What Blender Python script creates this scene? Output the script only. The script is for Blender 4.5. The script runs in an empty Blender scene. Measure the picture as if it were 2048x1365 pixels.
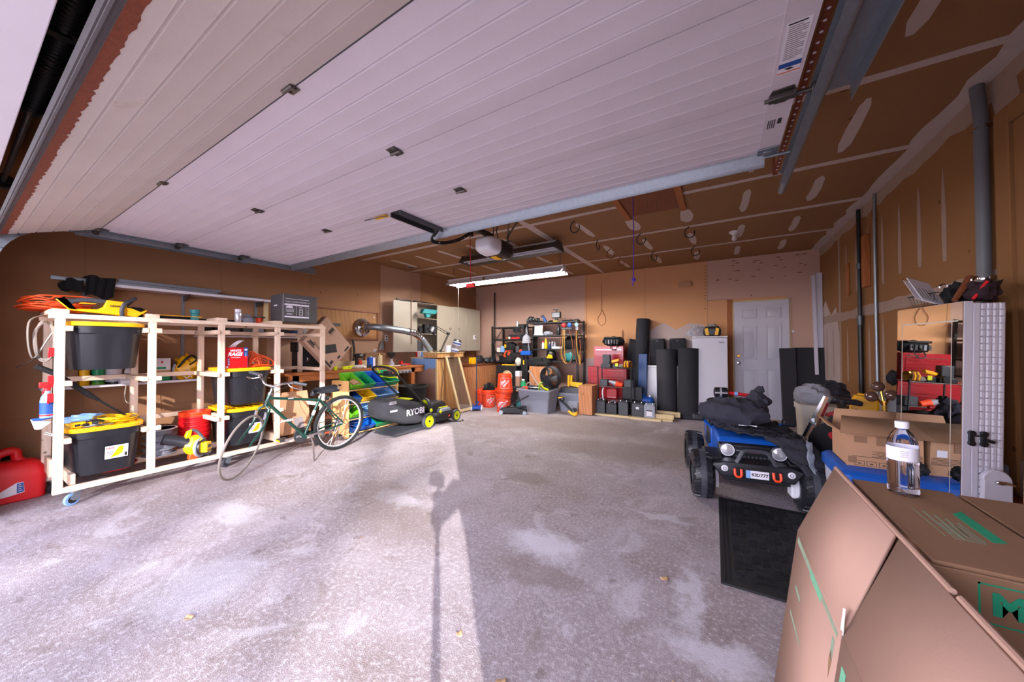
import bpy, bmesh, math, random
from mathutils import Matrix, Vector, Euler
from math import sin, cos, pi, radians
D = bpy.data
SC = bpy.context.scene
COL = SC.collection
rnd = random.Random(7)

# ------------------------------------------------------------------ camera
cam_d = D.cameras.new('camera'); cam_d.sensor_width = 36; cam_d.lens = 36*691.96/2048
cam_d.clip_start = 0.02; cam_d.clip_end = 200
cam = D.objects.new('camera', cam_d); COL.objects.link(cam)
YAW, PITCH, ROLL = radians(-31.041), radians(.908), radians(-.23)
fw = Vector((sin(YAW)*cos(PITCH), cos(YAW)*cos(PITCH), sin(PITCH)))
rt = Vector((cos(YAW), -sin(YAW), 0)); up = rt.cross(fw)
r2 = cos(ROLL)*rt+sin(ROLL)*up; u2 = -sin(ROLL)*rt+cos(ROLL)*up
cam.matrix_world = Matrix(((r2.x, u2.x, -fw.x, 0), (r2.y, u2.y, -fw.y, 0), (r2.z, u2.z, -fw.z, 1.27), (0, 0, 0, 1)))
SC.camera = cam

# ------------------------------------------------------------------ world, sun, exposure
w = D.worlds.new('sky'); SC.world = w; w.use_nodes = True
wn = w.node_tree; bg = wn.nodes['Background']
_tc = wn.nodes.new('ShaderNodeTexCoord'); _sx = wn.nodes.new('ShaderNodeSeparateXYZ'); _cr = wn.nodes.new('ShaderNodeValToRGB')   # hazy winter sky, pale at the horizon
wn.links.new(_tc.outputs['Generated'], _sx.inputs[0]); wn.links.new(_sx.outputs['Z'], _cr.inputs[0]); wn.links.new(_cr.outputs[0], bg.inputs[0])
_e = _cr.color_ramp.elements; _e[0].position = 0; _e[0].color = (1, .97, 1.1, 1); _e[1].position = .75; _e[1].color = (.22, .23, .32, 1)
_m = _e.new(.3); _m.color = (.66, .65, .8, 1)
bg.inputs[1].default_value = 8.0
sun_d = D.lights.new('sun', 'SUN'); sun_d.energy = 8.5; sun_d.angle = radians(.55); sun_d.color = (1, .95, .92)
sun = D.objects.new('sun', sun_d); COL.objects.link(sun)
sun.rotation_euler = Vector((-.639, .690, -.339)).to_track_quat('-Z', 'Y').to_euler()
sun.location = (8, -9, 6)
SC.view_settings.view_transform = 'Standard'; SC.view_settings.look = 'None'
SC.view_settings.exposure = 0.35; SC.view_settings.gamma = 1; SC.view_settings.use_curve_mapping = False

# ------------------------------------------------------------------ mesh builder
class MB:
    def __init__(s): s.v = []; s.f = []; s.mi = []; s.M = Matrix()
    def add(s, vs, fs, m=0):
        n = len(s.v)
        s.v += [tuple(s.M @ Vector(p)) for p in vs]
        for f in fs: s.f.append([i+n for i in f]); s.mi.append(m)
        return s
    def at(s, loc=(0, 0, 0), rot=(0, 0, 0)):
        s.M = Matrix.Translation(loc) @ Euler(rot).to_matrix().to_4x4(); return s
    def box(s, x0, x1, y0, y1, z0, z1, m=0):
        return s.add([(x, y, z) for x in (x0, x1) for y in (y0, y1) for z in (z0, z1)],
                     [(0, 1, 3, 2), (4, 6, 7, 5), (0, 4, 5, 1), (2, 3, 7, 6), (0, 2, 6, 4), (1, 5, 7, 3)], m)
    def taper(s, a, b, z0, z1, m=0):   # a,b = (x0,x1,y0,y1) at z0 / z1
        vs = [(a[0], a[2], z0), (a[1], a[2], z0), (a[1], a[3], z0), (a[0], a[3], z0), (b[0], b[2], z1), (b[1], b[2], z1), (b[1], b[3], z1), (b[0], b[3], z1)]
        return s.add(vs, [(3, 2, 1, 0), (4, 5, 6, 7), (0, 1, 5, 4), (1, 2, 6, 5), (2, 3, 7, 6), (3, 0, 4, 7)], m)
    def beam(s, p, q, a, b, m=0, up=(0, 0, 1)):   # box from p to q; a across, b along up
        p, q = Vector(p), Vector(q); d = (q-p).normalized(); u = Vector(up)
        if abs(d.dot(u)) > .99: u = Vector((0, 1, 0))
        x = d.cross(u).normalized()*a/2; y = x.cross(d).normalized()*b/2
        vs = [p-x-y, p+x-y, p+x+y, p-x+y, q-x-y, q+x-y, q+x+y, q-x+y]
        return s.add(vs, [(0, 1, 2, 3), (7, 6, 5, 4), (0, 4, 5, 1), (1, 5, 6, 2), (2, 6, 7, 3), (3, 7, 4, 0)], m)
    def tube(s, pts, r, n=8, m=0, closed=False, cap=True):
        P = [Vector(p) for p in pts]; k = len(P)
        R = r if isinstance(r, (list, tuple)) else [r]*k
        vs = []; prev = None
        for i in range(k):
            a = P[(i-1) % k] if (closed or i) else P[0]; b = P[(i+1) % k] if (closed or i < k-1) else P[-1]
            t = (b-a)
            t = t.normalized() if t.length > 1e-9 else Vector((0, 0, 1))
            if prev is None:
                h = Vector((0, 0, 1)) if abs(t.z) < .9 else Vector((1, 0, 0)); x = t.cross(h).normalized()
            else:
                x = prev-t*prev.dot(t); x = x.normalized() if x.length > 1e-6 else t.orthogonal().normalized()
            prev = x; y = t.cross(x)
            vs += [P[i]+(x*cos(2*pi*j/n)+y*sin(2*pi*j/n))*R[i] for j in range(n)]
        fs = []
        for i in range(k if closed else k-1):
            o, q = i*n, ((i+1) % k)*n
            for j in range(n): fs.append((o+j, o+(j+1) % n, q+(j+1) % n, q+j))
        if cap and not closed: fs += [tuple(range(n))[::-1], tuple((k-1)*n+j for j in range(n))]
        return s.add(vs, fs, m)
    def cyl(s, p, q, r, r2=None, n=16, m=0): return s.tube([p, q], [r, r if r2 is None else r2], n, m)
    def lathe(s, prof, n=24, m=0, o=(0, 0, 0), ax=(0, 0, 1), cap=True):   # prof [(r,h)..]
        ax = Vector(ax).normalized(); x = ax.orthogonal().normalized(); y = ax.cross(x); o = Vector(o)
        vs = [o+ax*h+(x*cos(2*pi*j/n)+y*sin(2*pi*j/n))*max(r, 1e-5) for r, h in prof for j in range(n)]
        fs = [(i*n+j, i*n+(j+1) % n, (i+1)*n+(j+1) % n, (i+1)*n+j) for i in range(len(prof)-1) for j in range(n)]
        if cap:
            if prof[0][0] > 1e-4: fs.append(tuple(range(n))[::-1])
            if prof[-1][0] > 1e-4: fs.append(tuple((len(prof)-1)*n+j for j in range(n)))
        return s.add(vs, fs, m)
    def torus(s, c, ax, R, r, n=24, k=8, m=0):
        ax = Vector(ax).normalized(); x = ax.orthogonal().normalized(); y = ax.cross(x); c = Vector(c)
        return s.tube([c+(x*cos(2*pi*i/n)+y*sin(2*pi*i/n))*R for i in range(n)], r, k, m, closed=True)
    def prism(s, poly, a, b, ax='z', m=0):   # poly in the two other axes, in cyclic order (x: y,z; y: x,z; z: x,y)
        k = len(poly)
        g = {'x': lambda u, v, h: (h, u, v), 'y': lambda u, v, h: (u, h, v), 'z': lambda u, v, h: (u, v, h)}[ax]
        vs = [g(u, v, a) for u, v in poly]+[g(u, v, b) for u, v in poly]
        return s.add(vs, [tuple(range(k))[::-1], tuple(range(k, 2*k))]+[(i, (i+1) % k, k+(i+1) % k, k+i) for i in range(k)], m)
    def ball(s, c, r, n=12, m=0):
        r = (r, r, r) if isinstance(r, (int, float)) else r; k = n//2+1
        vs = [(c[0]+r[0]*sin(pi*i/k)*cos(2*pi*j/n), c[1]+r[1]*sin(pi*i/k)*sin(2*pi*j/n), c[2]+r[2]*cos(pi*i/k)) for i in range(k+1) for j in range(n)]
        return s.add(vs, [(i*n+j, (i+1)*n+j, (i+1)*n+(j+1) % n, i*n+(j+1) % n) for i in range(k) for j in range(n)], m)
    def grid(s, fn, nu, nv, m=0, wrap=False):
        vs = [fn(i/nu, j/nv) for i in range(nu+1) for j in range(nv+1)]
        return s.add(vs, [(i*(nv+1)+j, (i+1)*(nv+1)+j, (i+1)*(nv+1)+j+1, i*(nv+1)+j+1) for i in range(nu) for j in range(nv)], m)
    def obj(s, name, mats, parent=None, loc=(0, 0, 0), rot=(0, 0, 0), bev=0, solid=0, sub=0, ang=40, flat=False):
        me = D.meshes.new(name); me.from_pydata(s.v, [], s.f)
        mats = mats if isinstance(mats, (list, tuple)) else [mats]
        for m_ in mats: me.materials.append(MT[m_] if isinstance(m_, str) else m_)
        for p, i in zip(me.polygons, s.mi): p.material_index = min(i, len(mats)-1)
        bm = bmesh.new(); bm.from_mesh(me)
        bmesh.ops.remove_doubles(bm, verts=bm.verts, dist=2e-6)
        bmesh.ops.recalc_face_normals(bm, faces=bm.faces); bm.to_mesh(me); bm.free()
        if not flat:
            me.shade_smooth(); me.set_sharp_from_angle(angle=radians(ang))
        o = D.objects.new(name, me); COL.objects.link(o); o.location = loc; o.rotation_euler = rot
        if parent: o.parent = parent
        if solid:
            md = o.modifiers.new('solid', 'SOLIDIFY'); md.thickness = solid; md.offset = 0
        if bev:
            md = o.modifiers.new('bevel', 'BEVEL'); md.width = bev; md.segments = 2; md.limit_method = 'ANGLE'; md.angle_limit = radians(40)
        if sub:
            md = o.modifiers.new('sub', 'SUBSURF'); md.levels = sub; md.render_levels = sub
        return o

def tag(o, label, cat, group=None, kind=None):
    o['label'] = label; o['category'] = cat
    if group: o['group'] = group
    if kind: o['kind'] = kind
    return o
def thing(name, label, cat, loc=(0, 0, 0), rz=0, group=None, rot=None):
    o = D.objects.new(name, None); COL.objects.link(o); o.empty_display_size = .05
    o.location = loc; o.rotation_euler = rot if rot else (0, 0, rz)
    return tag(o, label, cat, group)
def copy_tree(o, parent=None):
    c = o.copy(); COL.objects.link(c)
    if parent: c.parent = parent
    for ch in list(o.children): copy_tree(ch, c)
    return c
def struct(o, label, cat): return tag(o, label, cat, kind='structure')
def text(name, body, size, mat, parent=None, loc=(0, 0, 0), rot=(0, 0, 0), ext=.0006, align='CENTER', shear=0, bold=0, sx=1):
    cu = D.curves.new(name, 'FONT'); cu.body = body; cu.size = size; cu.extrude = ext; cu.align_x = align; cu.align_y = 'CENTER'
    cu.shear = shear; cu.offset = bold; cu.resolution_u = 2
    cu.materials.append(MT[mat])
    tmp = D.objects.new('tmp', cu); me = D.meshes.new_from_object(tmp); me.name = name; D.objects.remove(tmp); D.curves.remove(cu)
    o = D.objects.new(name, me); COL.objects.link(o); o.location = loc; o.rotation_euler = rot; o.scale = (sx, 1, 1)
    if parent: o.parent = parent
    return o
def lump(mb, c, r, seed=0, amp=.18, n=18, m=0, flat=None):
    R_ = random.Random(seed); w_ = [(R_.uniform(1.5, 5), R_.uniform(1.5, 5), R_.uniform(0, 6), R_.uniform(0, 6)) for _ in range(6)]; k = n//2+2
    def P(i, j):
        t, p = pi*i/k, 2*pi*j/n; d = Vector((sin(t)*cos(p), sin(t)*sin(p), cos(t)))
        a = 1+amp*sum(sin(q[0]*d.x*2+q[2])*sin(q[1]*d.y*2+q[3]+d.z*3) for q in w_)/2.2
        z = c[2]+r[2]*d.z*a
        return (c[0]+r[0]*d.x*a, c[1]+r[1]*d.y*a, z if flat is None else max(z, flat))
    vs = [P(i, j) for i in range(k+1) for j in range(n)]
    return mb.add(vs, [(i*n+j, (i+1)*n+j, (i+1)*n+(j+1) % n, i*n+(j+1) % n) for i in range(k) for j in range(n)], m)
def hank(c, rx, ry, h, loops, seed, jit=.12, n=20):   # loose flat-lying coil of cord, loops piled to height h
    R_ = random.Random(seed); out = []
    for L in range(loops):
        ox_, oy_, kx, ky, ph_ = R_.uniform(-jit, jit)*rx, R_.uniform(-jit, jit)*ry, 1+R_.uniform(-jit, jit), 1+R_.uniform(-jit, jit), R_.uniform(0, 6)
        for i in range(n):
            a = 2*pi*i/n; f = i/n
            out.append((c[0]+ox_+rx*kx*cos(a), c[1]+oy_+ry*ky*sin(a), c[2]+h*(L+f)/loops*(.75+.25*sin(2*a+ph_))))
    return out
def arc(c, r, a0, a1, n, ax=(1, 0, 0), ay=(0, 0, 1)):
    c, ax, ay = Vector(c), Vector(ax), Vector(ay)
    return [c+ax*r*cos(a0+(a1-a0)*i/n)+ay*r*sin(a0+(a1-a0)*i/n) for i in range(n+1)]
def smooth_path(pts, k=6):   # Catmull-Rom
    P = [Vector(p) for p in pts]; P = [P[0]*2-P[1]]+P+[P[-1]*2-P[-2]]; out = []
    for i in range(1, len(P)-2):
        a, b, c, d = P[i-1:i+3]
        for j in range(k):
            t = j/k; out.append(.5*((2*b)+(c-a)*t+(2*a-5*b+4*c-d)*t*t+(3*b-a-3*c+d)*t**3))
    return out+[P[-2]]

# ------------------------------------------------------------------ materials
MT = {}
def lin(h):
    if not isinstance(h, str): return h
    h = h.lstrip('#'); c = [int(h[i:i+2], 16)/255 for i in (0, 2, 4)]
    return tuple((x/12.92 if x <= .04045 else ((x+.055)/1.055)**2.4) for x in c)
def nodes(name):
    m = D.materials.new(name); m.use_nodes = True; nt = m.node_tree; MT[name] = m
    return m, nt, nt.nodes['Principled BSDF']
def N(nt, t, **kw):
    n = nt.nodes.new(t)
    for k, v in kw.items():
        if k in n.inputs: n.inputs[k].default_value = v
        else: setattr(n, k, v)
    return n
def mixc(nt, fac, a, b, mode='MIX'):
    n = nt.nodes.new('ShaderNodeMix'); n.data_type = 'RGBA'; n.blend_type = mode
    for s_, v in ((0, fac), (6, a), (7, b)):
        if hasattr(v, 'links'): nt.links.new(v, n.inputs[s_])
        elif isinstance(v, (int, float)): n.inputs[s_].default_value = v
        else: n.inputs[s_].default_value = (*lin(v), 1)
    return n.outputs[2]
def noise(nt, scale, detail=4, rough=.6, co=None, dist=0, out=0):
    n = N(nt, 'ShaderNodeTexNoise', Scale=scale, Detail=detail, Roughness=rough, Distortion=dist)
    if co is None:
        t = nt.nodes.new('ShaderNodeTexCoord'); co = t.outputs['Object']
    nt.links.new(co, n.inputs['Vector']); return n.outputs[out]
def ramp(nt, src, stops):
    r = nt.nodes.new('ShaderNodeValToRGB'); nt.links.new(src, r.inputs[0]); e = r.color_ramp.elements
    while len(e) < len(stops): e.new(.5)
    for el, (p, c) in zip(e, stops):
        el.position = p; el.color = (*lin(c), 1) if not isinstance(c, (int, float)) else (c, c, c, 1)
    return r.outputs[0]
def scaled(nt, sc):
    t = nt.nodes.new('ShaderNodeTexCoord'); mp = nt.nodes.new('ShaderNodeMapping'); mp.inputs['Scale'].default_value = sc
    nt.links.new(t.outputs['Object'], mp.inputs[0]); return mp.outputs[0]
def bump(nt, b, h, st=.3, dist=.01):
    n = N(nt, 'ShaderNodeBump', Strength=st, Distance=dist); nt.links.new(h, n.inputs['Height']); nt.links.new(n.outputs[0], b.inputs['Normal'])
def pm(name, c, rough=.5, metal=0, var=.12, scale=9, bs=0, bst=.2, coat=0, rv=.1, **kw):
    m, nt, b = nodes(name); c = lin(c)
    d = tuple(x*(1-var) for x in c); l = tuple(min(1, x*(1+var)) for x in c)
    nt.links.new(mixc(nt, noise(nt, scale), d, l), b.inputs['Base Color'])
    if rv:
        mr = N(nt, 'ShaderNodeMapRange'); nt.links.new(noise(nt, scale*3), mr.inputs[0])
        mr.inputs[3].default_value = max(.03, rough-rv); mr.inputs[4].default_value = min(1, rough+rv); nt.links.new(mr.outputs[0], b.inputs['Roughness'])
    else: b.inputs['Roughness'].default_value = rough
    b.inputs['Metallic'].default_value = metal
    if coat: b.inputs['Coat Weight'].default_value = coat
    if bs: bump(nt, b, noise(nt, bs, 3), bst, .004)
    for k, v in kw.items(): b.inputs[k].default_value = v
    return m
def wood(name, light, dark, axis=2, ring=18, rough=.6, knots=True, st=.9):
    m, nt, b = nodes(name); sc = [1, 1, 1]; sc[axis] = .12
    co = scaled(nt, sc)
    wv = N(nt, 'ShaderNodeTexWave', Scale=ring, Distortion=6.0, Detail=3, wave_type='BANDS', bands_direction='DIAGONAL'); nt.links.new(co, wv.inputs['Vector'])
    wv.inputs['Detail Scale'].default_value = 1.2
    c1 = mixc(nt, wv.outputs['Fac'], light, dark)
    c2 = mixc(nt, noise(nt, 3.5, 3, .5), c1, light)
    if knots:
        v = N(nt, 'ShaderNodeTexVoronoi', Scale=7.0); nt.links.new(scaled(nt, [1, 1, 1]), v.inputs['Vector'])
        k = ramp(nt, v.outputs['Distance'], [(.07, 1.0), (.11, 0.0)]); c2 = mixc(nt, k, c2, tuple(x*.45 for x in lin(dark)))
    nt.links.new(c2, b.inputs['Base Color']); b.inputs['Roughness'].default_value = rough
    bump(nt, b, wv.outputs['Fac'], .08, .003)
    return m
def kraft(name, c, var=.1, mott=.14, spots=True):
    m, nt, b = nodes(name); c = lin(c)
    a = mixc(nt, noise(nt, 1.3, 5, .65), tuple(x*(1-mott) for x in c), tuple(x*(1+mott) for x in c))
    a = mixc(nt, noise(nt, 90, 3, .7), a, tuple(x*(1+var) for x in c))
    if spots:
        v = N(nt, 'ShaderNodeTexVoronoi', Scale=2.6); t = nt.nodes.new('ShaderNodeTexCoord'); nt.links.new(t.outputs['Object'], v.inputs['Vector'])
        k = ramp(nt, v.outputs['Distance'], [(.035, .7), (.05, 0.0)]); a = mixc(nt, k, a, tuple(x*.35 for x in c))
    nt.links.new(a, b.inputs['Base Color']); b.inputs['Roughness'].default_value = .85; b.inputs['Specular IOR Level'].default_value = .2
    bump(nt, b, noise(nt, 120, 3), .12, .003)
    return m

kraft('kraft_drywall', '#8d6440'); kraft('kraft_ceiling', '#8f6a4a'); kraft('pink_wall', '#c39f90', mott=.08); kraft('tan_wall', '#cf9a70', mott=.12)
kraft('left_wall', '#9b7153'); kraft('left_wall_light', '#b08b74', mott=.08)
pm('compound', '#c4b5b0', .8, var=.1, scale=14, bs=60, bst=.15); pm('compound_dim', '#a28a7c', .85, var=.14, scale=20)
pm('overspray', '#bda9a4', .8, var=.12, scale=2)
pm('trim_white', '#dcd6e0', .45, var=.06, scale=5); pm('door_white', '#c9c6d2', .42, var=.05, scale=4)
pm('galv', '#9aa3ad', .42, .85, var=.18, scale=40); pm('steel_dark', '#5d5f63', .4, .8, var=.15, scale=20)
pm('steel_bracket', '#6e6a66', .32, .9, var=.25, scale=30); pm('chrome', '#d4d4d8', .16, 1, var=.05, rv=.05)
pm('black_paint', '#17171a', .42, var=.2, scale=15); pm('black_plastic', '#1d1e24', .38, var=.12, scale=8); pm('black_rubber', '#141416', .75, var=.2, scale=20)
pm('rubber_seal', '#4a4448', .7, var=.3, scale=12, bs=40); pm('rust', '#7d3f28', .9, var=.45, scale=60, bs=90, bst=.5)
pm('white_plastic', '#e4e2ea', .38, var=.04); pm('grey_plastic', '#8b8f9c', .45, var=.08, scale=5); pm('dark_grey', '#3b3d44', .5, var=.12)
pm('yellow', '#f2b40c', .42, var=.07); pm('tool_yellow', '#f5b400', .4, var=.06); pm('orange', '#f0481a', .42, var=.06); pm('orange_cord', '#f25a28', .5, var=.1)
pm('red', '#d4141c', .42, var=.07, bs=70, bst=.06); pm('red_enamel', '#a3202c', .25, var=.08, coat=.4); pm('blue', '#1256b4', .38, var=.08); pm('navy', '#123a73', .4, var=.08)
pm('green', '#12905c', .4, var=.06); pm('lime', '#62b01c', .4, var=.06); pm('sky_blue', '#7fa8dc', .4, var=.06); pm('bin_yellow', '#f4c20c', .4, var=.05)
pm('lime_yellow', '#d8e000', .4, var=.05); pm('bike_green', '#0a3a30', .25, var=.1, coat=.6); pm('teal', '#2a7c80', .5)
pm('cardboard', '#b98d6c', .85, var=.07, scale=6, bs=140, bst=.06); pm('cardboard_pink', '#aa8674', .85, var=.05, scale=5, bs=140, bst=.05); pm('cardboard_dark', '#8f6b50', .85, var=.1)
pm('ink_green', '#1f9a70', .8, var=.12, scale=30); pm('ink_green_dim', '#6fae8a', .8, var=.2, scale=60); pm('pipe_grey', '#6c6d72', .5); pm('ink_faint', '#8a9a80', .85, var=.2, scale=40); pm('ink_black', '#2a2422', .8, var=.2); pm('ink_grey', '#8c8488', .8); pm('ink_white', '#e8e4f0', .6); pm('ink_blue', '#1d4e9c', .6); pm('ink_orange', '#d86a2a', .7)
pm('paper', '#e2dfe8', .8, var=.05); pm('hose_yellow', '#b58a34', .6); pm('chest_red', '#9c1420', .4, var=.08); pm('foam_black', '#26272d', .95, var=.25, scale=120, bs=200, bst=.5); pm('foam_grey', '#34343a', .95, var=.15, scale=90, bs=160, bst=.4)
pm('cloth_black', '#0e0f13', .95, var=.3, scale=30, bs=120, bst=.3); pm('jacket', '#272730', .85, var=.25, scale=22, bs=60, bst=.3); pm('jacket_fleece', '#33323e', .95, var=.2, scale=60, bs=180, bst=.5); pm('reflective', '#7f8590', .45, var=.08)
pm('beige_metal', '#b5ab9c', .42, var=.06, scale=4); pm('grey_steel_box', '#5b5a5c', .5, .3)
wood('pine', '#e8d0bc', '#d8b698'); wood('pine_y', '#e8d0bc', '#d8b698', axis=1); wood('pine_x', '#e5cbb4', '#d3b090', axis=0)
wood('fir', '#a8632f', '#8a4a20', axis=1, ring=14, knots=False); wood('fir_z', '#a8632f', '#8a4a20', axis=2, ring=14, knots=False); wood('redwood', '#7e4426', '#5f3018', axis=1, ring=22, knots=False)
wood('ply', '#d6a66c', '#b27a40', axis=2, ring=7, knots=False); wood('ply_dark', '#a06c34', '#7e4f22', axis=2, ring=8, knots=False); wood('crate_wood', '#c08358', '#98592f', axis=2, ring=9)
wood('bamboo', '#eab87a', '#dda765', axis=1, ring=20, knots=False); wood('pale_wood', '#d8c298', '#c4a878', axis=2, ring=20, knots=False)
pm('bronze_glass', '#5a4038', .12, var=.05, coat=.5); pm('brass', '#c09040', .25, 1)
pm('reflector', '#e8e8f0', .15, .6); pm('leaf_dry', '#c8a47c', .8, var=.2); pm('bark', '#4a3f38', .95, var=.3, scale=12, bs=20, bst=.6)
pm('skin', '#c08d74', .6, var=.05); pm('denim', '#24304a', .9, var=.15); pm('red_cloth', '#a01424', .9, var=.15); pm('coil_grey', '#8a8078', .6, var=.1); pm('cable_white', '#cfc8bc', .6); pm('purple', '#4a2f9a', .7); pm('maroon_cloth', '#2e1c24', .9, var=.2)
def glassy(name, c, rough=.03, ior=1.45, alpha=1.0, trans=1.0):
    m, nt, b = nodes(name); b.inputs['Base Color'].default_value = (*lin(c), 1); b.inputs['Transmission Weight'].default_value = trans
    b.inputs['Roughness'].default_value = rough; b.inputs['IOR'].default_value = ior; b.inputs['Alpha'].default_value = alpha; return m
glassy('clear_pet', '#f4f4fa', .05, 1.2); glassy('water', '#f8f8ff', 0, 1.33); glassy('frost', '#e8e8f4', .4, 1.2, trans=.6); glassy('film', '#d8dae6', .25, 1.1, .62, .5); glassy('glass', '#e8e8f0', .02)
glassy('screen_mesh', '#6d6258', .6, 1.05, .38, 0)
m, nt, b = nodes('mirror'); b.inputs['Base Color'].default_value = (.86, .88, .88, 1); b.inputs['Metallic'].default_value = 1; b.inputs['Roughness'].default_value = .015
m, nt, b = nodes('lamp_tube'); b.inputs['Emission Color'].default_value = (1, .96, .88, 1); b.inputs['Emission Strength'].default_value = 110
# concrete slab
m, nt, b = nodes('concrete')
big = noise(nt, .9, 6, .6); mid = noise(nt, 3.2, 8, .68, dist=.6); fine = noise(nt, 45, 6, .75); grit = noise(nt, 170, 3, .75)
c = mixc(nt, ramp(nt, mid, [(.35, 0.0), (.68, 1.0)]), '#94878a', '#b6abb3')
c = mixc(nt, ramp(nt, big, [(.46, 0.0), (.62, .55)]), c, '#8c7c74')
c = mixc(nt, ramp(nt, noise(nt, 1.7, 7, .7, dist=1.2), [(.56, 0.0), (.66, .6)]), c, '#cfc9d2')
c = mixc(nt, ramp(nt, fine, [(.5, 0.0), (.66, .8)]), c, '#d3ccd4')
c = mixc(nt, ramp(nt, fine, [(.3, .7), (.42, 0.0)]), c, '#756a68')
c = mixc(nt, ramp(nt, grit, [(.3, .85), (.44, 0.0)]), c, '#5d5350')
c = mixc(nt, ramp(nt, grit, [(.58, 0.0), (.7, .7)]), c, '#dcd6dc')
c = mixc(nt, ramp(nt, noise(nt, 2.4, 6, .72, dist=.8), [(.6, 0.0), (.66, .55)]), c, '#7c6e66')
c = mixc(nt, ramp(nt, noise(nt, 7, 3, .5), [(.68, 0.0), (.71, .5)]), c, '#6e625c')
c = mixc(nt, ramp(nt, noise(nt, 4.1, 5, .6, dist=.4), [(.69, 0.0), (.74, .5)]), c, '#b08a68')
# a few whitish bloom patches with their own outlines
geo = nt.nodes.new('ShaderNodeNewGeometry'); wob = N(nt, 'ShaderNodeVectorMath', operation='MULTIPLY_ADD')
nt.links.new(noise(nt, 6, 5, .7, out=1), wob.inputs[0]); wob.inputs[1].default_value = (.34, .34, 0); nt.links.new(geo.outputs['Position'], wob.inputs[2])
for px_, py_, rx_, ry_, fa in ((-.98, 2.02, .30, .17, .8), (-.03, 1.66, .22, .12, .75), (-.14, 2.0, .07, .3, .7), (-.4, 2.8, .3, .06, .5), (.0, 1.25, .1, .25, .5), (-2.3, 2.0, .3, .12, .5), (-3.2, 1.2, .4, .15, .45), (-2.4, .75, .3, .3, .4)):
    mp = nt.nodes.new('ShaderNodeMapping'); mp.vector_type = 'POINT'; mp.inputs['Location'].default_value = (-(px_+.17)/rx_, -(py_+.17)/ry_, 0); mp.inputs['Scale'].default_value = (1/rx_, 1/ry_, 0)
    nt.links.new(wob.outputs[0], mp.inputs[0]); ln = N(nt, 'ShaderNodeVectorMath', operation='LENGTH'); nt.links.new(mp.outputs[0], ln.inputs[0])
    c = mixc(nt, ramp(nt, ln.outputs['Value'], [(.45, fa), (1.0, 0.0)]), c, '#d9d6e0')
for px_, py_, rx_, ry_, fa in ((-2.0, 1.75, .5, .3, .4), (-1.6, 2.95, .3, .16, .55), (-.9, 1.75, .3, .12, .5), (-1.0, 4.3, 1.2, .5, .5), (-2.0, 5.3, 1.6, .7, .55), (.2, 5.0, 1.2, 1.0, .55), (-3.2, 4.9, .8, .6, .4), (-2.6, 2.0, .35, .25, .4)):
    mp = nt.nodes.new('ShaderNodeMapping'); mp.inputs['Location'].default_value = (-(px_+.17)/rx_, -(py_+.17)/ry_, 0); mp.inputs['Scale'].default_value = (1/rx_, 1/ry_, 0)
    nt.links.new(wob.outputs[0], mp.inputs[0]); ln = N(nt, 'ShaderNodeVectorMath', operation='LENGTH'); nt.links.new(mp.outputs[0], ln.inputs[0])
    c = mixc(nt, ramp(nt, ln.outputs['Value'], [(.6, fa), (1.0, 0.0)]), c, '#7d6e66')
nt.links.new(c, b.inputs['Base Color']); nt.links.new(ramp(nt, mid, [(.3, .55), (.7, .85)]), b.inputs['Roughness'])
mx = N(nt, 'ShaderNodeMath', operation='MULTIPLY_ADD'); nt.links.new(fine, mx.inputs[0]); mx.inputs[1].default_value = .9; nt.links.new(grit, mx.inputs[2])
bump(nt, b, mx.outputs[0], .8, .008)
pm('asphalt_light', '#a39c98', .9, var=.15, scale=3, bs=40)
# garage-door skin: scuffed white
m, nt, b = nodes('door_skin')
c = mixc(nt, noise(nt, 2.2, 5, .6), '#c6bcc4', '#d6cdd6')
c = mixc(nt, ramp(nt, noise(nt, 26, 5, .7), [(.66, 0.0), (.8, .5)]), c, '#8f8684')
nt.links.new(c, b.inputs['Base Color']); b.inputs['Roughness'].default_value = .5
bump(nt, b, noise(nt, 220, 2), .25, .002)
m, nt, b = nodes('door_skin_low')
c = mixc(nt, noise(nt, 2.2, 5, .6), '#bdb1aa', '#cfc5c2')
c = mixc(nt, ramp(nt, noise(nt, 9, 6, .75), [(.6, 0.0), (.75, .5)]), c, '#a88f78')
nt.links.new(c, b.inputs['Base Color']); b.inputs['Roughness'].default_value = .55
bump(nt, b, noise(nt, 220, 2), .25, .002)
# ================================================================== room shell
XL, XR, YB, YF, ZC = -5.49, 1.387, 7.3, .14, 2.825
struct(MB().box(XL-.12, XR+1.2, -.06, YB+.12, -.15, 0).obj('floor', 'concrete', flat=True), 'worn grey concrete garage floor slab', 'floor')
struct(MB().box(-26, 22, -34, -.06, -.18, -.03).obj('ground_driveway', 'asphalt_light', flat=True), 'pale driveway outside the garage opening', 'ground')

# --- ceiling with taped seams and mudded screw lines
def blade(mb, cx, y0, y1, wd, z, m, skew=0):
    L = y1-y0; pts = []
    for t, k in ((0, .25), (.12, .85), (.5, 1), (.85, .9), (1, .35)): pts.append((cx+wd/2*k*(1+rnd.uniform(-.2, .2))+skew*(t-.5), y0+L*t))
    for t, k in ((1, .35), (.8, .95), (.5, .9), (.1, .8), (0, .25)): pts.append((cx-wd/2*k*(1+rnd.uniform(-.2, .2))+skew*(t-.5), y0+L*t))
    mb.prism(pts, z-.0012, z, 'z', m)
def seam_x(mb, y, x0, x1, wd, m=1):
    n = 26; a = [(x0+(x1-x0)*i/n, y-wd/2*(1+rnd.uniform(-.18, .18))) for i in range(n+1)]; b_ = [(x0+(x1-x0)*i/n, y+wd/2*(1+rnd.uniform(-.18, .18))) for i in range(n+1)]
    mb.prism(a+b_[::-1], ZC-.0015, ZC, 'z', m)
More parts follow.
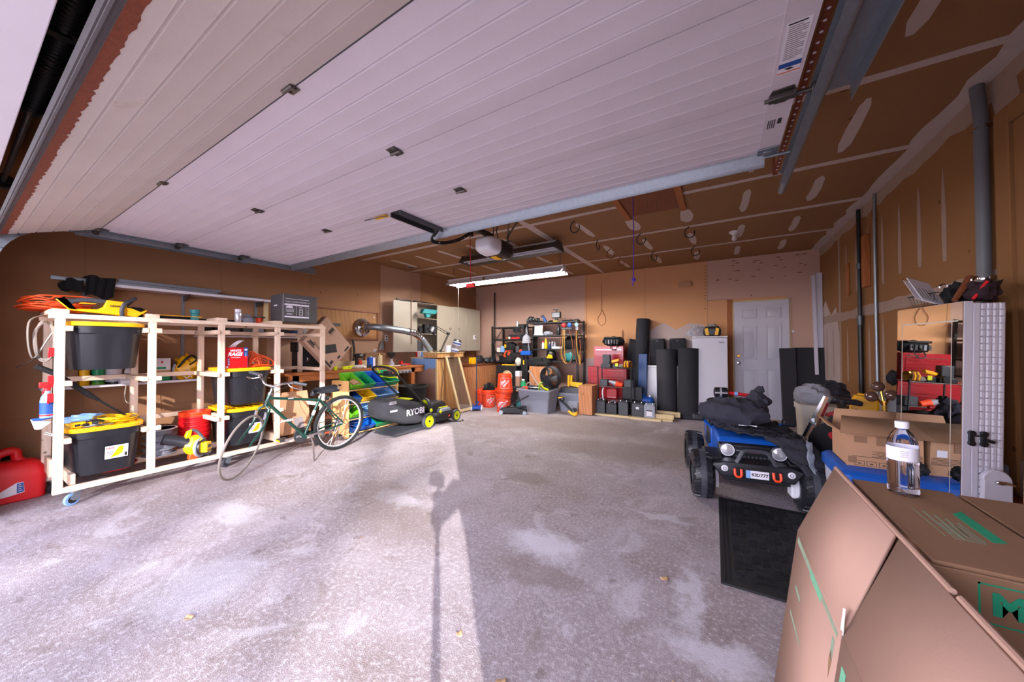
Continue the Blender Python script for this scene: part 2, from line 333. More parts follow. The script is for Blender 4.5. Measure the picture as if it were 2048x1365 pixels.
c = MB().box(XL-.12, XR+.12, -.06, YB+.12, ZC, ZC+.12)
for y in (1.68, 2.79, 3.905, 5.03, 6.155): seam_x(c, y, XL, XR, .075)
for j, x in enumerate((.83, .25, -.33, -.94, -1.53, -2.7, -3.3, -3.89, -4.45, -5.03)):
    for y0, y1 in ((1.95, 2.5), (2.98, 3.72), (4.17, 4.8), (5.32, 5.94), (6.42, 7.02)):
        if x == .83 and y0 == 4.17: y0 = 4.2
        if -.4 > x > -1 and 3 < y0 < 4: continue
        if x in (-.33, -.94) and y0 == 4.17: y0 = 4.37
        blade(c, x, y0+rnd.uniform(-.03, .03), y1+rnd.uniform(-.03, .03), .085, ZC, 1, rnd.uniform(-.03, .03))
blade(c, -2.11, 3.5, 7.25, .12, ZC, 1)
mb = [(XR, 1.2), (XR-.1, 1.3)]
n = 40; ed = [(XR-.085-rnd.uniform(0, .05), .3+i*7/n) for i in range(n+1)]
c.prism([(XR, .3)]+ed+[(XR, 7.3)], ZC-.0024, ZC, 'z', 1)
struct(c.obj('ceiling', ['kraft_ceiling', 'compound'], flat=True), 'bare drywall ceiling with taped seams and joint compound patches', 'ceiling')

# --- right wall
wr = MB().box(XR, XR+.12, -.06, YB+.12, 0, ZC)
def vblade(y, z0, z1, wd, m=1):
    L = z1-z0; k1 = [(0, .7), (.1, 1), (.5, .95), (.8, .7), (1, .12)]
    pts = [(y+wd/2*k*(1+rnd.uniform(-.15, .15)), z0+L*t) for t, k in k1]+[(y-wd/2*k*(1+rnd.uniform(-.15, .15)), z0+L*t) for t, k in k1[::-1]]
    wr.prism(pts, XR-.0015, XR, 'x', m)
for y in (3.33, 3.72, 4.08, 4.435, 4.815, 5.2, 5.58, 5.96): vblade(y, 1.88+rnd.uniform(-.02, .03), 2.54+rnd.uniform(-.03, .03), .06)
for y in (4.1, 4.46, 4.84, 5.215, 5.57, 5.965, 6.6, 6.95): vblade(y, .8+rnd.uniform(-.03, .03), 1.52+rnd.uniform(-.02, .05), .055)
n = 30
tp = [(3.14+i*(7.2-3.14)/n, 1.595+rnd.uniform(-.008, .008)) for i in range(n+1)]+[(7.2-i*(7.2-3.14)/n, 1.705+rnd.uniform(-.012, .012)) for i in range(n+1)]
wr.prism(tp, XR-.002, XR, 'x', 1)
n = 40
wr.prism([(.3, ZC)]+[(.3+i*7/n, ZC-.1-rnd.uniform(0, .05)) for i in range(n+1)]+[(7.3, ZC)], XR-.002, XR, 'x', 1)
wr.prism([(6.23, .05), (6.3, .05), (6.3, 2.75), (6.23, 2.75)], XR-.0022, XR, 'x', 1)
wr.prism([(6.3, .05), (7.3, .05), (7.3, 1.75), (7.0, 1.95), (6.7, 1.7), (6.45, 1.8), (6.3, 1.4)], XR-.001, XR, 'x', 2)
wr.prism([(3.0, 2.78), (3.22, 2.8), (3.16, 2.62), (3.15, 2.5), (3.02, 2.48), (2.96, 2.6)], XR-.0025, XR, 'x', 1)
wr.prism([(2.9, .42), (3.22, .42), (3.26, .56), (3.2, .63), (2.9, .66)], XR-.02, XR, 'x', 1)
struct(wr.obj('wall_right', ['kraft_drywall', 'compound_dim', 'overspray'], flat=True), 'brown paper-faced drywall with vertical white compound stripes', 'wall')
# boxed opening at the near end of the right wall, and its raised sill
t = MB().box(XR-.03, XR, 3.0, 3.115, .47, 2.58).box(XR-.03, XR, 1.9, 3.0, 2.48, 2.58).box(XR-.012, XR, 1.9, 3.0, .47, 2.48)
struct(t.obj('trim_1', 'kraft_drywall', bev=.004), 'brown drywall casing around the boxed opening of the right wall', 'trim')
struct(MB().box(XR-.1, XR, 1.95, 3.12, .40, .455).box(XR-.03, XR, 1.95, 3.1, .1, .4).obj('trim_2', 'redwood', bev=.003), 'dark wooden sill under the boxed opening', 'trim')

# --- back wall: painted board patches
bw = MB().box(XL-.12, XR+.12, YB, YB+.12, 0, ZC)
e = .0015
bw.box(XL, -2.53, YB-e, YB, 0, ZC, 1); bw.box(-.2, XR, YB-e, YB, 2.1, ZC, 1); bw.box(.95, XR, YB-e, YB, 0, 2.1, 1)
def ragged(x0, x1, zl, zs, m, dy):
    top = [(x0+(x1-x0)*i/(len(zs)-1), z) for i, z in enumerate(zs)]
    bw.prism([(x0, zl)]+[(x1, zl)]+top[::-1], YB-dy, YB, 'y', m)
ragged(-2.53, .19, 0, [1.0, 1.02, 1.0, .98, 1.05, 1.45, 1.6, 1.72, 1.58, 1.7, 1.66, 1.4, 1.2], 3, .0018)
for x in (-1.28, -2.49, -.19): bw.box(x-.003, x+.003, YB-.0025, YB, 1.0, ZC, 4)
bw.box(-.2, .2, YB-.0025, YB, 2.095, 2.103, 4)
for k in range(26):
    x, z = rnd.uniform(-.1, 1.3), rnd.choice((2.72, 2.75, 2.6, 2.45))+rnd.uniform(-.03, .03); l_ = rnd.uniform(.02, .12)
    bw.prism([(x, z), (x+l_*.5, z-.012), (x+l_, z), (x+l_*.5, z+.01)], YB-.0028, YB, 'y', 4)
for k in range(14):
    z = 1.95+k*.06; bw.box(-.24+rnd.uniform(-.01, .01), -.21, YB-.0028, YB, z, z+.012, 4)
struct(bw.obj('wall_back', ['tan_wall', 'pink_wall', 'compound', 'overspray', 'cardboard_dark'], flat=True), 'back wall of tan and pinkish boards with pale overspray low down', 'wall')

# --- left wall
lw = MB().box(XL-.12, XL, -.06, YB+.12, 0, ZC)
for y in (.76, 1.875, 3.0, 4.3): lw.box(XL, XL+.002, y-.004, y+.004, 0, ZC, 1)
lw.box(XL, XL+.002, -.06, 2.4, .617, .625, 1)
lw.box(XL, XL+.0015, 4.3, 5.32, 0, ZC, 2); lw.box(XL, XL+.0015, 2.4, 4.3, .92, 1.42, 2)
struct(lw.obj('wall_left', ['left_wall', 'cardboard_dark', 'left_wall_light'], flat=True), 'brown board wall with screw dots behind the lumber rack', 'wall')

# --- front wall around the door opening
OX0, OX1, OZ = -4.64, .30, 2.13
f = MB().box(XL-.12, OX0, -.06, YF, 0, ZC).box(OX1, XR+.12, -.06, YF, 0, ZC).box(OX0, OX1, -.06, YF, OZ+.02, ZC)
struct(f.obj('wall_front', 'left_wall', flat=True), 'front wall around the overhead door opening', 'wall')
struct(MB().box(OX0, OX1, -.1, YF+.004, OZ, OZ+.02).obj('trim_3', 'trim_white', bev=.003), 'white painted board under the door header', 'trim')

# --- back door
dr = MB().box(.215, .985, YB-.035, YB-.004, .02, 2.035)
struct(dr.obj('door_1', 'door_white', bev=.002), 'white six-panel door in the back wall', 'door'); door1 = D.objects['door_1']
pn = MB()
for x0, x1 in ((.325, .535), (.665, .875)):
    for z0, z1 in ((1.74, 1.9), (1.03, 1.6), (.3, .86)):
        y = YB-.035
        for a in ((x0, x1, z0, z0+.018), (x0, x1, z1-.018, z1), (x0, x0+.018, z0, z1), (x1-.018, x1, z0, z1)): pn.prism([(a[0], a[2]), (a[1], a[2]), (a[1], a[3]), (a[0], a[3])], y-.009, y, 'y')
        pn.taper((x0+.03, x1-.03, 0, 0), (x0+.03, x1-.03, 0, 0), 0, 0) if False else None
        a, b_ = (x0+.028, x1-.028, z0+.028, z1-.028), (x0+.045, x1-.045, z0+.045, z1-.045)
        vs = [(a[0], y, a[2]), (a[1], y, a[2]), (a[1], y, a[3]), (a[0], y, a[3]), (b_[0], y-.008, b_[2]), (b_[1], y-.008, b_[2]), (b_[1], y-.008, b_[3]), (b_[0], y-.008, b_[3])]
        pn.add(vs, [(4, 5, 6, 7), (0, 1, 5, 4), (1, 2, 6, 5), (2, 3, 7, 6), (3, 0, 4, 7)])
pn.obj('panel', 'door_white', door1, bev=.002)
MB().lathe([(.03, 0), (.03, .006), (.012, .01), (.012, .035), (.026, .045), (.03, .06), (.022, .075), (0, .078)], 18, 0, (.272, YB-.035, .965), (0, -1, 0)).obj('knob', 'chrome', door1)
MB().lathe([(.026, 0), (.026, .012), (.02, .018), (0, .018)], 18, 0, (.272, YB-.035, 1.09), (0, -1, 0)).obj('deadbolt', 'brass', door1)
fr = MB().box(.19, .213, YB-.012, YB, 0, 2.06).box(.987, 1.01, YB-.012, YB, 0, 2.06).box(.19, 1.01, YB-.012, YB, 2.037, 2.062)
struct(fr.obj('trim_4', 'pale_wood', bev=.002), 'thin pale wooden jamb around the back door', 'trim')
struct(MB().box(.11, .19, YB-.02, YB, 0, 2.09).obj('trim_5', 'fir_z', bev=.003), 'brown wooden stud beside the back door', 'trim')

# ================================================================== overhead door and its hardware
JY = (2.30, 1.775, 1.245, .715); DZ = 2.30; DX0, DX1 = -4.60, .273
gd = thing('overhead_door', 'open white ribbed sectional overhead door hanging under the ceiling', 'garage door', (-2.16, 1.3, DZ))
def rib_panel(L, nrib, mat):
    # profile along the panel, ribs as shallow V grooves on the underside
    pts = [(0, 0)]
    for k in range(1, nrib+1):
        u = L*k/(nrib+1); pts += [(u-.007, 0), (u-.002, .006), (u+.002, .006), (u+.006, -.0015), (u+.012, 0)]
    pts += [(L, 0), (L, .04), (0, .04)]
    return pts
def put_panel(y1, z1, y0, z0, mat, nrib=5):
    L = math.hypot(y1-y0, z1-z0)-.004; a = math.atan2(z0-z1, y0-y1)
    m_ = MB().prism(rib_panel(L, nrib, mat), DX0, DX1, 'x')
    for i, (x, u, v) in enumerate(m_.v): m_.v[i] = (x+2.16, y1+u*cos(a)*1+v*sin(a)*0 - 1.3, z1-DZ+u*sin(a)+v)
    return m_.obj('door_section', mat, gd, ang=25)
put_panel(JY[0], DZ, JY[1], DZ, 'door_skin'); put_panel(JY[1], DZ, JY[2], DZ, 'door_skin'); put_panel(JY[2], DZ, JY[3], DZ, 'door_skin')
BY, BZ = .225, 2.12
put_panel(JY[3], DZ, BY, BZ, 'door_skin_low')
# dark joints
j = MB()
for y in (JY[3],): j.box(DX0+2.16, DX1+2.16, y-1.3-.003, y-1.3+.003, -.0008, .01)
j.obj('section_joint', 'dark_grey', gd)
# rusty lip and rubber seal along the bottom edge
du, dv = (BY-JY[3]), (BZ-DZ); L = math.hypot(du, dv); du /= L; dv /= L
m_ = MB(); n = 220
pa, pb = [], []
for i in range(n+1):
    x = DX0+2.16+(DX1-DX0)*i/n
    wv = .03+.012*rnd.random()
    a = L-.006; b_ = L-.006-wv
    m_.v += [(x, JY[3]-1.3+du*a, dv*a-.0012), (x, JY[3]-1.3+du*b_, dv*b_-.0012)]
for i in range(n): m_.f.append([2*i, 2*i+2, 2*i+3, 2*i+1]); m_.mi.append(0)
m_.obj('rusty_edge', 'rust', gd, flat=True)['label'] = 'flaking rusty lower edge'
m_ = MB(); y, z = BY-1.3, BZ-DZ
m_.prism([(y+.004, z-.002), (y-.012, z-.009), (y-.026, z-.01), (y-.034, z+.002), (y-.03, z+.02), (y-.01, z+.04), (y+.004, z+.045)], DX0+2.16, DX1+2.16, 'x')
m_.prism([(y-.008, z-.008), (y-.014, z-.013), (y-.02, z-.012), (y-.022, z-.009)], DX0+2.16, DX1+2.16, 'x')
m_.obj('bottom_seal', 'rubber_seal', gd)
# end stiles, stickers
st = MB()
for y1, y0 in ((JY[0], JY[1]), (JY[1], JY[2]), (JY[2], JY[3])): st.box(.185+2.16, DX1+2.16+.002, y0-1.3+.003, y1-1.3-.003, -.003, .03)
for y1, y0 in ((JY[0], JY[1]), (JY[1], JY[2]), (JY[2], JY[3])): st.box(DX0+2.158, DX0+2.16+.05, y0-1.3+.003, y1-1.3-.003, -.003, .03)
st.obj('end_stile', 'door_skin', gd)
lb = MB().box(.196+2.16, .262+2.16, 1.39-1.3, 1.64-1.3, -.0045, -.003, 0)
for k in range(17): lb.box(.203+2.16, (.255 if k % 4 else .24)+2.16, 1.405-1.3+k*.0095, 1.4085-1.3+k*.0095, -.005, -.0045, 1)
lb.box(.2+2.16, .25+2.16, 1.392-1.3, 1.398-1.3, -.005, -.0045, 4); lb.box(.196+2.16, .262+2.16, 1.578-1.3, 1.603-1.3, -.005, -.0045, 2); lb.box(.196+2.16, .262+2.16, 1.627-1.3, 1.633-1.3, -.005, -.0045, 3)
lb.prism([(.215+2.16, .309), (.232+2.16, .306), (.245+2.16, .315), (.228+2.16, .32)], -.005, -.0045, 'z', 4)
lb.obj('warning_sticker', ['paper', 'ink_grey', 'ink_blue', 'ink_orange', 'ink_black'], gd)
lb = MB()
for k in range(4): lb.box(.2+2.16+k*.008, .203+2.16+k*.008, 1.95-1.3, 2.02-1.3, -.005, -.003)
lb.box(.236+2.16, .25+2.16, 1.95-1.3, 1.99-1.3, -.005, -.003); lb.obj('maker_marks', 'ink_black', gd)
# centre hinges
def hinge():
    h = MB()
    h.prism([(-.032, -.014), (.032, -.014), (.026, .02), (-.026, .02)], -.004, 0, 'z').prism([(-.03, -.052), (.03, -.052), (.034, -.016), (-.034, -.016)], -.004, 0, 'z')
    h.cyl((-.034, -.015, -.009), (.034, -.015, -.009), .009, n=10)
    for x in (-.018, .018): h.cyl((x, -.036, -.008), (x, -.036, 0), .006, n=8).cyl((x, .006, -.008), (x, .006, 0), .006, n=8)
    return h
hp = None
for x in (-1.45, -2.96):
    for y in JY[1:]:
        if hp is None: hp = hinge().obj('hinge', 'steel_bracket', gd, (x+2.16, y-1.3, -.001)); continue
        o = hp.copy(); COL.objects.link(o); o.location = (x+2.16, y-1.3, -.001)
for x in (.228, -4.57):
    for y in JY[1:]:
        h = MB().prism([(-.035, -.05), (.035, -.05), (.045, -.01), (.02, .05), (-.02, .05), (-.045, -.01)], -.006, -.002, 'z').box(-.045, .045, -.03, .0, -.03, -.006)
        h.cyl((-.06, -.015, -.022), (.1 if x > 0 else .05, -.015, -.022), .008, n=10).cyl((-.1 if x < 0 else .09, -.015, -.022), (-.08 if x < 0 else .11, -.015, -.022), .022, n=14)
        h.obj('roller_hinge', 'steel_bracket', gd, (x+2.16, y-1.3, 0), bev=.002)
# top roller bracket and strut
h = MB().box(-.045, .045, -.03, .05, -.012, -.004).box(-.02, .02, -.01, .03, -.02, -.012).cyl((-.07, .045, -.02), (.1, .045, -.02), .008, n=10)
h.obj('top_bracket', 'galv', gd, (.225+2.16, 2.235-1.3, 0), bev=.002)
s = MB().prism([(2.258-1.3, 0), (2.33-1.3, 0), (2.335-1.3, -.008), (2.322-1.3, -.035), (2.31-1.3, -.062), (2.296-1.3, -.066), (2.28-1.3, -.05), (2.27-1.3, -.012)], DX0+2.16, .215+2.16, 'x')
s.obj('strut', 'galv', gd)
# opener bracket on the door
bk = MB().box(-2.155+2.16, -2.045+2.16, 1.78-1.3, 2.25-1.3, -.004, 0, 0).box(-2.155+2.16, -2.145+2.16, 1.78-1.3, 2.25-1.3, -.035, 0, 0).box(-2.055+2.16, -2.045+2.16, 1.78-1.3, 2.25-1.3, -.035, 0, 0)
bk.box(-2.15+2.16, -2.15+2.163, 1.84-1.3, 1.96-1.3, -.034, -.004, 1).box(-2.15+2.16-.004, -2.15+2.16-.0005-.004, 1.82-1.3, 1.95-1.3, -.036, -.008, 1)
bk.obj('opener_bracket', ['steel_dark', 'yellow'], gd, bev=.002)
tg = MB().box(-2.34+2.16, -2.2+2.16, 1.765-1.3, 1.81-1.3, -.012, -.01); tg.obj('yellow_tag', 'yellow', gd)
MB().tube([(-2.19+2.16, 1.78-1.3, -.02), (-2.27+2.16, 1.77-1.3, -.016), (-2.45+2.16, 1.772-1.3, -.008)], .004).obj('release_pin', 'steel_dark', gd)

def track(side):
    x = DX0-.065 if side < 0 else .345
    o = thing('door_track', 'galvanised door track along the left wall side' if side < 0 else 'galvanised door track hanging at the right end of the overhead door', 'track', (x, 1.5, 2.28))
    m_ = MB(); path = [(0, 1.12, 0), (0, -.93, 0)]+[(0, -.93-.38*sin(a), -.38+.38*cos(a)) for a in [i*pi/2/8 for i in range(1, 9)]]+[(0, -1.31, -2.26)]
    P = [Vector(p) for p in path]
    w_ = .028 if side < 0 else .032
    for k in range(len(P)-1):
        a, b_ = P[k], P[k+1]; d = (b_-a).normalized(); nrm = Vector((0, -d.z, d.y))
        m_.beam(a, b_, .004, .06, 0, nrm)                 # web
        for q in (nrm*.03, -nrm*.03): m_.beam(a+q+Vector((-side*.012, 0, 0)), b_+q+Vector((-side*.012, 0, 0)), .028, .004, 0, nrm)
    m_.obj('track_channel', 'galv', o)
    if side > 0:
        MB().tube([(.004, 1.3, -.012), (.004, -.78, -.012)], .02, 12).obj('rail_tube', 'galv', o)
    a = MB().box(-.01+(.05 if side > 0 else -.06), .06+(.05 if side > 0 else -.06), -.9, .36, .028, .032).box((.11 if side > 0 else -.07), (.114 if side > 0 else -.066), -.9, .36, -.035, .032)
    a.obj('angle_iron', 'galv', o)
    if side > 0:
        s_ = MB().box(-.045, -.02, -.7, 1.25, .08, .084, 0)
        for k in range(38): s_.cyl((-.032, -.68+k*.05, .079), (-.032, -.68+k*.05, .078), .006, n=8, m=1)  # holes are white discs, light showing through them painted as colour
        s_.box(-.046, -.042, 1.15, 1.25, .08, ZC-2.28, 0); s_.box(-.046, -.042, -.6, -.5, .08, ZC-2.28, 0)
        s_.obj('perforated_strap', ['rust', 'ink_white'], o)
    else:
        MB().box(.0, .004, 1.0, 1.08, .03, ZC-2.28).obj('hanger_strap', 'galv', o)
    return o
track(-1); track(1)
# torsion spring and shaft over the opening
sp = thing('torsion_spring', 'black coiled torsion spring on a steel shaft above the door opening', 'spring', (-2.16, .235, 2.5))
MB().cyl((-2.4, 0, 0), (2.4, 0, 0), .0135, n=14).obj('shaft', 'galv', sp)
def coil(x0, x1, turns, r, wire):
    n = turns*12; return [(x0+(x1-x0)*i/n, r*cos(2*pi*i/12), r*sin(2*pi*i/12)) for i in range(n+1)]
MB().tube(coil(-.81, 1.0, 62, .036, 0), .0125, 6).obj('coil', 'black_paint', sp)
MB().cyl((-.86, 0, 0), (-.81, 0, 0), .04, n=16).obj('winding_cone', 'steel_dark', sp)
MB().box(-.01, .03, -.095, .02, -.05, .05).obj('bearing_plate', 'black_paint', sp, (.02, 0, 0))
MB().beam((.0, .02, -.02), (.06, .12, -.06), .025, .02).obj('centre_bracket', 'black_paint', sp)
MB().lathe([(.05, 0), (.05, .01), (.035, .015), (.035, .035), (.05, .04), (.05, .05)], 20, 0, (-2.36, 0, 0), (1, 0, 0)).obj('cable_drum', 'steel_dark', sp)

# opener motor and rail
op = thing('door_opener', 'ceiling-hung opener with white light lens and black housing', 'opener', (-2.12, 3.15, 2.37))
def prof(s_, e=.55): return [(.128*s_*math.copysign(abs(cos(a))**e, cos(a)), -.012+(.098*s_ if sin(a) < 0 else .085*s_)*math.copysign(abs(sin(a))**e, sin(a))) for a in [2*pi*i/28 for i in range(28)]]
m_ = MB()
def loft(m_, secs, mi=0):   # secs: list of (y, [(x,z)])
    k = len(secs[0][1]); vs = [(x, y, z) for y, p in secs for x, z in p]
    fs = [(i*k+j, i*k+(j+1) % k, (i+1)*k+(j+1) % k, (i+1)*k+j) for i in range(len(secs)-1) for j in range(k)]+[tuple(range(k))[::-1], tuple((len(secs)-1)*k+j for j in range(k))]
    return m_.add(vs, fs, mi)
loft(m_, [(-.05, prof(1)), (.05, prof(1.03)), (.16, prof(1.0)), (.22, prof(.9)), (.25, prof(.72)), (.255, prof(.5))])
m_.obj('housing', 'black_plastic', op, ang=60)
loft(MB(), [(-.24, prof(.45)), (-.23, prof(.66)), (-.2, prof(.84)), (-.14, prof(.96)), (-.05, prof(1.0))]).obj('light_lens', 'white_plastic', op, ang=60)
MB().box(-.035, .035, -.01, .1, -.122, -.1).obj('yellow_label', 'yellow', op)
MB().box(-.03, .03, -2.9, -.05, .085, .12).obj('rail', 'black_paint', op)
MB().box(-.04, .04, -.5, -.36, .055, .086).box(-.02, .02, -.46, -.4, .0, .06).obj('trolley', 'black_paint', op)
hs = MB()
for x in (-.1, .1):
    hs.beam((x, .12, .06), (x, .16, ZC-2.37), .025, .004, 0, (1, 0, 0))
hs.beam((.1, .1, .1), (.1, .42, ZC-2.37), .025, .004, 0, (1, 0, 0)); hs.beam((-.1, -.2, .1), (-.1, -.2, ZC-2.37), .025, .004, 0, (1, 0, 0)); hs.box(-.13, .13, .13, .155, .07, .085)
hs.obj('hanger_strap', 'galv', op)
MB().tube(smooth_path([(.03, .05, .08), (.02, .02, .2), (.06, .1, .33), (.05, .2, ZC-2.37)]), .006).obj('power_cord', 'black_paint', op)
ar = MB()
pth = smooth_path([(.06, -.93, -.07), (.03, -.93, -.1), (-.05, -.91, -.16), (-.02, -.8, -.16), (.0, -.6, -.08), (0, -.43, .03)], 6)
for a, b_ in zip(pth[:-1], pth[1:]): ar.beam(a, b_, .03, .012, 0, (1, 0, 0))
for k in (10, 16, 22, 26): ar.cyl(pth[k]+Vector((-.02, 0, .0)), pth[k]+Vector((.02, 0, 0)), .005, n=8, m=1)
ar.obj('curved_arm', ['black_paint', 'chrome'], op)
MB().tube([(0, -.43, .0), (.002, -.425, -.2), (0, -.42, -.47)], .0035).obj('release_rope', 'red_cloth', op)
MB().box(-.05, .05, -.435, -.405, -.51, -.47).obj('release_handle', 'red', op, bev=.006)
# ================================================================== outside: trees and the photographer, whose shadows fall into the garage
def tree(x, y, h, r, seed, lean=0, nb=26):
    R_ = random.Random(seed); o = thing('bare_tree', 'leafless tree outside the garage opening', 'tree', (x, y, -.05), group='bare trees along the driveway')
    m_ = MB(); n = 9
    trunk = [(lean*(i/n)*h*.1+R_.uniform(-.04, .04), R_.uniform(-.04, .04), h*i/n) for i in range(n+1)]
    m_.tube(trunk, [r*(1-.75*i/n) for i in range(n+1)], 10); m_.obj('trunk', 'bark', o)
    b_ = MB()
    for k in range(nb):
        i = R_.randint(3, n); p = Vector(trunk[i]); a = R_.uniform(0, 2*pi); L = R_.uniform(.9, 2.6)*(1.3-i/n*.6)*max(1, h/14)
        d = Vector((cos(a), sin(a), R_.uniform(.3, .9))); q = p+d*L*.5+Vector((0, 0, -.05)); e_ = p+d*L+Vector((R_.uniform(-.3, .3), R_.uniform(-.3, .3), 0))
        b_.tube([p, q, e_], [r*.28, r*.18, .012], 6)
        for _ in range(3):
            a2 = a+R_.uniform(-1, 1); d2 = Vector((cos(a2), sin(a2), R_.uniform(.2, .8))); b_.tube([q, q+d2*L*.5], [r*.12, .006], 5)
    b_.obj('branches', 'bark', o)
def sunpos(across, dist): return (.734*across+.679*dist, .679*across-.734*dist)
for k, (ac, di, h, r, ln) in enumerate(((-.83, 24, 11, .155, .12), (-1.7, 31, 13, .17, -.1), (-2.75, 19, 9, .1, .1), (-3.6, 25, 12, .2, 0), (-4.6, 28, 12, .25, 0))):
    tree(*sunpos(ac, di), h, r, 11+k, ln)
for k, (ac, di, h) in enumerate(((-2.0, 44, 21), (-3.4, 48, 23), (-4.8, 42, 21))): tree(*sunpos(ac, di), h, .26, 31+k, 0, 70)

ph = thing('photographer', 'person in dark jacket holding a camera on a pole outside the opening', 'person', (.74, -.30, -.03), radians(42.8))
me = D.meshes.new('body'); bmx = bmesh.new(); lay = bmx.verts.layers.skin.verify()
J = {'pel': ((0, 0, .93), .15), 'wst': ((0, 0, 1.1), .135), 'chs': ((0, .01, 1.32), .16), 'nk': ((0, .01, 1.49), .055), 'nk2': ((0, .02, 1.55), .055), 'hd': ((0, .03, 1.63), .085), 'tp': ((0, .02, 1.72), .08),
     'hl': ((-.1, 0, .86), .1), 'kl': ((-.12, .02, .48), .065), 'al': ((-.13, -.01, .1), .045), 'fl': ((-.14, .13, .05), .04), 'hr': ((.1, 0, .86), .1), 'kr': ((.12, .02, .48), .065), 'ar': ((.14, -.01, .1), .045), 'fr': ((.16, .13, .05), .04),
     'sl': ((-.19, 0, 1.42), .065), 'el': ((-.31, .26, 1.2), .05), 'wl': ((-.36, .5, 1.2), .034), 'sr': ((.19, 0, 1.42), .065), 'er': ((.26, .0, 1.14), .05), 'wr': ((.05, .24, 1.2), .034)}
V_ = {}
for k, (p, r) in J.items(): V_[k] = bmx.verts.new(p); V_[k][lay].radius = (r, r)
V_['pel'][lay].use_root = True
for ed_ in ('pel wst', 'wst chs', 'chs nk', 'nk nk2', 'nk2 hd', 'hd tp', 'pel hl', 'hl kl', 'kl al', 'al fl', 'pel hr', 'hr kr', 'kr ar', 'ar fr', 'chs sl', 'sl el', 'el wl', 'chs sr', 'sr er', 'er wr'):
    a, b_ = ed_.split(); bmx.edges.new((V_[a], V_[b_]))
bmx.to_mesh(me); bmx.free(); me.materials.append(MT['denim'])
bo = D.objects.new('body', me); COL.objects.link(bo); bo.parent = ph
bo.modifiers.new('skin', 'SKIN'); sb = bo.modifiers.new('sub', 'SUBSURF'); sb.levels = sb.render_levels = 2


def hand(mir, loc, rot):
    m_ = MB().at(loc, rot); m_.ball((0, .045, 0), (.04, .05, .016), 10)
    for k, L in enumerate((.07, .08, .075, .06)):
        x = (-.03+.02*k)*mir; m_.tube([(x, .08, 0), (x, .08+L*.5, -.012), (x*.95, .08+L*.7, -.04), (x*.9, .08+L*.55, -.06)], [.0095, .009, .0085, .007], 8)
    m_.tube([(-.03*mir, .02, -.005), (-.055*mir, .05, -.02), (-.045*mir, .085, -.035)], [.012, .0105, .008], 8)
    return m_
hand(1, (-.36, .5, 1.2), (0, 0, -.1)).obj('hand', 'skin', ph); hand(-1, (.05, .24, 1.2), (0, 0, .8)).obj('hand', 'skin', ph)
hm = MB().ball((0, .03, 1.65), (.083, .1, .118), 16); hm.ball((0, .135, 1.635), (.016, .022, .022), 8).ball((-.085, .03, 1.64), (.012, .022, .032), 8).ball((.085, .03, 1.64), (.012, .022, .032), 8)
hm.ball((-.032, .118, 1.665), (.014, .012, .009), 8, 1).ball((.032, .118, 1.665), (.014, .012, .009), 8, 1).ball((0, .122, 1.588), (.026, .01, .007), 8, 2)
hm.obj('head', ['skin', 'black_plastic', 'red_cloth'], ph)
hr = MB().ball((0, .01, 1.69), (.094, .108, .1), 14); hr.obj('hair', 'bark', ph)
jk = MB(); secs = []
for z, rx, ry in ((.86, .185, .14), (1.0, .175, .135), (1.15, .175, .135), (1.3, .2, .145), (1.42, .21, .12), (1.49, .09, .08)): secs.append([(rx*cos(2*pi*i/18), ry*sin(2*pi*i/18)+.005, z) for i in range(18)])
vs = [p for s_ in secs for p in s_]; jk.add(vs, [(i*18+j_, i*18+(j_+1) % 18, (i+1)*18+(j_+1) % 18, (i+1)*18+j_) for i in range(5) for j_ in range(18)])
jk.tube([(-.19, 0, 1.42), (-.31, .26, 1.2), (-.355, .48, 1.2)], [.085, .068, .05], 12).tube([(.19, 0, 1.42), (.27, 0, 1.14), (.07, .22, 1.2)], [.085, .068, .05], 12)
jk.obj('jacket', 'jacket', ph, solid=.004)
cm = thing('camera_on_pole', 'black camera on a slim pole standing in the opening', 'camera', (.045, -.075, -.03))
MB().cyl((0, 0, .0), (0, 0, 1.2), .014, n=12).cyl((0, 0, 0), (0, 0, .4), .02, n=12).cyl((0, 0, .55), (0, 0, .8), .019).lathe([(.02, .95), (.05, .99), (.05, 1.06), (.02, 1.1)], 12).obj('pole', 'black_paint', cm)
c_ = MB().box(-.07, .07, -.05, .0, 1.24, 1.34).box(-.03, .03, -.045, 0, 1.34, 1.37).box(.04, .075, -.05, .01, 1.23, 1.345)
c_.obj('camera_body', 'black_plastic', cm, bev=.006)
MB().lathe([(.036, 0), (.036, .04), (.032, .05), (.028, .05)], 18, 0, (0, 0, 1.29), (0, 1, 0)).obj('lens', 'black_paint', cm)

# ================================================================== lumber rack on casters, left side
RX0, RX1 = -5.08, -4.5; PY = (.505, 1.03, 1.55, 2.09, 2.635)
rk = thing('lumber_rack', 'long pale pine lumber rack on casters by the left wall', 'rack', (RX1, .5, 0))
ox, oy = -RX1, -.5
def rp(name, b, mat):
    return MB().box(b[0]+ox, b[1]+ox, b[2]+oy, b[3]+oy, b[4], b[5]).obj(name, mat, rk, bev=.003)
for i, y in enumerate(PY):
    rp('post', (RX1-.04, RX1, y-.026, y+.026, .155 if i else .155, 1.51), 'pine'); rp('post', (RX0, RX0+.04, y-.03, y+.022, .155, 1.51), 'pine')
    for z in (.525, .985, 1.43):
        for sgn in (-1, 1):
            if (i == 0 and sgn < 0) or (i == 4 and sgn > 0): continue
            e = .006+.02*((i+1) % 2); yy = y+sgn*(.026+.018)
            rp('runner', (RX0+.02, RX1+e, yy-.018, yy+.018, z-.02, z+.022), 'pine_x')
rp('bottom_rail', (RX1-.038, RX1+.001, .478, 2.66, .112, .155), 'pine_y'); rp('bottom_rail', (RX0, RX0+.038, .478, 2.66, .112, .155), 'pine_y')
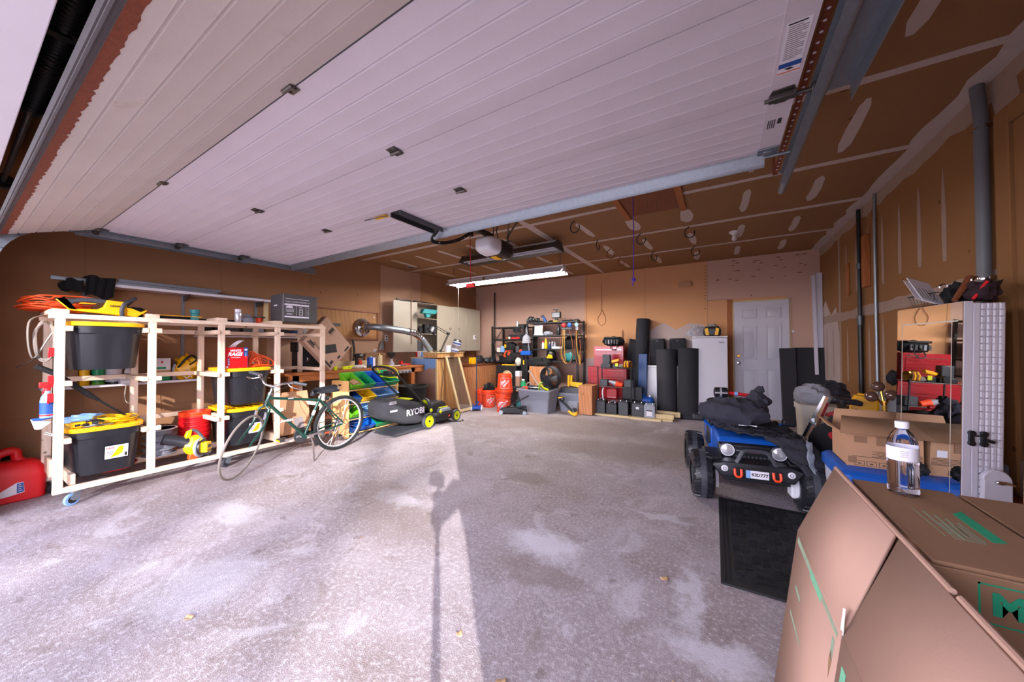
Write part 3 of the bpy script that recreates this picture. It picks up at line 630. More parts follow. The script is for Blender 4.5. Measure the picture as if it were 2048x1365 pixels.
rp('top_rail', (RX1-.06, RX1+.004, .45, 2.665, 1.51, 1.548), 'pine_y'); rp('top_rail', (RX0, RX0+.05, .45, 2.665, 1.51, 1.548), 'pine_y')
for z in (.55, .985, 1.44): rp('back_rail', (RX0-.03, RX0, .478, 2.66, z-.02, z+.025), 'pine_y')
rp('bottom_rail', (RX0+.06, RX0+.15, .5, 2.63, .155, .195), 'pine_y')
for y in (.505, 1.03, 1.55, 2.09, 2.635): rp('cross_brace', (RX0+.02, RX1-.0, y-.045, y+.045, 1.548, 1.585) if y < 2.6 else (RX0+.02, RX1-.04, y-.03, y+.026, 1.548, 1.575), 'pine_x')
for y in (.55, 2.06): rp('cross_brace', (RX0+.04, RX1-.04, y-.018+.03, y+.018+.03, .155, .24), 'pine_x')
rp('end_panel', (RX0+.05, RX0+.3, .49, .51, .2, .34), 'pine_x')
cast = None
def caster(name, x, y, a, mat):
    c_ = MB().box(-.035, .035, -.045, .045, .106, .112).cyl((0, 0, .09), (0, 0, .108), .022, n=14)
    c_.beam((-.018, 0, .1), (-.02, -.03, .045), .003, .05, 0, (0, 1, 0)).beam((.018, 0, .1), (.02, -.03, .045), .003, .05, 0, (0, 1, 0)).cyl((-.024, -.03, .046), (.024, -.03, .046), .005, n=8)
    o = c_.obj('caster', 'galv', rk, (x+ox, y+oy, 0), (0, 0, a))
    w_ = MB().lathe([(.03, -.012), (.046, -.011), (.048, 0), (.046, .011), (.03, .012)], 22, 0, (0, -.03, .048), (1, 0, 0)).lathe([(.0, -.0135), (.03, -.0135), (.03, .0135), (0, .0135)], 16, 1, (0, -.03, .048), (1, 0, 0))
    w_.obj('wheel', [mat, 'black_plastic'], o)
caster('c', -4.52, .6, .5, 'sky_blue'); caster('c', -4.52, 1.62, .4, 'dark_grey'); caster('c', -5.05, .56, .9, 'black_rubber'); caster('c', -5.05, 1.62, .2, 'black_rubber'); caster('c', -4.52, 2.6, .3, 'dark_grey'); caster('c', -5.05, 2.6, .3, 'black_rubber')

# ---- black storage totes with yellow lids
def tote(label, y, zlid, h=.37, sticker=False, slug=False):
    W, Ln = .442, .615
    t = thing('storage_tote', label, 'storage bin', (-4.79, y, zlid-h), group='black totes with yellow lids')
    b_ = MB(); n = 44
    def ring(z, hx, hy, flute):
        out = []
        for i in range(n):
            a = 2*pi*i/n; k = 5; cx, sy = cos(a), sin(a); r = (abs(cx)**k+abs(sy)**k)**(-1/k); f = 1-flute*(.018 if i % 5 in (0, 1) else 0)
            out.append((hx*cx*r*f, hy*sy*r*f, z))
        return out
    R_ = [ring(0, Ln/2*.82, W/2*.8, 0), ring(.012, Ln/2*.84, W/2*.83, 1), ring(h*.75, Ln/2*.95, W/2*.94, 1), ring(h*.78, Ln/2*.965, W/2*.96, 0), ring(h-.02, Ln/2*.98, W/2*.98, 0)]
    b_.add([p for r in R_ for p in r], [(i*n+j, i*n+(j+1) % n, (i+1)*n+(j+1) % n, (i+1)*n+j) for i in range(4) for j in range(n)]+[tuple(range(n))[::-1]])
    b_.obj('bin', 'black_plastic', t, ang=25)
    l_ = MB(); R_ = [ring(h-.03, Ln/2*1.02, W/2*1.035, 0), ring(h-.005, Ln/2*1.04, W/2*1.05, 0), ring(h+.004, Ln/2*1.02, W/2*1.03, 0), ring(h+.004, Ln/2*.94, W/2*.92, 0), ring(h-.006, Ln/2*.92, W/2*.9, 0)]
    l_.add([p for r in R_ for p in r], [(i*n+j, i*n+(j+1) % n, (i+1)*n+(j+1) % n, (i+1)*n+j) for i in range(4) for j in range(n)]+[tuple(4*n+j for j in range(n))])
    for sx in (-1, 1):
        for k in range(5): l_.box(sx*Ln*.25-.11, sx*Ln*.25+.11, -W*.4+k*W*.18, -W*.4+k*W*.18+.03, h-.006, h+.004)
    l_.obj('lid', 'yellow', t, ang=30)
    if sticker:
        x = Ln/2*.9+.004; s_ = MB()
        s_.add([(x-.004, -.02, h*.28), (x-.004, .115, h*.28), (x+.012, .115, h*.56), (x+.012, -.02, h*.56)], [(0, 1, 2, 3)], 0)
        s_.add([(x-.002, .01, h*.3), (x-.001, .08, h*.34), (x+.012, .088, h*.53), (x+.012, .062, h*.53)], [(0, 1, 2, 3)], 1)
        s_.add([(x-.002, .095, h*.3), (x-.002, .11, h*.3), (x+.003, .11, h*.38), (x+.003, .095, h*.38)], [(0, 1, 2, 3)], 2)
        for k in range(3): s_.add([(x+.0005+k*.002, -.012, h*(.36+.03*k)), (x+.0005+k*.002, .03, h*(.36+.03*k)), (x+.002+k*.002, .03, h*(.375+.03*k)), (x+.002+k*.002, -.012, h*(.375+.03*k))], [(0, 1, 2, 3)], 3)
        s_.obj('product_sticker', ['paper', 'bin_yellow', 'ink_black', 'ink_grey'], t)
        text('lettering', 'HDX', .022, 'red', t, (x+.0122, .008, h*.51), (radians(90-9), 0, radians(90)))
    return t
tote('black tote with clean yellow lid hung under the rack top at its near end', .768, 1.487, .40)
tote('black tote with stickered front and tools heaped on its yellow lid', .768, .605, .40, True)
tote('black tote carrying the rag box and orange cord on its yellow lid', 1.82, 1.04, .40)
tote('black tote with sticker behind the bicycle front wheel', 1.82, .60, .40, True)
# ================================================================== things on and around the lumber rack
def cord(name, label, mat, pts, r, cat='extension cord', k=3, ends=None, n=6):
    o = thing(name, label, cat, pts[0])
    b = Vector(pts[0]); P = [Vector(p)-b for p in smooth_path(pts, k)]
    MB().tube(P, r, n).obj('cord', mat, o)
    if ends:
        d = (P[-1]-P[-4]).normalized(); MB().tube([P[-1], P[-1]+d*.03, P[-1]+d*.05], [r*2.2, r*2.4, r*1.6], 8).obj('plug', ends, o)
    return o
cord('extension_lead', 'orange extension cord heaped in a loose coil on the near end of the rack', 'orange_cord', hank((-4.93, .52, 1.592), .15, .165, .12, 13, 3, .2)+[(-4.8, .66, 1.72), (-4.78, .75, 1.7)], .0055, ends='black_plastic')
def hedge():
    t = thing('hedge_trimmer', 'yellow and black hedge trimmer lying on the rack top', 'hedge trimmer', (-4.56, .5, 1.55))
    MB().prism([(0, .115), (.02, .125), (.05, .03), (.28, .012), (.37, .0), (.37, .13), (.25, .135), (.235, .075), (.2, .05), (.09, .045), (.055, .05)], -.03, .03, 'x').obj('body', 'tool_yellow', t, bev=.008)
    MB().prism([(.02, .128), (.06, .122), (.14, .145), (.25, .14), (.25, .11), (.2, .1), (.14, .108), (.08, .095), (.055, .06), (.035, .07)], -.022, .022, 'x').obj('handle', 'dark_grey', t, bev=.008)
    MB().prism([(.1, .09), (.19, .095), (.2, .1), (.11, .102)], -.01, .01, 'x').obj('trigger', 'tool_yellow', t)
    MB().tube(smooth_path([(.04, .34, .0), (.055, .335, .06), (.045, .36, .12), (0, .42, .165), (-.07, .43, .17), (-.1, .38, .1)]), .015, 10).obj('front_handle', 'dark_grey', t)
    MB().prism([(.37, .01), (.43, .0), (.5, .06), (.49, .07), (.46, .045), (.4, .075), (.37, .08)], -.035, .035, 'x').obj('guard', 'tool_yellow', t, bev=.004)
    b = MB().box(-.012, .012, .46, .9, .03, .036)
    for k in range(17): b.prism([(-.03, .47+k*.025), (-.012, .466+k*.025), (-.012, .478+k*.025)], .031, .035, 'z').prism([(.03, .47+k*.025), (.012, .478+k*.025), (.012, .466+k*.025)], .031, .035, 'z')
    b.obj('blade', 'tool_yellow', t)
    text('lettering', 'DEWALT', .02, 'ink_black', t, (.0335, .31, .085), (radians(90), 0, radians(90)), bold=.0006)
    return t
hedge()
o = MB(); lump(o, (0, 0, .045), (.09, .075, .05), 4, .3, flat=0); tag(o.obj('cloth_bag', 'cloth_black', None, (-4.68, .95, 1.55)), 'small crumpled black bag behind the hedge trimmer blade', 'bag')
t = thing('thermos', 'teal green canister standing on the rack top', 'canister', (-4.72, 1.39, 1.549))
MB().lathe([(.032, 0), (.034, .01), (.034, .07), (.03, .078)], 18).obj('body', 'teal', t); MB().lathe([(.03, .078), (.04, .08), (.04, .118), (.02, .122), (0, .122)], 18).obj('lid', 'teal', t)
tag(MB().box(-.04, .04, -.3, .32, 0, .03).box(-.03, .03, -.28, .1, .03, .042).obj('tool_case', 'black_paint', None, (-4.82, 1.28, 1.549), bev=.005), 'long flat black tool case lying on the rack top', 'case')
tag(MB().prism([(-.2, 0), (.18, 0), (.18, .03), (.05, .045), (-.12, .036), (-.2, .012)], -.05, .05, 'x').obj('tarp_bundle', 'cloth_black', None, (-4.85, 1.79, 1.549), bev=.01), 'folded dark tarp behind the silver spray can', 'tarp')
t = thing('spray_can', 'silver and lilac spray can standing on the rack top', 'spray can', (-4.68, 1.755, 1.549))
MB().lathe([(.03, 0), (.032, .004), (.032, .12), (.03, .125)], 20).obj('can', 'reflector', t); MB().lathe([(.029, .125), (.029, .15), (.026, .156), (0, .156)], 20).obj('cap', 'white_plastic', t)
t = thing('watering_jug', 'grey plastic jug with round handle opening on the rack top', 'jug', (-4.78, 1.88, 1.549))
m_ = MB(); lump(m_, (0, .015, .04), (.05, .062, .05), 8, .05, flat=0); m_.obj('body', 'grey_plastic', t)
MB().tube(smooth_path([(0, -.04, .05), (0, -.05, .085), (0, -.02, .105), (0, .03, .095), (0, .055, .06)]), .013, 10).obj('handle', 'grey_plastic', t)
t = thing('string_spool', 'orange and green reel of string on the rack top', 'reel', (-4.88, 2.05, 1.549))
MB().lathe([(.04, .01), (.035, .03), (.035, .07), (.04, .085)], 18).obj('string', 'orange', t); MB().lathe([(.062, 0), (.062, .01), (.02, .01)], 20).lathe([(.02, .085), (.062, .085), (.062, .098), (0, .098)], 20).obj('flange', 'dark_grey', t)
# big dark carton
t = thing('dark_box', 'large charcoal carton with white printed panel on the rack top', 'box', (-4.7, 2.37, 1.585))
MB().box(-.15, .15, -.21, .21, 0, .345).obj('carton', 'grey_steel_box', t, (0, 0, 0), (0, 0, -.02), bev=.004)
p_ = MB(); X = .1515
for y0, y1, z0, z1 in ((-.185, .19, .283, .288), (-.19, .19, .205, .225), (-.19, .185, .055, .073), (-.165, -.1, .095, .102), (-.205, -.203, .0, .34), (-.02, .02, .185, .19), (.09, .175, .185, .19), (-.015, -.011, .08, .17), (.021, .025, .08, .17), (-.015, .025, .168, .172), (-.05, -.048, .08, .2), (.065, .067, .08, .2)): p_.box(X-.001, X+.0006, y0, y1, z0, z1)
for k in range(6): p_.box(X-.001, X+.0006, .085, .17-.01*(k % 3), .165-k*.015, .168-k*.015)
for k in range(3): p_.box(X-.001, X+.0006, -.003, .013, .15-k*.03, .155-k*.03).box(X-.001, X+.0006, -.175, -.08, .155-k*.014, .159-k*.014)
p_.prism([(-.18, .175), (-.09, .172), (-.1, .195), (-.13, .203), (-.165, .195)], X-.001, X+.0004, 'x')
p_.obj('printed_panel', 'ink_white', t)
text('lettering', 'PORTA SYSTEM 10 FRAMED KIT', .021, 'ink_white', t, (X+.0005, -.03, .25), (radians(90), 0, radians(90)))
MB().box(-.06, .02, -.2112, -.21, .2, .215).obj('handle_slot', 'ink_white', t)
# cable hung on the near end
cord('cable_coil', 'grey hose cable coiled and hung on the near end of the rack', 'coil_grey', [(-4.74+.02*sin(i*2.1), .455+.05*cos(2*pi*i/12)*(1+.12*sin(i*.7)), 1.33+.16*sin(2*pi*i/12)*(1+.06*sin(i*1.3))) for i in range(62)]+[(-4.74, .41, 1.2), (-4.72, .38, 1.25), (-4.72, .37, 1.4), (-4.75, .385, 1.5), (-4.85, .45, 1.545)], .0065, 'cable', 3)
tag(MB().tube(smooth_path([(-4.74, .43, 1.2), (-4.76, .38, 1.16), (-4.76, .32, 1.12)]), .003).obj('cable_strap', 'black_paint', None), 'thin black strap dangling from the grey cable coil', 'strap')
# spray bottle and red clips on the near end post
t = thing('spray_bottle', 'blue spray bottle with red trigger clipped to the near end post', 'spray bottle', (-4.55, .452, .725))
MB().lathe([(.034, 0), (.036, .01), (.036, .13), (.03, .165), (.016, .19), (.014, .215)], 18).obj('bottle', 'sky_blue', t)
MB().lathe([(.0365, .03), (.0365, .12)], 18, cap=False).obj('label_band', 'ink_blue', t)
MB().lathe([(.0368, .015), (.0368, .026)], 18, cap=False).obj('red_band', 'red', t)
MB().cyl((0, 0, .21), (0, 0, .235), .017, n=14).box(-.012, .012, -.04, .03, .235, .28).prism([(-.012, .24), (-.028, .19), (-.02, .185), (0, .235)], -.008, .008, 'x').obj('trigger_head', 'red', t, bev=.004)
for z, l_ in ((1.24, 'red spring clip at cable height on the near end post'), (1.02, 'red spring clip above the blue spray bottle'), (.88, 'red spring clip across the blue spray bottle')):
    c_ = MB().box(-.006, .006, -.018, .012, -.035, .035).box(-.012, .006, -.018, -.008, -.045, -.02)
    tag(c_.obj('spring_clip', 'red', None, (-4.505, .465, z), bev=.003), l_, 'clip', 'red clips on the near rack post')
t = thing('scrub_brush', 'blue and white scraper brush hung at the near end of the rack', 'brush', (-4.6, .43, .69))
MB().prism([(-.05, .03), (.05, .035), (.05, .02), (0, .01), (-.035, .015)], -.012, .012, 'x').obj('handle', 'ink_blue', t, bev=.003)
MB().prism([(-.05, .028), (-.035, .012), (.0, .008), (.05, -.005), (.04, -.02), (-.005, -.06), (-.03, -.055)], -.018, .018, 'x').obj('head', 'white_plastic', t, bev=.004)
tag(MB().tube([(-4.62, .455, .6), (-4.6, .5, .57)], .006).tube([(-4.63, .45, .585), (-4.6, .5, .56)], .005).obj('steel_prongs', 'chrome', None), 'steel prongs poking from the near end of the rack', 'tool')
t = thing('extension_pole', 'long black tool pole leaning across the lowest bay onto yellow tote lid', 'pole', (-4.6, .4, 1.13))
P = [Vector((0, 0, 0)), Vector((-.01, .09, -.06)), Vector((-.03, .28, -.265)), Vector((-.04, .33, -.31)), Vector((-.1, .53, -.505))]
MB().tube(P[:4], [.021, .02, .021, .0125], 12).obj('grip', 'black_rubber', t); MB().tube(P[3:], .0095, 10).obj('tube', 'black_paint', t); MB().tube([P[4], P[4]+Vector((0, .02, -.012))], .006).obj('tip', 'chrome', t)
# heap on the lowest tote lid
ZL = .611
cord('extension_lead', 'yellow extension cord coiled on the lid of the lower near tote', 'bin_yellow', hank((-4.72, .84, ZL+.006), .11, .11, .05, 9, 5, .16)+[(-4.62, .72, ZL+.02), (-4.56, .66, ZL+.02)], .005, ends='black_plastic')
t = thing('cordless_drill', 'small yellow cordless tool lying on the lower near tote lid', 'power tool', (-4.58, .6, ZL))
MB().box(-.03, .03, -.03, .05, 0, .045).box(-.02, .02, .04, .085, .01, .035).obj('body', 'tool_yellow', t, bev=.006); MB().cyl((0, .085, .024), (0, .12, .024), .016, .01).obj('chuck', 'dark_grey', t); MB().box(-.0305, .0305, -.01, .02, .012, .03).obj('name_plate', 'black_plastic', t)
t = thing('circular_saw', 'grey metal saw lying flat in front of the yellow cord coil', 'saw', (-4.53, .7, ZL))
MB().lathe([(0, 0), (.05, 0), (.05, .006), (0, .006)], 24, 0, (-.03, 0, .012)).obj('blade', 'chrome', t); MB().box(-.03, 0, -.06, .1, 0, .008).obj('base', 'galv', t, bev=.002); MB().tube(smooth_path([(-.05, -.03, .012), (-.04, -.04, .045), (-.03, .0, .05), (-.04, .05, .03)]), .009).obj('handle', 'black_plastic', t)
o = MB(); lump(o, (0, 0, .03), (.07, .12, .035), 14, .25, flat=0); tag(o.obj('plastic_bag', 'sky_blue', None, (-4.92, .7, ZL)), 'crumpled pale blue printed bag on the lower near tote lid', 'bag')
# gas can
t = thing('gas_can', 'red plastic fuel can on the floor beside the rack', 'fuel can', (-5.11, .33, 0))
secs = []
def rr(hx, hy, r, n=6):
    out = []
    for sx, sy, a0 in ((1, 1, 0), (-1, 1, 90), (-1, -1, 180), (1, -1, 270)):
        out += [(sx*(hx-r)+r*cos(radians(a0+90*i/n)), sy*(hy-r)+r*sin(radians(a0+90*i/n))) for i in range(n+1)]
    return out
def stack(mb, secs, m=0, capb=True, capt=True):   # secs: [(z, poly)]
    k = len(secs[0][1]); vs = [(x, y, z) for z, p in secs for x, y in p]
    fs = [(i*k+j, i*k+(j+1) % k, (i+1)*k+(j+1) % k, (i+1)*k+j) for i in range(len(secs)-1) for j in range(k)]
    if capb: fs.append(tuple(range(k))[::-1])
    if capt: fs.append(tuple((len(secs)-1)*k+j for j in range(k)))
    return mb.add(vs, fs, m)
b = MB(); stack(b, [(0, rr(.11, .16, .04)), (.01, rr(.12, .17, .045)), (.2, rr(.125, .175, .05)), (.25, rr(.118, .168, .05)), (.3, rr(.095, .145, .05)), (.325, rr(.06, .11, .04))])
b.obj('tank', 'red', t)
MB().tube(smooth_path([(.0, -.16, .22), (.0, -.12, .34), (0, -.04, .4), (0, .02, .4), (0, .03, .34), (0, .08, .28)]), [.03]*7+[.034]*10+[.03]*14, 12).obj('handle', 'red', t)
MB().cyl((0, -.11, .28), (0, -.13, .37), .028, .024, 14).obj('spout_cap', 'black_plastic', t)
l_ = MB(); x = .1265
l_.add([(x, -.085, .055), (x, -.02, .06), (x, .06, .075), (x, .055, .16), (x, .02, .16), (x, -.085, .085)], [(0, 1, 2, 3, 4, 5)], 0)
l_.add([(x+.0004, .022, .075), (x+.0004, .057, .08), (x+.0004, .054, .155), (x+.0004, .022, .153)], [(0, 1, 2, 3)], 1)
for k in range(4): l_.add([(x+.0008, .026, .09+k*.016), (x+.0008, .05-.006*(k % 2), .092+k*.016), (x+.0008, .05-.006*(k % 2), .096+k*.016), (x+.0008, .026, .094+k*.016)], [(0, 1, 2, 3)], 0)
l_.add([(x+.0008, -.075, .062), (x+.0008, -.055, .065), (x+.0008, -.065, .08)], [(0, 1, 2)], 1)
l_.add([(x, -.16, .03), (x, -.115, .035), (x, -.11, .055), (x, -.12, .068), (x, -.16, .062)], [(0, 1, 2, 3, 4)], 0)
l_.obj('warning_label', ['paper', 'ink_blue'], t)
t = thing('battery_charger', 'small lime green and black battery tool on the wall above the fuel can', 'charger', (-5.42, .335, .32))
MB().box(-.05, .05, -.035, .035, 0, .06).obj('body', 'black_plastic', t, bev=.01); MB().box(.02, .053, -.02, .036, .012, .052).obj('battery', 'lime', t, bev=.006); MB().box(-.07, -.05, -.03, .03, -.32, .03).obj('wall_bracket', 'black_plastic', t)
# grey cable reels, red bucket stack, leaf blower, red tray
for k, z in enumerate((.197, .262, .327, .392)):
    t = thing('cable_reel', ('lowest', 'second', 'third', 'topmost')[k]+' flat grey cable reel in the pile beside the leaf blower', 'reel', (-4.87, 1.17, z), group='grey cable reels on the rack')
    MB().lathe([(.0, 0), (.128, 0), (.13, .006), (.1, .008), (.1, .054), (.13, .056), (.128, .063), (0, .063)], 30).obj('reel', 'grey_plastic', t)
    if k == 3: MB().lathe([(.112, .063), (.132, .064), (.134, .058), (.13, .056)], 30).obj('rim', 'white_plastic', t)
for k in range(6):
    z = .2+.046*k
    t = thing('bucket_stack', 'nested red bucket on the rack, %s of its stack' % ('bottom one', 'second up', 'third up', 'fourth up', 'fifth up', 'topmost')[k], 'bucket', (-4.92, 1.46, z), group='nested red buckets')
    h = .15 if k == 0 else .15
    MB().lathe([(.108-.0, 0), (.125, h-.035), (.133, h-.033), (.134, h-.022), (.128, h-.02), (.136, h-.012), (.136, h), (.13, h), (.12, h-.03), (.1, .01), (0, .01)] if k == 5 else [(.105, 0), (.124, h-.035), (.133, h-.033), (.134, h-.022), (.128, h-.02), (.136, h-.012), (.136, h), (.13, h)], 30).obj('bucket', 'red' if k < 5 else 'orange', t)
def blower():
    t = thing('leaf_blower', 'yellow and black cordless leaf blower resting on the rack bottom rail', 'leaf blower', (-4.56, 1.33, .155))
    MB().tube([(-.05, -.2, .235), (-.03, -.1, .2), (0, .0, .15)], [.055, .05, .06], 18).obj('nozzle', 'black_plastic', t)
    m_ = MB(); lump(m_, (0, .02, .135), (.075, .09, .1), 2, .06); m_.obj('body', 'tool_yellow', t)
    MB().torus((.03, .06, .11), (.75, .66, 0), .085, .014, 26, 8).obj('fan_guard', 'grey_plastic', t)
    MB().lathe([(0, .02), (.03, .03), (.075, .03), (.08, .0)], 20, 0, (.03, .06, .11), (.75, .66, 0)).obj('fan_grille', 'black_plastic', t)
    MB().at((.075, .085, .06), (0, 0, .7)).box(-.03, .035, -.035, .035, 0, .1).obj('battery', 'tool_yellow', t, bev=.008); MB().at((.075, .085, .06), (0, 0, .7)).box(.034, .038, -.022, .022, .045, .075).box(.034, .038, -.025, .025, .015, .024).obj('battery_label', 'dark_grey', t)
    MB().tube(smooth_path([(0, -.04, .2), (.0, -.02, .28), (.01, .03, .275), (.03, .07, .21), (.04, .08, .17)]), .015, 10).obj('handle', 'dark_grey', t)
    MB().prism([(-.06, .2), (-.01, .23), (.0, .3), (-.035, .285), (-.05, .25)], -.02, .02, 'x').obj('handle_root', 'tool_yellow', t, bev=.006)
    MB().prism([(-.03, .0), (.03, .0), (.05, .02), (-.02, .06)], -.03, .03, 'x').obj('foot', 'orange', t, bev=.006)
blower()
tag(MB().lathe([(.0, 0), (.12, 0), (.16, .04), (.155, .045), (.115, .01), (0, .01)], 30).obj('red_basin', 'red', None, (-4.83, .85, .155)), 'shallow red basin under the lower near tote', 'basin')
# cardboard sheets behind the bicycle
t = thing('cardboard_sheet', 'flattened cardboard sheets leaning inside the far bay behind the bicycle', 'cardboard', (-4.72, 2.37, .157), rot=(0, radians(-9), 0))
MB().box(-.006, .006, -.22, .225, 0, .5).obj('front_sheet', 'cardboard', t); MB().at((-.03, .0, 0), (0, 0, .03)).box(-.006, .006, -.2, .24, 0, .54).obj('rear_sheet', 'cardboard', t)
MB().box(.0064, .0075, .02, .14, .06, .2).obj('grey_patch', 'ink_grey', t)
# rag box and orange cord on the upper middle tote
ZT = 1.0455
t = thing('rag_box', 'red and blue box of white rags on the upper middle tote', 'box', (-4.62, 1.705, ZT))
MB().box(-.06, .06, -.1, .1, 0, .225, 0).obj('carton', 'red', t, bev=.002)
MB().box(-.0605, .0604, .1, .1015, 0, .225).box(.06, .0608, .062, .1, .13, .225).box(.06, .0608, -.085, -.068, .03, .11).obj('blue_side', 'ink_blue', t)
q = MB()
for k in range(4): q.cyl((.06, -.076, .04+k*.018), (.0614, -.076, .04+k*.018), .006, n=10)
q.box(.06, .0612, -.055, .03, .112, .117).box(.06, .061, .068, .095, .19, .21).box(.06, .061, .08, .084, .12, .17).box(.06, .061, -.1, -.08, .004, .022); q.obj('white_print', 'ink_white', t)
text('lettering', 'WHITE', .032, 'ink_white', t, (.0612, -.015, .19), (radians(90), 0, radians(90)), shear=.2, bold=.0015)
text('lettering', 'RAGS', .052, 'ink_white', t, (.0612, -.02, .15), (radians(90), 0, radians(90)), shear=.25, bold=.003)
m_ = MB().grid(lambda u, v: (-.01+.03*sin(v*3), -.05+.05*u+.09*v*v-.01*sin(6*u), .222+.085*v), 8, 8); m_.obj('rag', 'paper', t, solid=.003)
pts = []
R_ = random.Random(9)
for k in range(16):
    y0 = 1.84+R_.uniform(0, .03); top = .06+.13*R_.random(); sp = .1+.17*R_.random(); x = -4.62-.22*R_.random()
    pts += [(x+.02, y0, ZT+.012), (x, y0+sp*.4, ZT+top), (x-.02, y0+sp, ZT+top*.6), (x+.0, y0+sp*1.02, ZT+.012), (x+.02, y0+sp*.5, ZT+.01+.02*R_.random())]
cord('extension_lead', 'orange extension cord bunched beside the rag box', 'orange_cord', pts, .0055, k=5)
# ================================================================== wall shelves along the left wall
t = thing('wall_shelf', 'long white upper shelf on slotted wall standards', 'shelf', (XL, 1.5, 1.89))
MB().box(.03, .27, -.82, .86, 0, .02).obj('shelf_board', 'trim_white', t, bev=.002)
MB().box(.262, .272, -.82, .86, -.004, .024).obj('front_edge', 'trim_white', t)
for y in (.76, 1.505, 2.26):
    s_ = MB().box(0, .014, y-1.5-.014, y-1.5+.014, -.98 if y < 2 else -.63, .05, 0)
    for k in range(38 if y < 2 else 26): s_.box(.0138, .0146, y-1.5-.006, y-1.5-.002, .03-.025*k, .04-.025*k, 1).box(.0138, .0146, y-1.5+.002, y-1.5+.006, .03-.025*k, .04-.025*k, 1)
    s_.obj('standard', ['galv', 'dark_grey'], t)
    MB().prism([(.014, -.07), (.24, -.012), (.24, 0), (.014, 0)], y-1.5-.004, y-1.5+.004, 'y').obj('bracket', 'steel_dark', t)
tag(MB().box(XL+.02, XL+.29, .48, 1.62, .888, .904).box(XL+.282, XL+.292, .48, 1.62, .886, .91).obj('lower_shelf', 'trim_white', None, bev=.002), 'white lower shelf behind the near bays of the rack', 'shelf', 'white shelves on the left wall')
tag(MB().box(XL+.02, XL+.29, 1.6, 2.86, 1.40, 1.416).obj('middle_shelf', 'trim_white', None, bev=.002), 'white middle shelf behind the far bays of the rack', 'shelf', 'white shelves on the left wall')
for k, (x, y0, y1, z, w_, l_) in enumerate(((XL+.2, .53, 1.15, 1.91, .03, 'nearest silver rail jutting past the end of the upper shelf'), (XL+.23, .88, 1.76, 1.912, .035, 'silver rail lying along the front of the upper shelf'), (XL+.17, .9, 1.78, 1.912, .035, 'silver rail lying in the middle of the upper shelf'), (XL+.2, .95, 1.8, 1.948, .03, 'silver rail stacked on top of the others'), (XL+.11, 1.2, 2.3, 1.912, .03, 'long silver rail at the back of the upper shelf'))):
    tag(MB().box(x-w_/2, x+w_/2, y0, y1, z, z+.032).box(x-w_*.3, x+w_*.3, y0-.001, y1+.001, z+.032, z+.036).obj('metal_rail', 'galv', None, bev=.002), l_, 'rail', 'silver rails on the upper shelf')
t = thing('hanging_shirt', 'black shirt draped over the upper shelf front', 'shirt', (XL+.29, .83, 1.95))
def shirt(u, v):   # drape from the shelf top over the edge
    y = -.1+.2*u-.02*v; w_ = .012*sin(u*22+v*3)
    return (-.18+.19*min(v/.35, 1)+w_*min(1, v*2)+.02*max(0, v-.35), y*(1-.08*v), (.012+.004*sin(u*9) if v < .35 else .012-.3*(v-.35)+.02*sin(u*7)))
MB().grid(shirt, 22, 22).obj('cloth', 'cloth_black', t, solid=.005)
MB().grid(lambda u, v: (.01+.008*sin(u*9), -.22+.1*u, -.03-.11*v+.01*sin(u*6)), 8, 8).obj('sleeve', 'cloth_black', t, solid=.012)
t = thing('charging_cap', 'black cap hung from the near end of the silver rails', 'cap', (XL+.2, .62, 1.86)); m_ = MB(); lump(m_, (0, 0, 0), (.03, .045, .05), 5, .15); m_.obj('crown', 'cloth_black', t)
# things on the lower shelf
def carton(name, label, loc, sz, mat, cat='box', rz=0, extra=None, group=None):
    t = thing(name, label, cat, loc, rz, group); MB().box(-sz[0]/2, sz[0]/2, -sz[1]/2, sz[1]/2, 0, sz[2]).obj('carton', mat, t, bev=.002)
    for nm, m_, b in extra or (): MB().box(*b).obj(nm, m_, t)
    return t
def bottle(label, loc, r, h, mat, cap='white_plastic', neck=.4, name='bottle', cat='bottle', group=None, band=None):
    t = thing(name, label, cat, loc, 0, group)
    MB().lathe([(r*.92, 0), (r, h*.02), (r, h*.62), (r*neck*1.1, h*.82), (r*neck, h*.86)], 16).obj('body', mat, t)
    MB().lathe([(r*neck*1.15, h*.85), (r*neck*1.15, h*.98), (r*neck*.9, h), (0, h)], 14).obj('cap', cap, t)
    if band: MB().lathe([(r*1.012, h*.15), (r*1.012, h*.52)], 16, cap=False).obj('label_band', band, t)
    return t
def can(label, loc, r, h, mat, top='galv', band=None, name='can', cat='can', group=None):
    t = thing(name, label, cat, loc, 0, group); MB().lathe([(r, 0), (r, h*.97), (r*1.03, h*.97), (r*1.03, h*.99)], 18).obj('body', mat, t)
    MB().lathe([(r*1.03, h*.985), (r*1.03, h), (r*.9, h), (r*.88, h*.985), (0, h*.985)], 18).obj('lid', top, t)
    if band: MB().lathe([(r*1.01, h*.12), (r*1.01, h*.85)], 18, cap=False).obj('label_band', band, t)
    return t
ZS = .905
carton('seed_carton', 'white and green carton on the lower shelf between two posts', (-5.36, 1.28, ZS), (.12, .155, .25), 'cardboard', extra=(('printed_front', 'paper', (.06, .061, -.077, .077, .12, .249)), ('green_band', 'green', (.06, .0612, -.077, .077, .0, .05)), ('green_print', 'green', (.061, .062, -.07, .04, .13, .155)), ('red_print', 'red', (.061, .062, 0, .015, .195, .22))))
bottle('clear grey bottle beside the green carton on the lower shelf', (-5.33, 1.40, ZS), .025, .21, 'frost', 'dark_grey')
bottle('red capped brown bottle behind the clear grey bottle', (-5.4, 1.375, ZS), .025, .23, 'cardboard_dark', 'red')
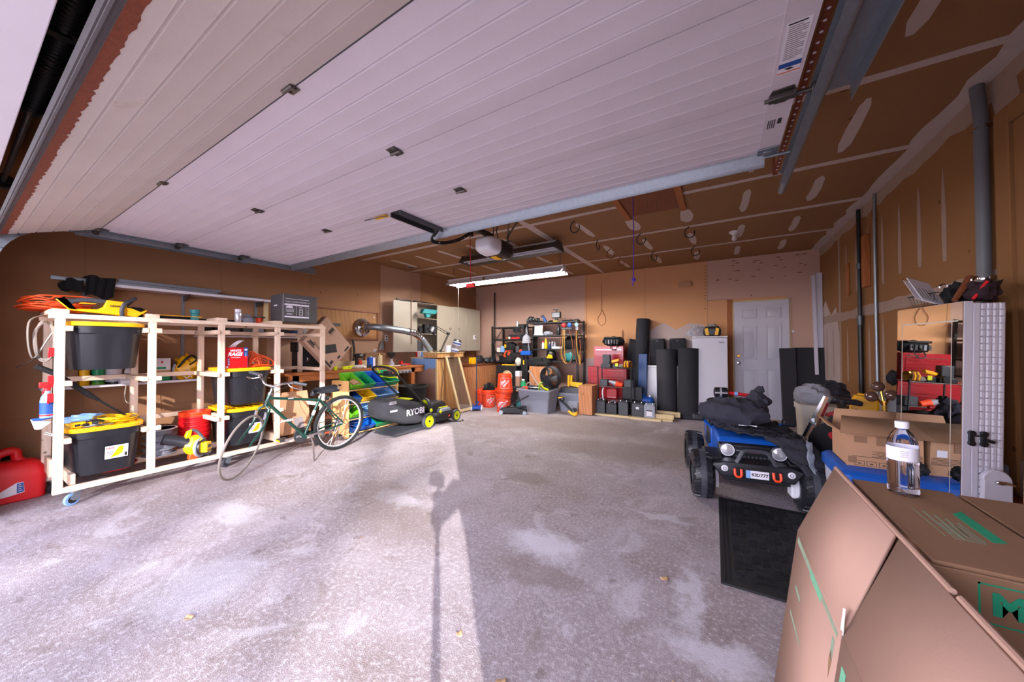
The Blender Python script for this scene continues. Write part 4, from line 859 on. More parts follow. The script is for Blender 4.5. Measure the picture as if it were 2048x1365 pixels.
t = thing('yellow_bag', 'yellow tool bag with black straps slumped on the lower shelf', 'bag', (-5.33, 1.5, ZS)); m_ = MB(); lump(m_, (0, 0, .12), (.1, .1, .15), 6, .2, flat=0); m_.obj('bag', 'tool_yellow', t)
MB().tube(smooth_path([(.06, -.09, .14), (.1, -.03, .24), (.09, .03, .27), (.11, .09, .2)]), .012, 8).obj('strap', 'black_paint', t); MB().tube(smooth_path([(.1, .0, .17), (.115, .05, .22), (.1, .1, .28)]), .008, 8).obj('strap', 'black_paint', t)
bottle('tall amber jug nearest the near end of the lower shelf', (-5.33, .66, ZS), .05, .25, 'cardboard_dark', 'white_plastic', .35)
bottle('amber jug second from the near end of the lower shelf', (-5.33, .745, ZS), .035, .24, 'tool_yellow', 'black_plastic', .4)
can('dark green tin with leafy label on the lower shelf', (-5.34, .835, ZS), .042, .21, 'lime', 'dark_grey', 'green')
can('black and white striped pail on the lower shelf', (-5.34, .94, ZS), .058, .2, 'black_paint', 'black_plastic', 'paper')
bottle('white and blue bottle beside the striped pail', (-5.3, 1.03, ZS), .028, .2, 'white_plastic', 'dark_grey', band='ink_grey')
tag(MB().box(-.05, .05, -.04, .04, 0, .035).prism([(-.04, .035), (.04, .035), (.02, .055), (-.03, .06)], -.03, .03, 'x').obj('sander', 'white_plastic', None, (-5.25, 1.0, ZS), bev=.006), 'small white sander on the lower shelf front edge', 'power tool')
cord('lamp_cord', 'thin pale cord looping below the lower shelf', 'cable_white', [(-5.19, 1.0, .91), (-5.17, .985, .8), (-5.18, 1.0, .72), (-5.19, 1.04, .71), (-5.2, 1.08, .76)], .003, 'cord', 6)
cord('string_light', 'white cord with small plug hung over the back rail', 'cable_white', [(-5.13, 1.42, .96), (-5.13, 1.45, .93), (-5.13, 1.48, .98), (-5.13, 1.46, 1.03), (-5.13, 1.44, 1.0), (-5.13, 1.49, .94)], .005, 'cord', 5)
# row of things on the middle shelf, seen through the rack top
ZM = 1.417
for k, (y, w_, h, m_, l_) in enumerate(((1.66, .1, .13, 'black_paint', 'black case nearest the near end of the middle shelf'), (1.79, .11, .12, 'black_plastic', 'black case second along the middle shelf'), (1.92, .13, .12, 'dark_grey', 'dark grey toolbox in the middle of the shelf row'), (2.09, .13, .11, 'grey_steel_box', 'grey metal box past the toolbox in the shelf row'), (2.215, .09, .12, 'grey_plastic', 'pale grey box before the brown box'), (2.33, .08, .12, 'cardboard_dark', 'small brown box on the middle shelf'), (2.43, .07, .12, 'paper', 'white packet beside the small brown box'), (2.53, .1, .1, 'black_paint', 'black radio case near the shelf far end'))):
    carton('shelf_box', l_, (-5.32, y, ZM), (.15, w_, h), m_, group='boxes on the middle shelf')
o = MB(); lump(o, (0, 0, .045), (.07, .08, .05), 21, .2, flat=0); tag(o.obj('baseball_hat', 'navy', None, (-5.3, 2.66, ZM)), 'dark blue cap at the far end of the middle shelf', 'cap')
o = MB(); lump(o, (0, 0, .07), (.06, .07, .08), 22, .2, flat=0); tag(o.obj('white_bag', 'film', None, (-5.32, 2.79, ZM)), 'bunched pale plastic bag ending the middle shelf row', 'bag')
tag(MB().box(-.005, .005, -.03, .03, 0, .42).obj('wall_plank', 'pale_wood', None, (-5.46, 2.375, 1.5)), 'pale narrow board on the wall behind the dark carton', 'board')

# ================================================================== workbench and the things on it
wb = thing('workbench', 'long wooden workbench with thick brown top along the left wall', 'workbench', (-5.2, 3.6, 0))
MB().box(-.28, .3, -1.25, 1.26, .885, .925).obj('top', 'fir', wb, bev=.003)
MB().box(.24, .29, -1.2, 1.25, .8, .885).obj('apron', 'fir', wb, bev=.003)
for y in (-1.1, .98): MB().box(.2, .29, y-.045, y+.045, 0, .885).obj('leg', 'fir_z', wb, bev=.003); MB().box(-.27, -.18, y-.045, y+.045, 0, .885).obj('leg', 'fir_z', wb, bev=.003)
MB().box(-.25, .25, -1.2, 1.25, .2, .225).obj('lower_shelf', 'redwood', wb)
MB().box(-.285, -.275, -1.25, 1.25, .1, .88).obj('back_panel', 'cardboard_dark', wb)
t = thing('hook_rail', 'grey rail of coat hooks below the bench top', 'hook rail', (-4.905, 4.33, .8)); MB().box(0, .012, -.14, .2, 0, .05).obj('rail', 'grey_plastic', t, bev=.002)
for k in range(4): MB().lathe([(.012, 0), (.008, .012), (.014, .022), (0, .026)], 12, 0, (.012, -.1+k*.08, .025), (1, 0, 0)).obj('hook', 'dark_grey', t)
t = thing('plywood_board', 'varnished plywood board framed in dark strips on the left wall', 'board', (XL, 3.5, 1.64))
MB().box(0, .012, -.95, .72, -.22, .25).obj('panel', 'ply_dark', t)
for b in ((-.95, .74, .25, .275), (-.95, .74, -.25, -.22), (.72, .75, -.25, .275)): MB().box(0, .026, *b).obj('frame_strip', 'redwood', t, bev=.002)
MB().box(.012, .018, -.15, .0, -.02, .03).obj('dark_plate', 'black_paint', t)
MB().lathe([(0, .006), (.012, .003), (.014, 0)], 12, 0, (.014, .66, .18), (1, 0, 0)).obj('button', 'white_plastic', t)
for y, l_ in ((4.44, 'white double outlet on the wall above the bench'), (4.83, 'pale outlet cover on the wall beside the metal cabinet')):
    t = thing('wall_outlet', l_, 'outlet', (XL+.002, y, 1.44)); MB().box(0, .008, -.037, .037, -.06, .06).obj('plate', 'white_plastic', t, bev=.003); MB().box(.008, .0095, -.017, .017, .01, .04).box(.008, .0095, -.017, .017, -.04, -.01).obj('socket', 'dark_grey' if y < 4.5 else 'white_plastic', t)
# duct from the wall flange to the cyclone box
t = thing('dust_duct', 'silver metal duct bending from a wall flange down to the wooden box', 'duct', (-5.45, 3.9, 1.62))
MB().lathe([(.16, 0), (.16, .006), (.12, .02), (.085, .04), (.062, .09), (.06, .12)], 30, 0, (0, 0, 0), (1, 0, 0)).obj('flange', 'chrome', t)
dp = [Vector((.1, .0, 0)), Vector((.2, .02, .005)), Vector((.33, .12, -.005)), Vector((.4, .3, -.025)), Vector((.48, .62, -.065)), Vector((.5, .74, -.09)), Vector((.52, .83, -.14)), Vector((.545, .9, -.2)), Vector((.6, 1.07, -.42))]
MB().tube(smooth_path(dp[:5], 5), .058, 20).obj('pipe', 'galv', t)
m_ = MB(); pp = smooth_path(dp[4:8], 6); m_.tube(pp, [.064 if i % 3 else .067 for i in range(len(pp))], 20); m_.obj('elbow', 'chrome', t)
m_ = MB(); m_.tube([dp[7], dp[8]], .058, 20); m_.obj('pipe', 'galv', t)
pp = smooth_path([dp[8], dp[8]+Vector((.03, .08, -.06)), dp[8]+Vector((.05, .14, -.08)), dp[8]+Vector((.1, .2, -.09))], 5); MB().tube(pp, [.05 if i % 2 else .045 for i in range(len(pp))], 16).obj('flex_end', 'chrome', t)
ZW = .926
def wt(name, label, cat, y, x=-5.1, rz=0, z=ZW): return thing(name, label, cat, (x, y, z), rz)
# leaning folded carton printed in black, diamond-wise
t = thing('folded_carton', 'brown carton standing on its corner at the rack far end', 'box', (-4.81, 2.93, .93), rot=(radians(45), 0, radians(7)))
MB().box(-.1, 0, -.0, .5, .0, .6, 0).obj('carton', 'cardboard_pink', t, bev=.002)
MB().prism([(.11, .24), (.26, .12), (.33, .22), (.18, .34)], -.002, .002, 'x').obj('cut_out', 'black_paint', t)
q = MB()
for a, b in (((.35, .36), (.47, .365)), ((.36, .38), (.46, .43)), ((.04, .42), (.055, .56)), ((.06, .44), (.09, .54)), ((.02, .04), (.05, .24)), ((.06, .06), (.12, .1)), ((.36, .02), (.46, .05)), ((.2, .03), (.26, .06))): q.box(.0, .0012, a[0], b[0], a[1], b[1])
q.obj('black_print', 'ink_black', t)
text('lettering', 'FRAGILE', .045, 'ink_black', t, (.001, .1, .4), (radians(90), radians(90), radians(90)))
t = wt('black_toolbox', 'black toolbox with silver latch and trim on the bench behind the rack', 'toolbox', 2.78, -5.15)
MB().box(-.1, .1, -.17, .17, 0, .28).obj('body', 'black_plastic', t, bev=.01); MB().box(.1, .108, -.16, .16, .06, .075).obj('trim_strip', 'chrome', t); MB().box(.1, .112, -.06, -.02, .14, .2).obj('latch', 'chrome', t, bev=.003); MB().box(-.1, .1, -.19, .19, .28, .42).obj('upper_tray', 'black_paint', t, bev=.01)
o = MB(); lump(o, (0, 0, .05), (.06, .06, .06), 31, .1, flat=0); tag(o.obj('dust_mask', 'grey_plastic', None, (-5.08, 2.83, 1.206)), 'pale grey dust mask resting on the black toolbox', 'mask')
t = wt('yellow_level', 'lime yellow spirit level lying on the bench', 'level', 3.32, -4.98, .3); MB().box(-.012, .012, -.13, .13, 0, .05).obj('bar', 'lime_yellow', t, bev=.003); MB().box(.0121, .013, -.02, .02, .015, .035).obj('vial', 'lime', t)
tag(MB().box(-.012, .012, -.025, .025, 0, .06).obj('tape_reel', 'lime_yellow', None, (-4.93, 3.07, ZW), bev=.004), 'small lime tape case at the bench front edge', 'tape measure')
t = wt('green_tray', 'small green parts tray on the bench', 'tray', 3.42, -5.05); MB().box(-.05, .05, -.07, .07, 0, .035).obj('tray', 'green', t, bev=.006)
t = wt('wood_offcut', 'pale wood offcut lying across the back of the bench', 'board', 3.55, -5.32); MB().box(-.04, .04, -.3, .45, 0, .11).obj('board', 'pale_wood', t, bev=.003)
o = MB(); lump(o, (0, 0, .025), (.06, .12, .03), 33, .25, flat=0); tag(o.obj('work_glove', 'cable_white', None, (-4.98, 3.5, ZW)), 'crumpled pale work glove on the bench front', 'glove')
t = wt('bench_grinder', 'dark benchtop grinder with orange body', 'grinder', 3.62, -5.15); m_ = MB(); lump(m_, (0, 0, .2), (.06, .09, .04), 35, .15); m_.obj('head', 'black_plastic', t); MB().box(-.02, .02, -.06, -.03, 0, .2).obj('arm', 'black_paint', t); MB().cyl((0, .02, 0), (0, .02, .12), .035, .03).obj('motor', 'orange', t); MB().box(-.05, .05, -.09, .09, 0, .02).obj('base', 'black_paint', t)
tag(MB().cyl((0, 0, 0), (0, 0, .05), .04).obj('black_cup', 'black_plastic', None, (-5.0, 3.7, ZW)), 'short black cup beside the orange motor', 'cup')
carton('thinner_tin', 'blue rectangular tin with white side on the bench', (-5.05, 3.78, ZW), (.07, .11, .17), 'blue', 'tin', extra=(('white_side', 'ink_white', (.0355, .0362, .01, .054, .01, .165)), ('spout', 'white_plastic', (-.01, .01, -.01, .01, .17, .185))))
t = wt('glass_jar', 'tall glass jar full of pale beans on the bench', 'jar', 3.93, -5.02); MB().lathe([(.04, 0), (.042, .01), (.042, .19), (.035, .21)], 18).obj('jar', 'pale_wood', t); MB().lathe([(.038, .205), (.038, .228), (0, .23)], 18).obj('lid', 'brass', t)
t = wt('oil_funnel', 'black funnel propped in a clear flask on the bench', 'funnel', 4.2, -5.05); MB().lathe([(.012, .08), (.02, .15), (.07, .2), (.075, .25), (.07, .25), (.06, .2), (0, .17)], 20).obj('cone', 'black_plastic', t); MB().lathe([(.05, 0), (.05, .05), (.02, .1), (.018, .14)], 16).obj('flask', 'frost', t)
t = wt('cardboard_tray', 'open brown cardboard tray tilted against the wall', 'box', 4.05, -5.36); MB().at((0, 0, .07), (0, .3, 0)).box(-.03, .03, -.2, .22, 0, .17).obj('tray', 'cardboard_dark', t, bev=.003); MB().box(.0, .02, -.02, .12, .12, .22).obj('flap', 'cardboard', t)
t = wt('red_clamp', 'red bar clamp lying on the far part of the bench', 'clamp', 4.55, -5.1); MB().box(-.03, .03, -.1, .1, 0, .03).obj('bar', 'red', t, bev=.004); MB().box(-.03, .03, -.11, -.07, .03, .08).obj('jaw', 'red', t, bev=.004); MB().tube([(0, .08, .03), (0, .14, .05)], .012).obj('handle', 'black_plastic', t)
t = wt('wall_cup', 'white paper cup hung sideways on the wall over the bench', 'cup', 4.12, -5.43, 0, 1.2); MB().cyl((0, 0, 0), (.05, .02, -.01), .03, .036).obj('cup', 'white_plastic', t); MB().cyl((.05, .02, -.01), (.052, .0208, -.0104), .03, .03).obj('opening', 'cardboard_dark', t)
t = wt('hand_saw', 'hand saw hung upright on the wall above the bench', 'saw', 4.3, -5.45, 0, 1.2); MB().prism([(-.03, 0), (-.06, .0), (.02, .22), (.04, .2), (.07, .02)], 0, .004, 'x').obj('blade', 'galv', t); MB().tube(smooth_path([(.002, -.06, -.01), (.002, .0, .02), (.002, .06, 0), (.002, .07, .08), (.002, .05, .18)]), .01).obj('handle', 'redwood', t)
for k, (y, z, h, m_, l_) in enumerate(((3.72, 1.0, .4, 'steel_dark', 'dark pipe wrench hung below the plywood board'), (3.42, 1.26, .1, 'redwood', 'wooden handled tool hung below the board'), (3.3, 1.02, .22, 'black_paint', 'black bottle rack on the wall behind the green tray'))):
    tag(MB().tube(smooth_path([(0, 0, 0), (.01, .01, h*.5), (0, -.01 if k != 1 else .09, h)]), [.02]+[.018]*11+[.022], 8).obj('hung_tool', m_, None, (-5.45, y, z)), l_, 'tool', 'tools hung on the wall above the bench')
sm = (('screwdriver', 4.0, -4.95, 'red'), ('file', 4.12, -5.0, 'galv'), ('wrench', 4.3, -4.96, 'chrome'), ('chisel', 4.42, -5.02, 'black_plastic'), ('plier', 4.38, -4.93, 'dark_grey'), ('scraper', 4.22, -4.93, 'cable_white'))
for nm, y, x, m_ in sm: tag(MB().tube([(0, -.05, .012), (.02, .06, .01)], [.012, .007], 8).obj(nm, m_, None, (x, y, ZW)), {'screwdriver': 'small red screwdriver lying on the bench past the jar', 'file': 'grey file on the bench before the flask', 'wrench': 'shiny wrench on the bench past the flask', 'chisel': 'black handled chisel on the bench near the red clamp', 'plier': 'dark pliers at the bench edge near the clamp', 'scraper': 'pale scraper at the front edge of the bench'}[nm], nm.replace('plier', 'pliers'))

# ================================================================== metal wall cabinets
cb = thing('metal_cabinet', 'beige metal wall cabinet with its near door swung open', 'cabinet', (XL, 5.52, 1.17))
b = MB().box(0, .29, -.57, -.56, 0, 1.0).box(0, .29, .555, .565, 0, 1.0).box(0, .29, -.57, .565, .99, 1.0).box(0, .29, -.57, .565, 0, .012).box(0, .01, -.57, .565, 0, 1.0).box(.01, .28, -.56, .555, .36, .37).box(.01, .28, -.56, .555, .68, .69)
b.obj('body', 'beige_metal', cb)
MB().at((.295, -.57, 0), (0, 0, radians(-8))).box(-.02, 0, -.53, 0, .0, .99).obj('door', 'beige_metal', cb, bev=.004)
d2 = MB().box(.285, .3, .0, .565, .0, .99).obj('door', 'beige_metal', cb, bev=.004); MB().torus((.304, .42, .5), (1, 0, 0), .022, .006).obj('handle', 'black_paint', d2)
cb2 = thing('metal_cabinet', 'grey-beige closed metal wall cabinet in the far left corner', 'cabinet', (XL, 6.6, 1.17))
MB().box(0, .27, -.5, .48, 0, 1.02).obj('body', 'beige_metal', cb2, bev=.003); MB().box(.272, .288, -.498, -.06, .0, 1.01).obj('door', 'beige_metal', cb2, bev=.004); MB().box(.272, .288, -.055, .478, .0, 1.01).obj('door', 'beige_metal', cb2, bev=.004)
MB().cyl((.288, -.36, .52), (.3, -.36, .52), .012).box(.288, .294, -.34, -.32, .48, .5).obj('lock', 'steel_dark', cb2)
t = thing('timer_box', 'small white timer box stuck on the far metal cabinet', 'timer', (XL+.29, 6.83, 1.5)); MB().box(0, .03, -.045, .045, -.06, .05).obj('case', 'white_plastic', t, bev=.005); MB().box(.03, .031, -.0, .035, -.01, .03).obj('window', 'dark_grey', t); MB().tube([(.01, .0, -.06), (.02, .03, -.15), (.012, .06, -.32)], .004).obj('cord', 'cable_white', t)
for nm, x, y, z, r, h, m_, l_ in (('paint_pail', -5.32, 5.1, 1.185, .07, .3, 'dark_grey', 'dark pail inside the open metal cabinet'), ('paint_pail', -5.32, 5.3, 1.185, .08, .14, 'grey_plastic', 'grey pail on the cabinet bottom'), ('sack', -5.31, 5.32, 1.545, .09, .2, 'black_paint', 'black tin on the cabinet middle level'), ('paint_pail', -5.3, 5.12, 1.545, .06, .12, 'black_plastic', 'small black tin on the cabinet middle level')):
    can(l_, (x, y, z), r, h, m_, 'dark_grey', None, 'paint_tin', 'tin')
tag(MB().box(-.02, .02, -.55, .5, 0, .025).box(-.035, .035, -.1, .45, .025, .035).obj('black_rail', 'black_paint', None, (-5.3, 5.05, 2.171), rot=(0, 0, .05)), 'long black rail lying on top of the near metal cabinet', 'rail')
t = thing('work_light', 'teal glass work light hung in front of the open cabinet', 'work light', (-5.02, 5.08, 1.96)); MB().prism([(-.2, -.03), (-.15, .06), (.2, .06), (.22, .03), (.15, -.03)], -.05, .05, 'x').obj('housing', 'teal', t, bev=.008); MB().prism([(-.07, -.11), (.0, -.1), (.05, -.04), (-.1, -.03)], -.04, .04, 'x').obj('guard', 'teal', t, bev=.008); MB().tube([(0, .1, .06), (-.1, .25, .1), (-.17, .4, .17)], .012).obj('arm', 'black_paint', t)
# cord dangling from a ceiling box
t = thing('ceiling_cable', 'brown cord hanging from a dark ceiling hole near the left wall', 'cord', (-5.15, 4.76, ZC)); MB().lathe([(.07, 0), (.07, -.006), (.0, -.006)], 20).obj('hole_cover', 'black_paint', t); MB().lathe([(.085, 0), (.085, -.004), (.072, -.004)], 20, cap=False).obj('rim', 'compound', t)
MB().tube([(0, 0, -.006), (-.03, .03, -.3), (-.06, .05, -.8), (-.05, .05, -1.5)], .007, 6).obj('cord', 'cardboard_dark', t)
# ================================================================== bicycle
def bicycle():
    t = thing('bicycle', 'dark green city bicycle on its kickstand in front of the lumber rack', 'bicycle', (-4.06, 2.034, 0), rot=(0, radians(6), radians(3.3)))
    R = .338; ra, fa = Vector((0, .555, R)), Vector((0, -.55, R))
    BB, SC_, HT, HB = Vector((0, .115, .272)), Vector((0, .265, .675)), Vector((0, -.275, .79)), Vector((0, -.305, .69))
    ax = (HT-HB).normalized()
    ST = Matrix.Translation(HB) @ Matrix.Rotation(radians(36), 4, ax) @ Matrix.Translation(-HB)
    f = MB()
    f.tube([HB-ax*.01, HT], .019, 14).tube([HT-ax*.035, SC_+Vector((0, -.0, -.015))], .0145, 12).tube([HB+ax*.025, BB], .017, 12).tube([BB, SC_+(SC_-BB).normalized()*.03], .0155, 12)
    f.cyl(BB+Vector((-.036, 0, 0)), BB+Vector((.036, 0, 0)), .021, n=14)
    for s in (-1, 1):
        f.tube([SC_+Vector((s*.015, .0, -.01)), Vector((s*.045, .42, .49)), ra+Vector((s*.062, 0, .01))], .0085, 8).tube([BB+Vector((s*.02, 0, 0)), Vector((s*.045, .27, .285)), ra+Vector((s*.062, -.01, -.005))], .0095, 8)
    f.box(-.04, .04, .37, .385, .515, .53); f.obj('frame', 'bike_green', t)
    g = MB(); g.M = ST
    tp = HB+Vector((0, -.03, -.06))
    for s in (-1, 1): g.tube([HB+Vector((0, 0, -.01)), HB+Vector((s*.045, -.008, -.04)), HB+Vector((s*.055, -.06, -.2)), fa+Vector((s*.055, 0, .01))], [.014, .014, .0125, .009], 10)
    g.obj('fork', 'bike_green', t)
    def wheel(c, M, nm):
        o = MB(); o.M = M; o.torus(c, (1, 0, 0), R-.021, .0215, 56, 12); w_ = o.obj('wheel', 'black_rubber', t)
        k = MB(); k.M = M; k.torus(c, (1, 0, 0), R-.047, .011, 56, 6); k.obj('rim', 'reflector', w_)
        h = MB(); h.M = M; h.cyl(c+Vector((-.05, 0, 0)), c+Vector((.05, 0, 0)), .006, n=8).cyl(c+Vector((-.035, 0, 0)), c+Vector((.035, 0, 0)), .016).cyl(c+Vector((-.033, 0, 0)), c+Vector((-.029, 0, 0)), .024).cyl(c+Vector((.033, 0, 0)), c+Vector((.029, 0, 0)), .024)
        h.obj('hub', 'chrome', w_)
        s_ = MB(); s_.M = M
        for i in range(32):
            a = 2*pi*i/32; b = a+(.42 if i % 4 < 2 else -.42); s = 1 if i % 2 else -1
            s_.tube([c+Vector((s*.03, .022*cos(b), .022*sin(b))), c+Vector((s*.004, (R-.044)*cos(a), (R-.044)*sin(a)))], .0012, 4, cap=False)
        s_.obj('spokes', 'chrome', w_)
    wheel(ra, Matrix(), 'rear'); wheel(fa, ST, 'front')
    # tan sidewall on the front tyre
    o = MB(); o.M = ST; o.torus(fa, (1, 0, 0), R-.04, .0105, 56, 8); o.obj('tyre_sidewall', 'coil_grey', t)
    b = MB(); b.M = ST; stp = HT+ax*.09
    b.cyl(HT, stp, .0125, n=12).tube([HT+ax*.07, stp+Vector((0, -.06, .02))], .013, 10).cyl(HT, HT+ax*.02, .021); b.obj('stem', 'chrome', t)
    hb = MB(); hb.M = ST; c = stp+Vector((0, -.06, .022))
    hb.tube(smooth_path([c+Vector((-.27, .13, .045)), c+Vector((-.17, .095, .05)), c+Vector((-.09, .02, .03)), c+Vector((-.04, 0, 0)), c+Vector((.04, 0, 0)), c+Vector((.09, .02, .03)), c+Vector((.17, .095, .05)), c+Vector((.27, .13, .045))], 5), .0115, 10)
    hb.obj('handlebar', 'chrome', t)
    for s in (-1, 1):
        q = MB(); q.M = ST; q.tube([c+Vector((s*.17, .095, .05)), c+Vector((s*.285, .137, .043))], .0165, 12); q.obj('grip', 'dark_grey', t)
        q = MB(); q.M = ST; q.tube(smooth_path([c+Vector((s*.14, .05, .04)), c+Vector((s*.19, .03, .02)), c+Vector((s*.26, .07, .005)), c+Vector((s*.275, .08, .01))], 4), .006, 8).cyl(c+Vector((s*.15, .08, .05)), c+Vector((s*.165, .09, .05)), .02); q.obj('brake_lever', 'chrome', t)
        q = MB(); q.M = ST; q.tube(smooth_path([c+Vector((s*.16, .06, .03)), c+Vector((s*.1, -.05, -.03)), c+Vector((s*.03, -.03, -.12)), HB+Vector((0, -.04, -.02))], 5), .003, 5); q.obj('brake_cable', 'black_paint', t)
    q = MB(); q.M = ST
    for s in (-1, 1): q.box(s*.045-.008, s*.045+.008, -.375, -.35, .56, .64)
    q.obj('brake', 'chrome', t)
    for s in (-1, 1): MB().box(s*.045-.008, s*.045+.008, .345, .375, .55, .63).obj('brake', 'steel_dark', t)
    MB().cyl(SC_, SC_+Vector((0, .02, .07)), .013).cyl(SC_+Vector((0, 0, .01)), SC_+Vector((0, .004, .03)), .019).obj('seat_post', 'chrome', t)
    MB().cyl((.0, .345, .67), (0, .372, .667), .026).obj('rear_reflector', 'black_plastic', t)
    sd = MB()
    def sad(u, v):
        y = .165+.29*u; wd = .018+.085*max(0, (u-.3)/.7)**1.1*(1-.25*max(0, u-.8)/.2); a = pi*(v*1.3-.15)
        return (wd*cos(a), y, .772+.035*sin(a)*(1-.2*u)+.018*u*u-.018*(u < .08)-.028*(abs(cos(a))**3))
    sd.grid(sad, 14, 14); sd.obj('saddle', 'black_plastic', t, solid=.008)
    MB().tube([(-.02, .22, .755), (-.02, .3, .735), (-.03, .42, .76)], .004).tube([(.02, .22, .755), (.02, .3, .735), (.03, .42, .76)], .004).obj('saddle_rails', 'chrome', t)
    cr = MB().lathe([(.085, -.002), (.085, .002), (.03, .004), (.03, -.004), (.085, -.002)], 36, 0, BB+Vector((-.05, 0, 0)), (1, 0, 0), cap=False); cr.obj('chainring', 'steel_dark', t)
    for s, a, nm in ((1, radians(12), 'near'), (-1, radians(192), 'far')):
        e = BB+Vector((s*.075, .17*cos(a), .17*sin(a)*.4+(.02 if s > 0 else -.02)))
        MB().beam(BB+Vector((s*.045, 0, 0)), e, .018, .026, 0, (0, 0, 1)).obj('crank', 'chrome', t, bev=.004)
        p = MB().box(.0, .085, -.045, .045, -.012, .012, 0).box(.088, .092, -.03, .03, -.008, .008, 1)
        if s < 0: p = MB().box(-.085, 0, -.045, .045, -.012, .012, 0).box(-.08, -.01, -.05, -.046, -.008, .008, 1)
        p.obj('pedal', ['steel_dark', 'orange' if s > 0 else 'bin_yellow'], t, e, bev=.003)
    ch = []
    for i in range(9): ch.append(BB+Vector((-.05, -.085*sin(pi*i/8), .085*cos(pi*i/8))))
    for i in range(9): ch.append(ra+Vector((-.05, .04*sin(pi*i/8), -.04*cos(pi*i/8))))
    MB().tube(ch, .0045, 5, closed=True).obj('chain', 'steel_dark', t)
    MB().lathe([(.02, -.012), (.05, -.01), (.04, .005), (.025, .015)], 24, 0, ra+Vector((-.045, 0, 0)), (1, 0, 0)).obj('cassette', 'steel_bracket', t)
    MB().beam(ra+Vector((-.06, 0, -.02)), ra+Vector((-.06, -.03, -.1)), .012, .03, 0, (0, 1, 0)).cyl(ra+Vector((-.065, -.03, -.1)), ra+Vector((-.05, -.03, -.1)), .02).obj('derailleur', 'steel_dark', t)
    MB().tube([BB+Vector((.02, .06, -.0)), BB+Vector((.05, .08, -.1)), Vector((.185, .13, .022))], [.012, .0085, .0075], 8).obj('kickstand', 'chrome', t)
    d = (BB-HB).normalized(); ang = math.atan2(d.z, d.y)
    m1 = HB.lerp(BB, .48); text('lettering', 'UNIVEGA', .034, 'ink_white', t, (.0178, m1.y, m1.z), (radians(90), -ang if False else 0, radians(90)), bold=.001)
    D.objects[t.children[-1].name].rotation_euler = (Matrix.Rotation(ang, 3, 'X') @ Euler((radians(90), 0, radians(90))).to_matrix()).to_euler()
    m2 = HT.lerp(SC_, .38)+Vector((0, 0, -.02)); text('lettering', 'LIMITED', .016, 'ink_white', t, (.015, m2.y, m2.z-.0), (radians(90), 0, radians(90)))
    t.children[-1].rotation_euler = (Matrix.Rotation(math.atan2(SC_.z-HT.z, SC_.y-HT.y), 3, 'X') @ Euler((radians(90), 0, radians(90))).to_matrix()).to_euler()
    m3 = BB.lerp(SC_, .55); MB().tube([m3, BB.lerp(SC_, .68)], .0162, 10).obj('frame_sticker', 'paper', t)
bicycle()

# ================================================================== toy-bin rack
br = thing('bin_rack', 'wooden rack of coloured plastic bins behind the bicycle rear wheel', 'rack', (-4.59, 3.36, 0), radians(1))
for y in (-.43, .43):
    p = MB(); w_ = .19
    p.prism([(-w_, .03), (-w_, .78), (-w_+.02, .8), (w_-.02, .8), (w_, .78), (w_, .03), (w_-.03, 0), (w_-.09, 0), (.06, .05), (-.06, .05), (-w_+.09, 0), (-w_+.03, 0)], y-.009, y+.009, 'y')
    p.obj('end_panel', 'bamboo', br, bev=.003); MB().box(-.035, .035, y-.0096, y+.0096, .725, .75).obj('hand_slot', 'dark_grey', br, bev=.003)
ZR = (.665, .475, .262, .068)
for z in ZR:
    for x, dz in ((.2, 0), (-.12, .13)): MB().cyl((x, -.425, z+dz), (x, .425, z+dz), .008, n=10).obj('rod', 'bamboo', br)
def tray_bin(label, y0, y1, z, mat, deep=.13):
    t = thing('plastic_bin', label, 'bin', (-4.41, (y0+y1)/2, z+.012), radians(1), 'coloured bins in the toy rack', rot=(0, radians(20), radians(1)))
    w_ = (y1-y0)/2-.003; L = .3; h = deep
    out = [(-.0, -w_*.85, 0), (-L*.85, -w_*.85, 0), (-L*.85, w_*.85, 0), (0, w_*.85, 0)]; top = [(.03, -w_, h*.62), (-L, -w_, h), (-L, w_, h), (.03, w_, h*.62)]
    itop = [(.018, -w_+.008, h*.62), (-L+.01, -w_+.008, h), (-L+.01, w_-.008, h), (.018, w_-.008, h*.62)]; ib = [(-.008, -w_*.85+.006, .005), (-L*.85+.006, -w_*.85+.006, .005), (-L*.85+.006, w_*.85-.006, .005), (-.008, w_*.85-.006, .005)]
    lip = [(x+(.012 if x > 0 else -.008), y*1.03, zz-.0) for x, y, zz in top]
    b = MB(); b.add(out+lip+itop+ib, [(3, 2, 1, 0), (12, 13, 14, 15)]+[f for i in range(4) for f in ((i, (i+1) % 4, 4+(i+1) % 4, 4+i), (4+i, 4+(i+1) % 4, 8+(i+1) % 4, 8+i), (8+i, 8+(i+1) % 4, 12+(i+1) % 4, 12+i))])
    b.obj('bin', mat, t, bev=.003)
    return t
yb = 2.95
rows = [[(.0, .205, 'lime', 'lime bin with brown paper at the near end of the top row'), (.205, .395, 'green', 'deep green bin second along the top row'), (.395, .57, 'blue', 'blue bin third along the top row'), (.57, .83, 'green', 'green bin at the far end of the top row')],
        [(.0, .17, 'navy', 'navy bin at the near end of the second row'), (.17, .41, 'bin_yellow', 'yellow bin in the second row'), (.41, .82, 'sky_blue', 'wide pale blue bin in the second row')],
        [(.0, .2, 'lime', 'lime bin at the near end of the third row'), (.2, .45, 'sky_blue', 'pale blue bin in the third row'), (.45, .7, 'navy', 'navy bin in the third row behind the mower bag')],
        [(.0, .4, 'blue', 'wide bright blue bin in the bottom row'), (.4, .82, 'green', 'wide green bin in the bottom row')]]
for z, row in zip(ZR, rows):
    for a, b_, m_, l_ in row: tray_bin(l_, yb+a, yb+b_, z, m_)
